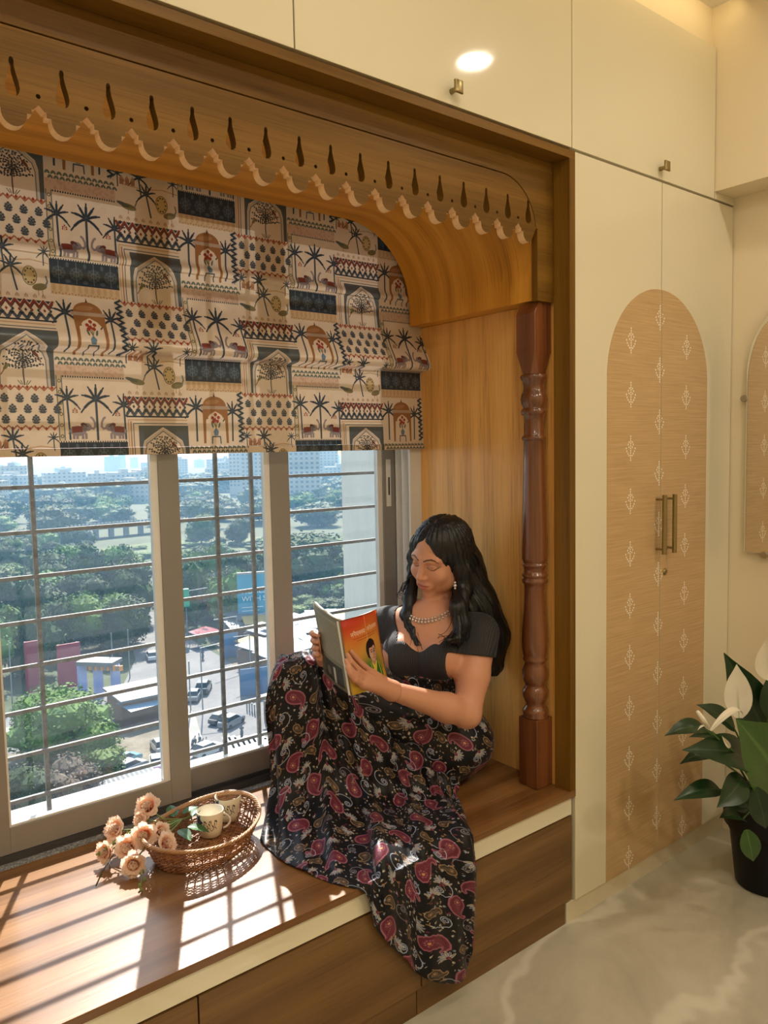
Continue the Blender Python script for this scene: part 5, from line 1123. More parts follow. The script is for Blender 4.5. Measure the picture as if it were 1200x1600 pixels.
RS = [(232, 1262, 0.105, (-.55, -.6, .75), 1.12, [(255, 1280, .075)], 'uppermost peach rose of the bunch, nearest the window frame'),
      (224, 1281, 0.085, (-.9, -.3, .4), .85, [(255, 1286, .07)], 'small peach rose tucked beneath the uppermost rose'),
      (184, 1296, 0.060, (-.8, -.4, .6), 1.1, [(215, 1296, .07), (262, 1290, .07)], 'pale peach rose at the window side of the bunch'),
      (226, 1304, 0.080, (-.5, -.85, .35), 1.1, [(255, 1292, .075)], 'deep peach rose in the middle of the bunch facing the room'),
      (249, 1300, 0.072, (.1, -.9, .45), .85, [(268, 1288, .07)], 'smaller peach rose beside the middle rose, nearest the leaves'),
      (202, 1322, 0.055, (-.7, -.75, .3), 1.1, [(225, 1305, .07), (262, 1291, .07)], 'orange peach rose below the middle rose'),
      (168, 1330, 0.034, (-.9, -.5, .35), .95, [(190, 1315, .055), (240, 1296, .07)], 'outermost peach rose by the dark twig on the window side'),
      (209, 1349, 0.030, (-.4, -.9, .25), 1.05, [(228, 1322, .06), (262, 1296, .07)], 'lowest peach rose resting on the seat before the tray'),
      (256, 1320, 0.062, (.35, -.85, .5), 1.0, [(268, 1298, .068)], 'flattened peach rose lying on the tray rim'),]
for i, (x, y, h, fc_, s, sp, lb) in enumerate(RS):
    lv = []
    if i in (0, 2, 3, 5, 8): lv = [(wp(*[(272, 1277, .06), (285, 1272, .065), (292, 1292, .06), (280, 1296, .058), (300, 1276, .066)][[0, 2, 3, 5, 8].index(i)]), [(.2, .9, .35), (.9, .1, .25), (.75, -.65, -.05), (.1, -.9, .0), (.8, .5, .3)][[0, 2, 3, 5, 8].index(i)], [1.05, .9, 1.1, 1.05, .8][[0, 2, 3, 5, 8].index(i)])]
    rose(wp(x, y, h), fc_, s * 1.12, [wp(*q) for q in sp] + [J, wp(310 + 2 * i, 1272 - i, .05)], lb, lv)
m = MB(); m.tube([wp(183, 1328, .04), wp(170, 1345, .03), wp(160, 1362, .02), wp(150, 1384, .004)], 0.0022, 6); m.tube([wp(170, 1345, .03), wp(172, 1358, .018)], .0014, 5); tag(m.build('dark_twig', STEMD, None, True), 'thin dark twig leaning from the roses onto the seat', 'twig')
m = MB(); m.tube([wp(212, 1352, .02), wp(222, 1370, .012), wp(219, 1388, .006)], 0.0016, 6)
for q, h in (((224, 1362), .018), ((227, 1374), .014), ((218, 1384), .01), ((221, 1391), .006)): c = wp(*q, h); m.lathe([(0, -.007), (.0035, -.002), (.003, .004), (0, .008)], c, 8)
stp = m.build('budding_sprig', STEM, None, True); tag(stp, 'thin green sprig with small buds trailing down onto the seat below the roses', 'sprig'); m = MB()
m.tube([wp(150, 1336, .035), wp(185, 1312, .062), wp(222, 1288, .085)], .0018, 6)
for k in range(6): c = wp(155 + 11 * k, 1334 - 8 * k, .04 + .009 * k); m.lathe([(0, -.008), (.003, -.002), (.0028, .004), (0, .009)], c, 8)
stp = m.build('budding_sprig', STEM, None, True); tag(stp, 'thin green sprig with small buds lying across the front of the roses', 'sprig')

# ------------------------------------------------------------------ peace lily in its pot
LILY = leafm('lily_leaf', (0.005, 0.024, 0.006), (0.012, 0.044, 0.010), 0.33, 0.08); LILYL = leafm('lily_leaf_young', (0.03, 0.085, 0.015), (0.055, 0.13, 0.025), 0.32, 0.12)
def spathe_m():
    t = NT('white_spathe'); uv = t.uv(); sep = t.n('SeparateXYZ'); t.set(sep.inputs[0], uv); ac = t.math('ABSOLUTE', t.math('SUBTRACT', sep.outputs[0], .5))
    c = t.mix(t.math('MULTIPLY', t.ramp(ac, [(0, (1, 1, 1)), (.07, (0, 0, 0))]), t.ramp(sep.outputs[1], [(0.1, (1, 1, 1)), (.6, (0, 0, 0))])), (0.72, 0.66, 0.54), (0.35, 0.42, 0.16)); b = t.bsdf(c, 0.5); return t.m
SPATHE = spathe_m(); BLACKP = plain('black_plastic_pot', (0.006, 0.006, 0.007), 0.4, noise=0.05, Specular_IOR_Level=0.2); SOIL = plain('potting_soil', (0.02, 0.014, 0.01), 0.95)
PX, PY = 0.712, -0.300
lily = thing('peace_lily', 'peace lily with white spathes in a black pot on the floor by the wardrobe', 'plant', (PX, PY, FZ))
pot = MB().lathe([(0.0, 0.001), (0.098, 0.001), (0.104, 0.006), (0.106, 0.02), (0.128, 0.215), (0.146, 0.225), (0.150, 0.30), (0.148, 0.305), (0.140, 0.303), (0.134, 0.225), (0.130, 0.20)], (PX, PY, FZ), 44, 'z', False).build('pot', BLACKP, lily, 'auto')
MB().lathe([(0.0, 0.285), (0.136, 0.28)], (PX, PY, FZ), 24, 'z', False).build('soil', SOIL, lily)
def P3(x, y, yy): p = pix(1, yy, x, y); return Vector((float(p[0]), float(p[1]), float(p[2])))
def blade(name, base, tip, w_, mat, sag, fold=.10, roll=0.0, facing=None):
    """one leaf from its base to its tip: w_ wide, arched by sag, its face turned by roll about its length"""
    base = Vector(base); tip = Vector(tip); d = tip - base; l = d.length; x = d.normalized()
    fz = Vector(facing).normalized() if facing else Vector((0, 0, 1)); y = fz.cross(x)
    y = y.normalized() if y.length > 1e-3 else Vector((0, 1, 0)); z = x.cross(y); n = 12; v = []; uv = []; f = []
    for j in range(n + 1):
        t_ = j / n; hw = w_ / 2 * max(0.015, math.sin(math.pi * min(1, t_ * .97 + .03) ** 0.78)) ** 0.9 * (1 - 0.25 * max(0, t_ - .75) / .25)
        arch = sag * l * 4 * t_ * (1 - t_)
        for s in (-1, -.5, 0, .5, 1): v.append(base + x * (l * t_) + y * (s * hw) + z * (arch + fold * hw * abs(s) * 2 + .02 * hw * math.sin(t_ * 14 + s))); uv.append((s / 2 + .5, t_))
    for j in range(n):
        for i in range(4): a = j * 5 + i; f.append((a, a + 1, a + 6, a + 5))
    return mesh_obj(name, [(min(q.x, .978), min(q.y, -.004), q.z) for q in v], f, mat, lily, uv, True)
crown_ = Vector((PX, PY, FZ + 0.29))
tocam = Vector((-.75, -.6, .25))
def leaf(bx, by, bd, tx, ty, td, w_, mat=None, sag=.06, facing=(0, 0, 1), stalk=True):
    b_ = P3(bx, by, bd); t_ = P3(tx, ty, td); b_.x = min(b_.x, .955); t_.x = min(t_.x, .945); o = blade('leaf', b_, t_, w_, mat or LILY, sag, facing=facing)
    if stalk:
        c = crown_ + (b_ - crown_) * .08; c.z = crown_.z; MB().tube([tuple(c), tuple(c * .5 + b_ * .5 + Vector((0, 0, .03))), tuple(b_)], [.0045, .0035, .003], 6).build('stalk', LILYL, lily, True)
# broad leaf behind the flower, low left sprays, centre leaves, fresh leaf in front
leaf(1205, 1165, -.30, 1131, 1020, -.22, .150, None, .05, tocam)
leaf(1215, 1130, -.36, 1212, 1040, -.34, .120, None, .05, tocam)
leaf(1104, 1140, -.33, 1038, 1150, -.28, .062, None, .16, (-.2, -.5, .9)); leaf(1148, 1140, -.31, 1088, 1101, -.24, .075, None, .10, (-.3, -.6, .8))
leaf(1170, 1192, -.42, 1066, 1172, -.36, .115, None, .14, (-.4, -.75, .75)); leaf(1115, 1180, -.34, 1062, 1194, -.33, .050, None, .12, (-.2, -.5, .9)); leaf(1130, 1160, -.28, 1076, 1152, -.26, .05, None, .1, (-.2, -.4, .9))
leaf(1125, 1234, -.38, 1052, 1251, -.34, .062, None, .15, (-.3, -.6, .85)); leaf(1160, 1215, -.44, 1120, 1262, -.44, .085, None, .10, tocam)
leaf(1222, 1222, -.47, 1150, 1124, -.45, .215, LILYL, .04, (-.62, -.7, .35)); leaf(1180, 1230, -.47, 1196, 1294, -.47, .075, None, .08, tocam)
leaf(1166, 1296, -.47, 1177, 1346, -.47, .060, LILYL, .05, tocam, False); leaf(1160, 1280, -.40, 1124, 1278, -.40, .06, None, .1, (-.2, -.4, .9))
leaf(1170, 1250, -.36, 1140, 1262, -.33, .06, None, .1, tocam); leaf(1200, 1240, -.34, 1215, 1180, -.30, .10, None, .08, tocam); leaf(1190, 1210, -.30, 1160, 1160, -.28, .10, None, .06, tocam)
leaf(1230, 1230, -.40, 1260, 1130, -.36, .12, None, .08, tocam); leaf(1240, 1260, -.44, 1300, 1240, -.44, .10, None, .12); leaf(1225, 1215, -.30, 1280, 1150, -.22, .12, None, .1)
for k in range(6): leaf(1168 + 12 * k, 1262 - 6 * (k % 2), -.38 + .02 * k, 1150 + 22 * k, 1218 + 12 * (k % 3), -.34 + .02 * k, .07, None, .1, tocam)
def spathe(bx, by, bd, tx, ty, td, w_, fold, facing=None, spadix=None, sag=-.04):
    b_ = P3(bx, by, bd); t_ = P3(tx, ty, td); blade('spathe', b_, t_, w_, SPATHE, sag, fold, facing=facing or tocam); c = crown_.copy()
    MB().tube([tuple(c), tuple(c * .5 + b_ * .5 + Vector((-.02, 0, .04))), tuple(b_)], [.004, .0032, .003], 6).build('flower_stalk', LILYL, lily, True)
    if spadix:
        a, e = P3(*spadix[0]), P3(*spadix[1]); MB().tube([tuple(a), tuple(a * .5 + e * .5), tuple(e)], [.0055, .0078, .005], 9).build('spadix', CHINA, lily, True)
spathe(1155, 1122, -.40, 1151, 1038, -.39, .083, .10)
spathe(1110, 1142, -.42, 1161, 1118, -.44, .022, .3, (-.2, -.4, .9), ((1107, 1136, -.42), (1090, 1112, -.42)), .30)
spathe(1205, 1062, -.46, 1196, 1000, -.46, .085, .12); blade('spathe', P3(1108, 1140, -.42), P3(1090, 1141, -.44), .012, SPATHE, .1, .2, facing=(0, 0, 1))
spathe(1140, 1168, -.44, 1128, 1150, -.44, .014, .6); 
# ------------------------------------------------------------------ the reading woman: surfaces grown from distance fields
def seg(P, a, b, ra, rb):
    a = np.asarray(a, float); b = np.asarray(b, float); e = b - a; t = np.clip(((P - a) @ e) / (e @ e + 1e-12), 0, 1)
    return np.linalg.norm(P - a - t[..., None] * e, axis=-1) - (ra + (rb - ra) * t)
def ell(P, c, B, r):                                                     # B rows: axes
    q = ((P - np.asarray(c, float)) @ np.asarray(B, float).T) / np.asarray(r, float); k = np.linalg.norm(q, axis=-1)
    k2 = np.linalg.norm(q / np.asarray(r, float), axis=-1); return k * (k - 1) / np.maximum(k2, 1e-9)
def smin(a, b, k): h = np.clip(0.5 + 0.5 * (b - a) / k, 0, 1); return b * (1 - h) + a * h - k * h * (1 - h)
def smax(a, b, k): return -smin(-a, -b, k)
def surface(fn, lo, hi, h):
    """surface nets: the zero level of fn on a grid of step h, as vertices and quads"""
    lo = np.asarray(lo, float); n = np.ceil((np.asarray(hi, float) - lo) / h).astype(int) + 1
    ax = [lo[i] + h * np.arange(n[i]) for i in range(3)]; V = np.zeros(n)
    for i0 in range(0, n[0], 24):
        X, Y, Z = np.meshgrid(ax[0][i0:i0 + 24], ax[1], ax[2], indexing='ij'); V[i0:i0 + 24] = fn(np.stack([X, Y, Z], -1))
    ins = V < 0; c = np.zeros(n - 1, int)
    for dx in (0, 1):
        for dy in (0, 1):
            for dz in (0, 1): c += ins[dx:n[0] - 1 + dx, dy:n[1] - 1 + dy, dz:n[2] - 1 + dz]
    act = (c > 0) & (c < 8); idx = -np.ones(n - 1, int); I = np.argwhere(act); idx[act] = np.arange(len(I)); S = np.zeros((len(I), 3)); C = np.zeros(len(I))
    cor = [(x, y, z) for x in (0, 1) for y in (0, 1) for z in (0, 1)]
    for a in cor:
        for k in range(3):
            if a[k]: continue
            b = list(a); b[k] = 1; A = I + a; B_ = I + b; va = V[A[:, 0], A[:, 1], A[:, 2]]; vb = V[B_[:, 0], B_[:, 1], B_[:, 2]]; m = (va < 0) != (vb < 0); t = va[m] / (va[m] - vb[m])
            S[m] += np.asarray(a) + t[:, None] * (np.asarray(b) - np.asarray(a)); C[m] += 1
    P = lo + h * (I + S / C[:, None]); F = []
    for k in range(3):
        u, w = (k + 1) % 3, (k + 2) % 3; a = [slice(None)] * 3; b = [slice(None)] * 3; a[k] = slice(0, n[k] - 1); b[k] = slice(1, n[k]); a[u] = b[u] = slice(1, n[u] - 1); a[w] = b[w] = slice(1, n[w] - 1)
        A = ins[tuple(a)]; B_ = ins[tuple(b)]; E = np.argwhere(A != B_); fl = A[tuple(E.T)]; E = E.copy(); E[:, u] += 1; E[:, w] += 1
        q = []
        for du, dw in ((-1, -1), (0, -1), (0, 0), (-1, 0)): e = E.copy(); e[:, u] += du; e[:, w] += dw; q.append(idx[e[:, 0], e[:, 1], e[:, 2]])
        q = np.stack(q, 1); q[~fl] = q[~fl][:, ::-1]; F.append(q)
    return P, np.concatenate(F)

AX_N = np.array([-.882, -.471, 0.]); AX_A = np.array([.471, -.882, 0.]); AX_Z = np.array([0, 0, 1.]); BODYB = np.array([AX_A, AX_Z, AX_N])
C1 = np.array([-.295, .372, .930]); SHC = np.array([-.29, .372, .985]); SHN = SHC + .168 * AX_A + [0, 0, -.012]; SHF = SHC - .168 * AX_A + [0, 0, -.008]
ELN = np.array([-.335, .160, .742]); WRN = np.array([-.600, .208, .862]); ELF = np.array([-.485, .595, .825]); WRF = np.array([-.668, .452, .915])
HS = 1.08; HC = np.array([-.259, .358, 1.221])
_p = math.radians(14); _r = 0.16; _fh = np.array([-.984, -.18, 0]); _l = np.array([.18, -.984, 0])
HF = math.cos(_p) * _fh - math.sin(_p) * AX_Z; _U = math.sin(_p) * _fh + math.cos(_p) * AX_Z
HL = math.cos(_r) * _l - math.sin(_r) * _U; HU = math.sin(_r) * _l + math.cos(_r) * _U; HEADB = np.array([HL, HU, HF])
def hw(a, u, d): return HC + HS * (a * HL + u * HU + d * HF)
def torso(P):
    d = ell(P, C1, BODYB, (.142, .150, .098))
    d = smin(d, seg(P, SHN - AX_A * .03, SHF + AX_A * .03, .050, .050), .05)
    d = smin(d, seg(P, SHC + [.015, .0, -.005], SHC + [.012, 0, .03], .062, .046), .03)
    for s in (-1, 1): d = smin(d, ell(P, C1 + AX_N * .080 + AX_A * .066 * s + [0, 0, -.030], BODYB, (.072, .070, .070)), .028)
    d = smin(d, seg(P, C1 + [-.0, 0, -.06], [-.285, .375, .70], .100, .115), .05)
    d = smin(d, ell(P, [-.25, .375, .585], np.eye(3), (.155, .185, .118)), .06)
    return d
def limbs(P):
    d = seg(P, SHN, SHN * .45 + ELN * .55, .058, .053); d = smin(d, seg(P, SHN * .45 + ELN * .55, ELN, .053, .043), .02)
    d = smin(d, seg(P, ELN, ELN * .72 + WRN * .28, .043, .044), .02); d = smin(d, seg(P, ELN * .72 + WRN * .28, WRN, .044, .027), .02)
    f = smin(seg(P, SHF, ELF, .054, .041), smin(seg(P, ELF, ELF * .7 + WRF * .3, .042, .042), seg(P, ELF * .7 + WRF * .3, WRF, .042, .026), .02), .02)
    return np.minimum(d, f)
def legs(P):
    d = None
    for h, k, a, t in (((-.30, .31, .565), (-.672, .485, .880), (-.70, .49, .52), (-.765, .48, .480)), ((-.30, .46, .565), (-.725, .560, .855), (-.735, .555, .52), (-.78, .545, .480))):
        q = smin(seg(P, h, k, .080, .044), smin(seg(P, k, a, .044, .030), seg(P, a, t, .026, .016), .02), .03); d = q if d is None else np.minimum(d, q)
    return d
def skull(P):
    q = (P - HC) @ HEADB.T / HS; E3 = np.eye(3)
    d = ell(q, (0, .032, -.012), E3, (.0745, .088, .098)); d = smin(d, ell(q, (0, -.034, .030), E3, (.0605, .074, .064)), .03)
    d = smin(d, ell(q, (0, -.106, .064), E3, (.021, .018, .020)), .032)
    aq = q.copy(); aq[..., 0] = np.abs(aq[..., 0])
    d = smin(d, ell(aq, (.043, -.064, .020), E3, (.023, .027, .032)), .03); d = smin(d, ell(aq, (.0365, -.032, .066), E3, (.025, .022, .020)), .02)
    d = smin(d, seg(aq, (.012, .020, .090), (.042, .020, .076), .008, .009), .02)
    d = smax(d, -ell(aq, (.031, .001, .104), E3, (.017, .011, .016)), .012); d = smin(d, ell(aq, (.030, .000, .0815), E3, (.0145, .0100, .0105)), .003)
    d = smin(d, seg(q, (0, .012, .090), (0, -.032, .108), .0065, .0105), .010); d = smin(d, ell(aq, (.0115, -.036, .099), E3, (.008, .0065, .009)), .005); d = smax(d, -ell(aq, (.007, -.043, .104), E3, (.0035, .003, .004)), .003)
    d = smin(d, ell(q, (0, -.066, .084), E3, (.030, .018, .014)), .012)
    up = q[..., 1] - q[..., 0] ** 2 * 7.0                              # smiling mouth line
    qm = q.copy(); qm[..., 1] = up
    d = smin(d, ell(qm, (0, -.0605, .0955), E3, (.022, .0046, .0062)), .004); d = smin(d, ell(qm, (0, -.0705, .0940), E3, (.018, .0055, .0066)), .004); d = smax(d, -ell(qm, (0, -.0652, .1035), E3, (.026, .0011, .0065)), .002)
    d = smin(d, ell(aq, (.074, -.012, -.012), np.array([[1, 0, 0], [0, .96, .28], [0, -.28, .96]]), (.008, .030, .017)), .006)
    return d * HS
NECKB = SHC + np.array([.0, 0, .02])
def neck(P): return seg(P, NECKB + np.array([.020, 0, -.01]), hw(0, -.05, -.036), .043, .040)
def body_sdf(P):
    d = smin(torso(P), limbs(P), .025); d = smin(d, legs(P), .03); return smin(d, neck(P), .03)

# hands: each finger its own chain of segments rooted in the palm
def hand_sdf(P, wr, fingers, palm, thumb):
    d = seg(P, wr[0], wr[1], .0275, .026)
    for a, b, r0, r1 in palm: d = smin(d, seg(P, a, b, r0, r1), .014)
    for pts in fingers + [thumb]:
        f = None
        for (a, b, r0, r1) in zip(pts[:-1], pts[1:], (.0098, .0088, .0080), (.0088, .0080, .0066)):
            q = seg(P, a, b, r0, r1); f = q if f is None else smin(f, q, .003)
        d = smin(d, f, .006)
    return d
BOOK = {k: np.array(v) for k, v in dict(Rt=(-.5927, .285, 1.0964), Rb=(-.5810, .250, .8823), St=(-.7644, .235, 1.0951), Lt=(-.7590, .385, 1.1290)).items()}
BUP = BOOK['Rb'] - BOOK['Rt']; BOOK['Sb'] = BOOK['St'] + BUP; BOOK['Lb'] = BOOK['Lt'] + BUP
_ex = (BOOK['Rt'] - BOOK['St']); BW = np.linalg.norm(_ex); _ex = _ex / BW; _ey = -BUP / np.linalg.norm(BUP); _ey = _ey - _ex * (_ey @ _ex); _ey /= np.linalg.norm(_ey); BN = np.cross(_ex, _ey); BN = BN if BN @ (np.array(CAM_POS) - BOOK['St']) > 0 else -BN
def onbook(px, py, out):                                                # a point held out in front of the front cover
    d = CAM_ROT.T @ np.array([(px - 600) / FPX, (py - 800) / FPX, 1.0]); c = np.array(CAM_POS); o = BOOK['St'] + BN * out; return c + d * (((o - c) @ BN) / (d @ BN))
NF = []
for pts in ([(583, 1052, .016), (567, 1039, .016), (556, 1027, .014), (549, 1018, .011)], [(577, 1058, .020), (560, 1046, .022), (549, 1034, .020), (543, 1023, .015)], [(571, 1064, .022), (556, 1054, .026), (546, 1043, .024), (541, 1032, .018)], [(567, 1070, .022), (555, 1062, .028), (548, 1053, .027), (543, 1044, .022)]): NF.append([onbook(*p) for p in pts])
NT_ = [onbook(598, 1064, -.014), onbook(588, 1050, -.026), onbook(580, 1040, -.028), onbook(574, 1031, -.026)]
NP = [(WRN, NF[0][0], .025, .0125), (WRN, NF[1][0], .025, .0135), (WRN, NF[2][0], .024, .0135), (WRN, NF[3][0], .022, .0125), (WRN, NT_[0], .022, .015)]
_lx = (BOOK['Lt'] - BOOK['St']); _lx /= np.linalg.norm(_lx); LN = np.cross(_lx, _ey); LN = LN if LN @ (np.array([-1.5, -.3, 0])) > 0 else -LN
def onback(s, t, out): return BOOK['St'] + _lx * .154 * s + BUP * t + LN * out
FF = []
for k, (s, t) in enumerate(((.62, .42), (.66, .52), (.72, .62), (.80, .71))):
    FF.append([onback(1.12, t + .10, -.004), onback(1.09, t + .04, .012), onback(.97, t + .01, .0145), onback(s + .22, t, .0125)])
FT = [onback(1.05, .80, -.012), onback(.92, .74, -.016), onback(.80, .66, -.016), onback(.70, .60, -.015)]
FP = [(WRF, FF[0][0], .025, .012), (WRF, FF[1][0], .025, .013), (WRF, FF[2][0], .024, .013), (WRF, FF[3][0], .022, .012), (WRF, FT[0], .020, .014)]
def near_hand(P): return hand_sdf(P, (WRN - (WRN - ELN) * .12, WRN), NF, NP, NT_)
def far_hand(P): return hand_sdf(P, (WRF - (WRF - ELF) * .12, WRF), FF, FP, FT)

def body_all(P):
    d = smin(body_sdf(P), skull(P), .014)
    cut = (P - hw(0, -.085, -.02)) @ HU; d = np.maximum(d, cut - .006)               # head grid takes over above the neck
    for e, w_ in ((ELN, WRN), (ELF, WRF)):
        t = (w_ - e) / np.linalg.norm(w_ - e); d = np.maximum(d, np.where(np.linalg.norm(P - w_, axis=-1) < .09, (P - w_) @ t + .012, -1))
    return d
def head_all(P): return np.maximum(smin(body_sdf(P), skull(P), .014), -((P - hw(0, -.085, -.02)) @ HU) - .006)
parts_ = []
parts_.append(surface(body_all, (-1.06, .06, .452), (-.03, .72, 1.13), .0062))
hb = np.array([hw(a, u, d) for a in (-.1, .1) for u in (-.13, .14) for d in (-.13, .135)]); parts_.append(surface(head_all, hb.min(0), hb.max(0), .0027))
for fn, fs, w_, e in ((near_hand, NF + [NT_], WRN, ELN), (far_hand, FF + [FT], WRF, ELF)):
    pp = np.array([q for f_ in fs for q in f_] + [w_ - (w_ - e) * .1]); tt = (w_ - e) / np.linalg.norm(w_ - e)
    parts_.append(surface(lambda P, fn=fn, w_=w_, tt=tt: np.maximum(fn(P), -((P - w_) @ tt) - .016), pp.min(0) - .035, pp.max(0) + .035, .0024))
PV = np.concatenate([p[0] for p in parts_]); off = np.cumsum([0] + [len(p[0]) for p in parts_]); PF = np.concatenate([p[1] + o for p, o in zip(parts_, off)])

SK = rgb8(200, 144, 115)
def face_print():
    W_ = 400; P = Print(W_, 520, SK, False); X = lambda a: (a / .2 + .5) * W_; Y = lambda u: (.5 - u / .26) * 520
    dk = rgb8(36, 22, 18)
    for s in (-1, 1):
        P.ell(X(.038 * s), Y(-.030), 36, 28, 0, rgb8(196, 124, 98), .22); P.ell(X(.031 * s), Y(.006), 32, 15, 0, rgb8(150, 98, 74), .35)
        br = [(.010, .0205), (.020, .0255), (.032, .0275), (.043, .0245), (.051, .0185)]
        for k in range(4): P.line([(X(br[k][0] * s), Y(br[k][1])), (X(br[k + 1][0] * s), Y(br[k + 1][1]))], [9, 9, 8, 5][k], rgb8(40, 26, 20), alpha=.9)
        la = [(.0155, -.0015), (.022, -.0060), (.031, -.0078), (.040, -.0058), (.0465, -.0010)]; P.line([(X(a * s), Y(b)) for a, b in la], 5, dk); P.line([(X(.0465 * s), Y(-.001)), (X(.051 * s), Y(.0015))], 3.5, dk)
        P.line([(X(a * s), Y(b + .0095)) for a, b in la[1:-1]], 2.5, rgb8(110, 68, 50), alpha=.7)
        P.ell(X(.0072 * s), Y(-.0425), 6, 4, 0, rgb8(92, 52, 40), .8)
    sm = lambda a, b: (X(a), Y(b + a * a * 7))
    lp = rgb8(168, 88, 84)
    P.poly([sm(-.024, -.0645), sm(-.012, -.0592), sm(-.004, -.0570), sm(0, -.0585), sm(.004, -.0570), sm(.012, -.0592), sm(.024, -.0645), sm(0, -.0650)], lp, .85); P.poly([sm(-.023, -.0655), sm(0, -.0660), sm(.023, -.0655), sm(.012, -.0745), sm(0, -.0768), sm(-.012, -.0745)], rgb8(182, 98, 92), .85); P.line([sm(a, -.0652) for a in np.linspace(-.026, .026, 9)], 2.6, rgb8(92, 44, 40), alpha=.85)
    return P.image('face_print')
def skin_mat():
    t = NT('warm_brown_skin'); q = teximg(t, face_print(), t.uv(), ext='EXTEND'); at = t.n('Attribute', attribute_name='facemask')
    n = t.noise(t.obj(), 60, 4); lin = tuple(((c + .055) / 1.055) ** 2.4 for c in SK)
    c = t.mix(at.outputs['Fac'], (*lin, 1), q.outputs[0]); c = t.mix(t.math('MULTIPLY', n, .25), c, tuple(k * .8 for k in lin))
    t.bsdf(c, .46, 0.0, t.bump(t.noise(t.obj(), 900, 2), .05, .0004), Subsurface_Weight=.12, Subsurface_Radius=(.02, .008, .004), Subsurface_Scale=.4, Specular_IOR_Level=.4); return t.m
woman = mesh_obj('person', PV, PF.tolist(), skin_mat(), None, None, True)
me = woman.data; hq = (PV - HC) @ HEADB.T / HS
ul = me.uv_layers.new(name='UVMap'); li = np.zeros(len(me.loops), np.int32); me.loops.foreach_get('vertex_index', li)
ul.data.foreach_set('uv', np.stack([hq[li, 0] / .2 + .5, hq[li, 1] / .26 + .5], 1).astype(np.float32).ravel())
fm = np.clip((hq[:, 2] - .028) / .02, 0, 1) * (np.abs(hq[:, 0]) < .095) * (hq[:, 1] > -.125) * (hq[:, 1] < .125) * np.clip((.125 - hq[:, 2]) / .01, 0, 1); at = me.attributes.new('facemask', 'FLOAT', 'POINT'); at.data.foreach_set('value', fm.astype(np.float32))
tag(woman, 'seated woman reading a book, in ribbed black top and paisley skirt', 'person')
def worn(name, P, F, mat, smooth=True, uv=None): return mesh_obj(name, P, F, mat, woman, uv, smooth)

# ribbed black top
def top_sdf(P):
    d = torso(P); a = SHN; b = SHN * .5 + ELN * .5
    arm = np.minimum(seg(P, SHN, ELN, .060, .054), seg(P, SHF, ELF, .057, .050)); d = smin(d, arm, .022) - .0062
    dn = (ELN - SHN) / np.linalg.norm(ELN - SHN); df = (ELF - SHF) / np.linalg.norm(ELF - SHF); q = P - SHC; s = q @ AX_A
    cn = np.where(s > .10, (P - SHN) @ dn - .070 - (q @ AX_N) * .25, -1); cf = np.where(s < -.10, (P - SHF) @ df - .055, -1)
    d = np.maximum(d, np.maximum(cn, cf)); d = np.maximum(d, .832 - P[..., 2] + .10 * (q @ AX_N) * 0)
    as_ = np.abs(s); zn = .944 + .016 * np.cos(np.clip(as_, 0, .1) / .06 * math.pi - math.pi) + np.where(as_ > .072, (as_ - .072) * 2.2, 0) - .004
    front = (q @ AX_N) > -.015
    d = np.where(front, smax(d, P[..., 2] - zn, .004), d)
    d = np.maximum(d, .074 - np.linalg.norm((P - NECKB - AX_N * .02)[..., :2], axis=-1) - np.clip((.93 - P[..., 2]) * 3, 0, 1)) ; return d
def knit():
    t = NT('ribbed_black_knit'); m = t.mapping(t.obj(), (1, 1, 1), rot=(0, 0, math.atan2(.882, .471))); sep = t.n('SeparateXYZ'); t.set(sep.inputs[0], m)
    n = t.noise(t.obj(), 7, 2); x = t.math('ADD', t.math('MULTIPLY', sep.outputs[0], 1.0), t.math('MULTIPLY', n, .035)); r_ = t.math('SINE', t.math('MULTIPLY', x, 1150.0))
    c = t.mix(t.math('ADD', .5, t.math('MULTIPLY', r_, .5)), (.006, .006, .008), (.030, .030, .036)); t.bsdf(c, .75, 0.0, t.bump(r_, .5, .0015), Sheen_Weight=.06, Sheen_Roughness=.4); return t.m
worn('ribbed_top', *surface(top_sdf, (-.58, .09, .81), (-.10, .68, 1.09), .0050), knit())

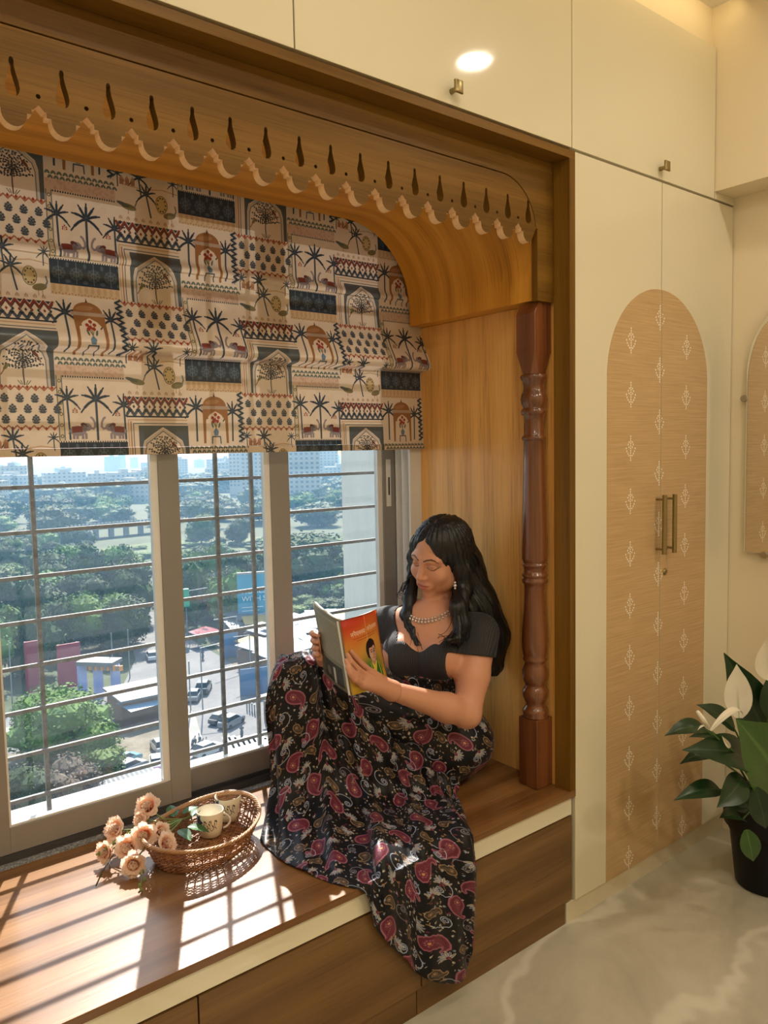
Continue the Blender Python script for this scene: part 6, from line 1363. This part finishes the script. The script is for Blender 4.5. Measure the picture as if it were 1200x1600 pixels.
# long black hair
def wcap(x, y, Y): return pix(1, Y, x, y)
HB = [hw(0, .02, -.03), hw(.01, -.06, -.075), np.array([-.135, .325, 1.03]), np.array([-.098, .305, .93]), np.array([-.085, .300, .83])]
LN1 = [hw(.068, .03, .012), hw(.083, -.03, .004), hw(.088, -.085, .004), wcap(716, 950, .245), wcap(722, 975, .225), wcap(714, 998, .215), wcap(702, 1000, .20)]
LF1 = [hw(-.058, .05, .045), hw(-.080, -.01, .03), hw(-.090, -.06, .02), wcap(640, 936, .42), wcap(636, 962, .40), wcap(645, 985, .37), wcap(652, 1008, .325)]
def hair_sdf(P):
    q = (P - HC) @ HEADB.T / HS; E3 = np.eye(3)
    cap_ = ell(q, (0, .036, -.016), E3, (.0865, .0905, .106)); part = np.abs(q[..., 0] + .006) ; cap_ = cap_ + .006 * np.exp(-(part / .006) ** 2) * (q[..., 1] > .04)
    face = ell(q, (-.006, -.052, .098), E3, (.0605, .128 , .090)); cap_ = smax(cap_, -face, .012); cap_ = smax(cap_, -(q[..., 1] + .075), .02)
    d = cap_ * HS
    for a, b, r0, r1 in zip(HB[:-1], HB[1:], (.088, .085, .082, .078), (.085, .082, .078, .05)): d = smin(d, seg(P, a, b, r0, r1), .03)
    for L_, rr2 in ((LN1, (.020, .026, .029, .029, .026, .020, .010)), (LF1, (.016, .020, .020, .020, .020, .018, .008))):
        for k in range(len(L_) - 1): d = smin(d, seg(P, L_[k], L_[k + 1], rr2[k], rr2[k + 1]), .018)
    ang = np.arctan2(q[..., 0], q[..., 2] + .02); amp = np.clip((face - .0) / .02, 0, 1); d = d + amp * (.0022 * np.sin(ang * 34 + q[..., 1] * 22) + .0014 * np.sin(ang * 61 - q[..., 1] * 35))
    return np.maximum(d, P[..., 0] + .0225)
def hair_mat():
    t = NT('glossy_black_hair'); n = t.noise(t.mapping(t.obj(), (190, 190, 9)), 1.0, 3, .6); n2 = t.noise(t.mapping(t.obj(), (60, 60, 5)), 1.0, 2)
    c = t.mix(n, (.002, .0025, .004), (.009, .009, .012)); q = t.bsdf(c, .36, 0.0, t.bump(t.math('ADD', n, n2), .55, .003), Specular_IOR_Level=.4, Anisotropic=.5); return t.m
HAIR = hair_mat(); hlo = np.array([hw(a, u, d) for a in (-.12, .12) for u in (-.1, .16) for d in (-.15, .12)])
hair = worn('hair', *surface(hair_sdf, np.minimum(hlo.min(0), (-.48, .13, .79)), np.maximum(hlo.max(0), (-.015, .50, 1.3)), .0045), HAIR)
rh = random.Random(9); hm = MB()
def strand(pts, r, wob=.004, n=22):
    pts = [Vector(tuple(p)) for p in pts]; out = []
    ph = rh.uniform(0, 6); 
    for i in range(n + 1):
        t = i / n * (len(pts) - 1); k = min(int(t), len(pts) - 2); f = t - k; p0 = pts[max(k - 1, 0)]; p1, p2 = pts[k], pts[k + 1]; p3 = pts[min(k + 2, len(pts) - 1)]
        q = 0.5 * ((2 * p1) + (p2 - p0) * f + (2 * p0 - 5 * p1 + 4 * p2 - p3) * f * f + (3 * p1 - p0 - 3 * p2 + p3) * f ** 3); w_ = wob * (i / n); out.append(tuple(q + Vector((math.sin(i * .9 + ph), math.cos(i * .8 + ph), math.sin(i * .7)) ) * w_))
    hm.tube(out, [r * (1 - .75 * i / n) for i in range(n + 1)], 5)
for L_, cnt, rad in ((LN1, 24, .022), (LF1, 18, .016)):
    for _ in range(cnt):
        o_ = np.array([rh.uniform(-1, 1), rh.uniform(-1, 1), rh.uniform(-.5, .5)]) * rad; P_ = [p + o_ * (.4 + .25 * i) for i, p in enumerate(L_)]
        P_[-1] = P_[-1] + np.array([rh.uniform(-.02, .02), rh.uniform(-.012, .004), rh.uniform(-.02, .02)]); strand(P_, rh.uniform(.0018, .0035), .006)
for k in range(9):                                                       # loose waves in front of the far shoulder and by the near ear
    strand([hw(-.085, -.03, .03), wcap(636 - k * .5, 905 + k * 2, .44), wcap(628 - k, 915 + 2 * k, .44), wcap(632 + k, 930 + k, .42)], .0018, .004)
for k in range(16):
    a = rh.uniform(0, 1); strand([hw(.05 + .03 * a, .09 - .05 * a, .02 - .05 * a), hw(.092, -.02, -.03 - .05 * a), hw(.095, -.10, -.05 - .05 * a), np.array([-.165 + .07 * a, .235 + .05 * a, 1.0]), np.array([-.15 + .07 * a, .225 + .05 * a, .90 + rh.uniform(-.06, .03)])], rh.uniform(.002, .0034), .006)
hm.build('hair_locks', HAIR, woman, True)

# necklace and earring
SILV = plain('oxidised_silver', (.72, .70, .66), .32, .75); nk = MB()
for k in range(25):
    th = math.radians(-100 + 200 * k / 24); c = NECKB + AX_N * .012 + np.array([0, 0, .052]); dr = AX_N * math.cos(th) + AX_A * math.sin(th); r_ = .060
    hgt = c - np.array([0, 0, .034 * max(0, math.cos(th)) ** 1.3]); ts = np.linspace(.02, .14, 121); sd2 = body_sdf(hgt + dr * ts[:, None]); r_ = ts[np.argmax(sd2 > .0032)]
    p = hgt + dr * r_; m = bmesh.new(); bmesh.ops.create_icosphere(m, subdivisions=1, radius=.0042); bmesh.ops.translate(m, verts=m.verts, vec=Vector(tuple(p))); nk.bm(m)
    if abs(k - 12) < 9:
        m = bmesh.new(); bmesh.ops.create_icosphere(m, subdivisions=1, radius=.0038); bmesh.ops.scale(m, verts=m.verts, vec=(1, 1, 1.6)); bmesh.ops.translate(m, verts=m.verts, vec=Vector(tuple(p + dr * .005 - np.array([0, 0, .0085])))); nk.bm(m)
nk.build('necklace', SILV, woman, True)['label'] = 'beaded silver choker'
ep = pix(1, .258, 711, 914) + np.array([.014, .012, .008]); er = MB()
for dz, r_ in ((0, .004), (-.010, .0058), (-.019, .0036)):
    m = bmesh.new(); bmesh.ops.create_icosphere(m, subdivisions=2, radius=r_); bmesh.ops.translate(m, verts=m.verts, vec=Vector((ep[0] - .014, ep[1] - .012, ep[2] + dz))); er.bm(m)
er.build('earring', SILV, woman, True)['label'] = 'silver drop earring'

# ------------------------------------------------------------------ paisley skirt
def skirt_print():
    P = Print(1024, 1024, rgb8(12, 12, 18)); rg = random.Random(12)
    MRN, PNK, TN, BLU, CR_ = rgb8(104, 42, 58), rgb8(152, 92, 110), rgb8(150, 122, 90), rgb8(158, 166, 190), rgb8(200, 192, 178)
    def pais(cx, cy, s, ang, fl, fill, rim, mid):
        pts = []
        for k in range(40):                                             # a drop whose tip curls over
            t = k / 39 * 2 * math.pi; r_ = 1.0; x = math.sin(t) * (1 - .0); y = -math.cos(t); pts.append((x, y))
        spine = [(0, 0, .50), (.02, -.30, .46), (.10, -.58, .36), (.26, -.84, .24), (.50, -.98, .13), (.74, -.92, .06), (.86, -.76, .02)]
        a = math.radians(ang); T = lambda x, y: (cx + s * (fl * x * math.cos(a) - y * math.sin(a)), cy + s * (fl * x * math.sin(a) + y * math.cos(a)))
        for g, c in ((.10, rim), (0.0, fill), (-.10, mid), (-.16, fill)):
            for (x0, y0, r0), (x1, y1, r1) in zip(spine[:-1], spine[1:]):
                for q in np.linspace(0, 1, 5):
                    r_ = (r0 + (r1 - r0) * q) + g
                    if r_ > .015: p = T(x0 + (x1 - x0) * q, y0 + (y1 - y0) * q); P.disc(p[0], p[1], r_ * s, c)
        for k in range(8): th = k * math.pi / 4; p = T(.22 * math.cos(th), -.02 + .22 * math.sin(th)); P.disc(*p, .055 * s, rim)
        P.disc(*T(0, -.02), .10 * s, rgb8(196, 140, 96))
        for q in range(5): p = T(.08 + .1 * q, -.42 - .1 * q); P.disc(*p, .035 * s, rim)
    def scroll(cx, cy, s, ang, fl, c):
        a = math.radians(ang); pts = []
        for k in range(46):
            t = k / 45; th = t * 4.6 * math.pi; r_ = s * (.08 + .30 * t) if t < .8 else s * (.32 + .9 * (t - .8) / .2 * .8); x, y = fl * r_ * math.cos(th), r_ * math.sin(th); pts.append((cx + x * math.cos(a) - y * math.sin(a), cy + x * math.sin(a) + y * math.cos(a)))
        P.line(pts, 6.0, c); e = pts[-1]
        for k in range(3): b = a + k * 1.9; P.ell(e[0] + 9 * math.cos(b), e[1] + 9 * math.sin(b), 9, 4, math.degrees(b), TN)
    def flower(cx, cy, s, ang):
        for k in range(7):
            th = math.radians(ang - 75 + 25 * k); P.ell(cx + s * .55 * math.cos(th), cy + s * .55 * math.sin(th), s * .5, s * .15, math.degrees(th), BLU if k % 2 else CR_, .85); P.line([(cx, cy), (cx + s * .9 * math.cos(th), cy + s * .9 * math.sin(th))], 2, rgb8(60, 48, 66))
        P.disc(cx, cy, s * .24, MRN); th = math.radians(ang + 180); P.line([(cx, cy), (cx + s * .7 * math.cos(th), cy + s * .7 * math.sin(th)), (cx + s * 1.0 * math.cos(th + .5), cy + s * 1.0 * math.sin(th + .5))], 3, TN)
    big = [(120, 140, 97, 20, 1), (440, 90, 92, 200, -1), (770, 150, 97, -30, 1), (270, 400, 97, 100, 1), (610, 380, 95, 10, -1), (930, 420, 92, 160, 1), (110, 680, 95, -50, -1), (440, 690, 100, 190, 1), (780, 700, 97, 70, -1), (250, 930, 92, 10, 1), (600, 950, 95, -70, -1), (930, 920, 95, 200, 1)]
    for b in big: pais(*b, MRN, PNK, rgb8(96, 28, 50))
    for b in [(280, 190, 54, 60, 1), (610, 200, 57, -40, -1), (940, 250, 54, 120, 1), (90, 430, 54, 200, -1), (445, 480, 54, 20, 1), (770, 500, 57, -80, 1), (290, 640, 52, 150, -1), (620, 640, 54, 60, 1), (960, 680, 54, -20, -1), (90, 900, 54, 90, 1), (430, 880, 54, -60, -1), (770, 900, 57, 160, 1)]: pais(*b, rgb8(78, 66, 56), TN, rgb8(40, 34, 38))
    for k, (x, y) in enumerate(((30, 280), (360, 250), (700, 290), (520, 270), (860, 560), (180, 540), (540, 540), (20, 560), (360, 790), (700, 820), (860, 800), (180, 800), (520, 810), (30, 1000), (350, 30), (690, 40), (880, 60), (200, 20))): scroll(x, y, 84, k * 67, 1 if k % 2 else -1, BLU if k % 3 else rgb8(120, 116, 128))
    for k, (x, y) in enumerate(((200, 290), (560, 60), (860, 330), (360, 550), (700, 440), (30, 780), (560, 760), (870, 1000), (370, 1000), (990, 560), (200, 730), (690, 590), (1000, 100), (300, 60))): flower(x, y, 54, k * 77)
    for _ in range(620):
        x, y, a = rg.uniform(0, 1024), rg.uniform(0, 1024), rg.uniform(0, 360); bgc = P.a[int(y) % 1024, int(x) % 1024]
        if bgc.sum() > .36: continue
        c = rg.choice([CR_, TN, CR_, BLU, rgb8(120, 50, 70)])
        for k in range(rg.choice([1, 3, 3])): b = a + (k - 1) * 38; P.ell(x + 8 * math.cos(math.radians(b)), y + 8 * math.sin(math.radians(b)), 8, 2.8, b, c, .9, 8)
    return P.image('skirt_print')
SKIRT, sk_t, sk_b, sk_c = print_mat('paisley_skirt_cloth', skirt_print(), (1 / .40, 1 / .40, 1), .46, 900, .06)
def zp(x, y, z=.4528): p = pix(2, z, x, y); return (x, y, p[1])
COLS = [
 [(430, 1042, .55), (421, 1064, .52), (415, 1105, .49), (419, 1160, .50), (423, 1215, .48), (415, 1270, .46), zp(406, 1313)],
 [(440, 1029, .57), (436, 1042, .50), (433, 1090, .485), (438, 1160, .465), (440, 1225, .44), (436, 1290, .36), zp(432, 1340)],
 [(465, 1024, .57), (466, 1032, .475), (468, 1075, .455), (470, 1150, .43), (472, 1230, .40), (474, 1308, .275), zp(476, 1363)],
 [(497, 1019, .56), (500, 1022, .45), (500, 1068, .43), (503, 1150, .41), (508, 1240, .37), (515, 1325, .19), zp(520, 1380)],
 [(522, 1028, .55), (527, 1036, .425), (530, 1085, .41), (538, 1165, .385), (548, 1250, .32), (558, 1345, .09), (566, 1398, -.014)],
 [(548, 1042, .53), (548, 1052, .405), (555, 1095, .385), (565, 1170, .35), (580, 1250, .285), (592, 1342, .028), (603, 1470, -.022)],
 [(570, 1048, .51), (568, 1068, .39), (580, 1110, .365), (592, 1175, .33), (612, 1250, .27), (626, 1345, .018), (638, 1502, -.024)],
 [(592, 1052, .48), (590, 1080, .375), (605, 1118, .345), (620, 1180, .31), (640, 1245, .25), (660, 1336, .010), (668, 1530, -.026)],
 [(614, 1055, .45), (612, 1086, .36), (630, 1120, .33), (645, 1180, .29), (664, 1240, .235), (697, 1323, .0), (722, 1532, -.026)],
 [(640, 1062, .42), (635, 1090, .345), (655, 1120, .31), (668, 1175, .27), (686, 1238, .21), (727, 1314, -.005), (738, 1480, -.024)],
 [(665, 1070, .385), (660, 1090, .33), (678, 1115, .29), (690, 1165, .25), (700, 1215, .23), (712, 1262, .17), (738, 1318, -.012)],
 [(690, 1076, .35), (690, 1090, .31), (702, 1110, .27), (712, 1150, .25), (716, 1190, .25), (713, 1228, .23), zp(698, 1268)],
 [(712, 1080, .35), (714, 1090, .33), (721, 1110, .30), (724, 1145, .295), (722, 1180, .295), (717, 1212, .28), zp(712, 1250)],
 [(716, 1085, .42), (718, 1092, .41), (724, 1110, .40), (727, 1140, .40), (725, 1165, .40), (722, 1185, .40), zp(718, 1200)]]
G_ = []
for c in COLS:
    P_ = [pix(1, Y, x, y) for x, y, Y in c]; t_ = P_[0]; far = min(.66, max(t_[1] + .09, .58)); P_ = [np.array([t_[0] + .02, far, .455]), np.array([t_[0] + .01, far - .02, (t_[2] + .455) / 2 + .05])] + P_; G_.append(P_)
G_ = np.array(G_)                                                        # columns x rows x 3
def cat(a, n):                                                           # Catmull-Rom along the first axis
    a = np.concatenate([2 * a[:1] - a[1:2], a, 2 * a[-1:] - a[-2:-1]]); m = len(a) - 3; t = np.linspace(0, m - 1e-9, n); k = t.astype(int); f = (t - k).reshape(-1, *([1] * (a.ndim - 1))); p0, p1, p2, p3 = a[k], a[k + 1], a[k + 2], a[k + 3]
    return .5 * (2 * p1 + (p2 - p0) * f + (2 * p0 - 5 * p1 + 4 * p2 - p3) * f * f + (3 * p1 - p0 - 3 * p2 + p3) * f ** 3)
NU, NV = 210, 190
S_ = cat(cat(G_, NU).transpose(1, 0, 2), NV).transpose(1, 0, 2)
du_ = np.gradient(S_, axis=0); dv_ = np.gradient(S_, axis=1); nn_ = np.cross(du_, dv_); nn_ /= np.linalg.norm(nn_, axis=2)[..., None] + 1e-9
if (nn_[60:120, 110:140] @ np.array([-.6, -.8, .1])).mean() < 0: nn_ = -nn_
uu, vv = np.meshgrid(np.linspace(0, 1, NU), np.linspace(0, 1, NV), indexing='ij')
k_ = np.clip((vv - .27) / .25, 0, 1) * (1 - .35 * np.clip((vv - .93) / .07, 0, 1)); edge_ = np.clip(uu / .05, 0, 1) * np.clip((1 - uu) / .05, 0, 1)
fold = (.0085 * np.sin(uu * 44 + 3.2 * np.sin(vv * 3.0) + 1.0) + .0055 * np.sin(uu * 83 - vv * 6) + .004 * np.sin(uu * 25 + vv * 18)) * k_ * (.45 + .75 * vv)
crease = -.020 * np.exp(-((uu - .20 - .22 * (vv - .35)) / .012) ** 2) * np.clip((vv - .30) / .05, 0, 1) * np.clip((.75 - vv) / .2, 0, 1) + .012 * np.exp(-((uu - .225 - .22 * (vv - .35)) / .014) ** 2) * np.clip((vv - .28) / .05, 0, 1) * np.clip((.72 - vv) / .2, 0, 1)
crump = .006 * np.sin(uu * 60 + vv * 46) * np.sin(vv * 70 - uu * 30) * np.clip((vv - .18) / .06, 0, 1) * np.clip((.42 - vv) / .1, 0, 1)
S_ = S_ + nn_ * ((fold + crease + crump) * edge_)[..., None]
on_seat = S_[..., 1] > -.0075; S_[..., 2] = np.where(on_seat, np.maximum(S_[..., 2], .4532), S_[..., 2]); hang = (S_[..., 2] < .4525) ; S_[..., 1] = np.where(hang, np.minimum(S_[..., 1], -.0095), S_[..., 1])
lu = np.cumsum(np.concatenate([np.zeros((1, NV)), np.linalg.norm(np.diff(S_, axis=0), axis=2)]), 0); lu = lu.mean(1)[:, None] * np.ones((1, NV)) * .95; lv = np.cumsum(np.concatenate([np.zeros((NU, 1)), np.linalg.norm(np.diff(S_, axis=1), axis=2)], 1), 1)
lv = lv - lv[:, 60:61]; lu = lu * (1 + 0 * lv)
F_ = [(i * NV + j, (i + 1) * NV + j, (i + 1) * NV + j + 1, i * NV + j + 1) for i in range(NU - 1) for j in range(NV - 1)]
# waist of the skirt: cloth hugging hips, belly and thighs
def waist_sdf(P):
    d = smin(torso(P), legs(P), .05) - .010; d = np.maximum(d, P[..., 2] - (.838 + .05 * np.clip((P - SHC) @ AX_N, 0, .12))); d = np.maximum(d, -.66 - P[..., 0]); return np.maximum(d, .4535 - P[..., 2])
WV, WF = surface(waist_sdf, (-.70, .14, .445), (-.03, .62, .87), .008)
ang_ = np.arctan2(WV[:, 1] - .38, WV[:, 0] + .30); wuv = np.stack([ang_ * .16 + .3, WV[:, 2] + .3 * WV[:, 0]], 1)
SV = np.concatenate([S_.reshape(-1, 3), WV]); SF = F_ + (WF + NU * NV).tolist(); SUV = np.concatenate([np.stack([lu.ravel(), -lv.ravel()], 1), wuv])
skirt = worn('paisley_skirt', SV, SF, SKIRT, True, SUV)
sm2 = skirt.modifiers.new('thickness', 'SOLIDIFY'); sm2.thickness = .0016; sm2.offset = 1.0

# ------------------------------------------------------------------ the book she reads
def cover_print():
    P = Print(420, 520, rgb8(204, 142, 62), False); rg = random.Random(6); a = P.a; yy, xx = np.mgrid[0:520, 0:420]; fy = yy / 520; fx = xx / 420
    def lay(c, m): a[:] = a * (1 - m[..., None]) + np.asarray(c) * m[..., None]
    lay(rgb8(200, 70, 30), np.clip(1.0 - fy / .42 + .15 * np.sin(fx * 7), 0, 1) * .95); lay(rgb8(176, 44, 34), np.clip(.9 - fy / .38 - fx * .9, 0, 1)); lay(rgb8(216, 172, 60), np.clip((fy - .78) / .15, 0, 1)); lay(rgb8(60, 110, 44), np.exp(-(((fx - .55) / .34) ** 2 + ((fy - .74) / .17) ** 2)) * .95)
    for _ in range(160): P.ell(rg.uniform(0, 420), rg.uniform(150, 520), rg.uniform(5, 18), 3, rg.uniform(60, 120), rg.choice([rgb8(210, 150, 70), rgb8(120, 130, 60), rgb8(190, 120, 50)]), .16, 8)
    # portrait: head, hair, shawl
    P.poly([(150, 470), (160, 400), (205, 350), (250, 335), (300, 350), (350, 400), (372, 470), (330, 500), (200, 500)], rgb8(34, 104, 46)); P.poly([(228, 345), (262, 460), (300, 350), (282, 340), (262, 372), (240, 335)], rgb8(214, 190, 70)); P.line([(215, 350), (240, 470)], 7, rgb8(200, 180, 66)); P.line([(318, 360), (345, 470)], 7, rgb8(214, 190, 70))
    P.ell(248, 252, 62, 74, 0, rgb8(34, 22, 26)); P.poly([(236, 320), (282, 320), (288, 352), (262, 372), (236, 350)], rgb8(176, 128, 108)); P.ell(262, 280, 46, 60, -4, rgb8(196, 156, 138)); P.ell(250, 216, 52, 26, -8, rgb8(34, 22, 26)); P.ell(286, 290, 20, 46, -4, rgb8(170, 120, 104), .6); P.ell(206, 268, 12, 40, 4, rgb8(34, 22, 26))
    for x in (246, 284): P.line([(x - 12, 262), (x, 257), (x + 12, 262)], 5, rgb8(40, 26, 26)); P.ell(x, 274, 10, 5, 0, rgb8(60, 36, 34))
    P.line([(268, 268), (272, 298), (264, 302)], 4, rgb8(140, 92, 78)); P.line([(252, 320), (266, 317), (280, 321)], 5, rgb8(140, 66, 60)); P.disc(262, 244, 5, rgb8(170, 40, 36))
    # heading: letters hung from a head line, then two thin lines and the author's line
    def word(x, y, n, s, c):
        P.line([(x, y), (x + n * 26 * s, y - n * 1.2)], 4 * s, c); r2 = random.Random(n)
        for k in range(n):
            bx = x + (k * 26 + 12) * s; by = y - k * 1.2; q = r2.randrange(4); P.line([(bx + 9 * s, by), (bx + 9 * s, by + 27 * s)], 4 * s, c)
            if q == 0: P.line([(bx + 9 * s, by + 13 * s), (bx - 2 * s, by + 8 * s), (bx - 8 * s, by + 14 * s), (bx - 2 * s, by + 20 * s)], 4 * s, c)
            elif q == 1: P.line([(bx - 8 * s, by), (bx - 8 * s, by + 15 * s), (bx, by + 19 * s), (bx + 9 * s, by + 15 * s)], 4 * s, c)
            elif q == 2: P.line([(bx - 6 * s, by + 5 * s), (bx, by + 10 * s), (bx - 7 * s, by + 16 * s), (bx + 2 * s, by + 24 * s)], 4 * s, c)
            else: P.line([(bx + 9 * s, by), (bx, by - 13 * s), (bx - 9 * s, by - 8 * s)], 4 * s, c); P.disc(bx - 3 * s, by + 13 * s, 5 * s, c)
    W2 = rgb8(236, 214, 196); word(62, 108, 6, .92, W2); word(232, 96, 6, .92, W2)
    P.line([(80, 152), (350, 138)], 3.5, rgb8(150, 50, 26)); P.line([(110, 168), (330, 156)], 3.5, rgb8(150, 50, 26)); P.line([(216, 0), (222, 190)], 6, rgb8(240, 200, 170), alpha=.55)
    for k in range(5): P.line([(250 + 14 * k, 488), (260 + 14 * k, 492)], 5, rgb8(120, 44, 20))
    P.line([(0, 2), (420, 2)], 8, rgb8(110, 50, 30)); P.line([(417, 0), (417, 520)], 8, rgb8(96, 64, 40)); return P.image('book_cover_print')
def back_print():
    P = Print(360, 520, rgb8(120, 116, 100), False); rg = random.Random(3)
    for y in range(40, 330, 11):
        x = 30
        while x < 330: l = rg.uniform(8, 30); P.line([(x, y), (min(332, x + l), y)], 4, rgb8(196, 190, 170), alpha=.7); x += l + 7
    P.rect(60, 360, 300, 500, rgb8(60, 56, 50)); P.rect(150, 390, 176, 500, rgb8(190, 186, 172)); P.ell(240, 440, 24, 34, 0, rgb8(110, 100, 88)); P.rect(300, 330, 356, 500, rgb8(86, 78, 64)); return P.image('book_back_print')
book = thing('open_book', 'open paperback with orange and green portrait cover held against the knees', 'book', tuple(BOOK['St']))
PAPER = plain('book_paper', (.74, .71, .63), .7); COVM = print_mat('book_front_cover', cover_print(), (1, 1, 1), .32)[0]; BCKM = print_mat('book_back_cover', back_print(), (1, 1, 1), .35)[0]
def leafblock(A0, A1, up_, nrm, bow, th, name, mat, page=True):
    n = 12; v = []; uv = []; f = []; ups = np.linspace(0, 1, 9)
    for i in range(n + 1):
        s = i / n; c = A0 + (A1 - A0) * s + nrm * (bow * math.sin(math.pi * min(1, s * 1.05)) ** .8)
        for t in ups: v.append(c + up_ * t + nrm * (-.004 * math.sin(math.pi * t) * s)); uv.append((s, 1 - t))
    m = len(ups)
    for i in range(n):
        for j in range(m - 1): f.append((i * m + j, (i + 1) * m + j, (i + 1) * m + j + 1, i * m + j + 1))
    o = mesh_obj(name, v, f, mat, book, uv, True); q = o.modifiers.new('thickness', 'SOLIDIFY'); q.thickness = .0007; q.offset = 0
    if page:
        V2 = []; F2 = []; back = -nrm
        for i in range(n + 1):
            s = i / n; c = A0 + (A1 - A0) * s * .985 + nrm * (bow * math.sin(math.pi * min(1, s * 1.05)) ** .8)
            for e in (back * .0062, back * (.0062 + th * (1 - .25 * s))):
                for t in (.006, .994): V2.append(c + e + up_ * t)
        for i in range(n):
            a, b = i * 4, (i + 1) * 4; F2 += [(a, b, b + 1, a + 1), (a + 2, a + 3, b + 3, b + 2), (a, a + 2, b + 2, b), (a + 1, b + 1, b + 3, a + 3)]
        F2 += [(0, 1, 3, 2), (n * 4, n * 4 + 2, n * 4 + 3, n * 4 + 1)]; mesh_obj('pages', V2, F2, PAPER, book)
    return o
leafblock(BOOK['St'], BOOK['Rt'], BUP, BN, .016, .007, 'front_cover', COVM); leafblock(BOOK['St'], BOOK['Lt'], BUP, LN, .008, .007, 'back_cover', BCKM)
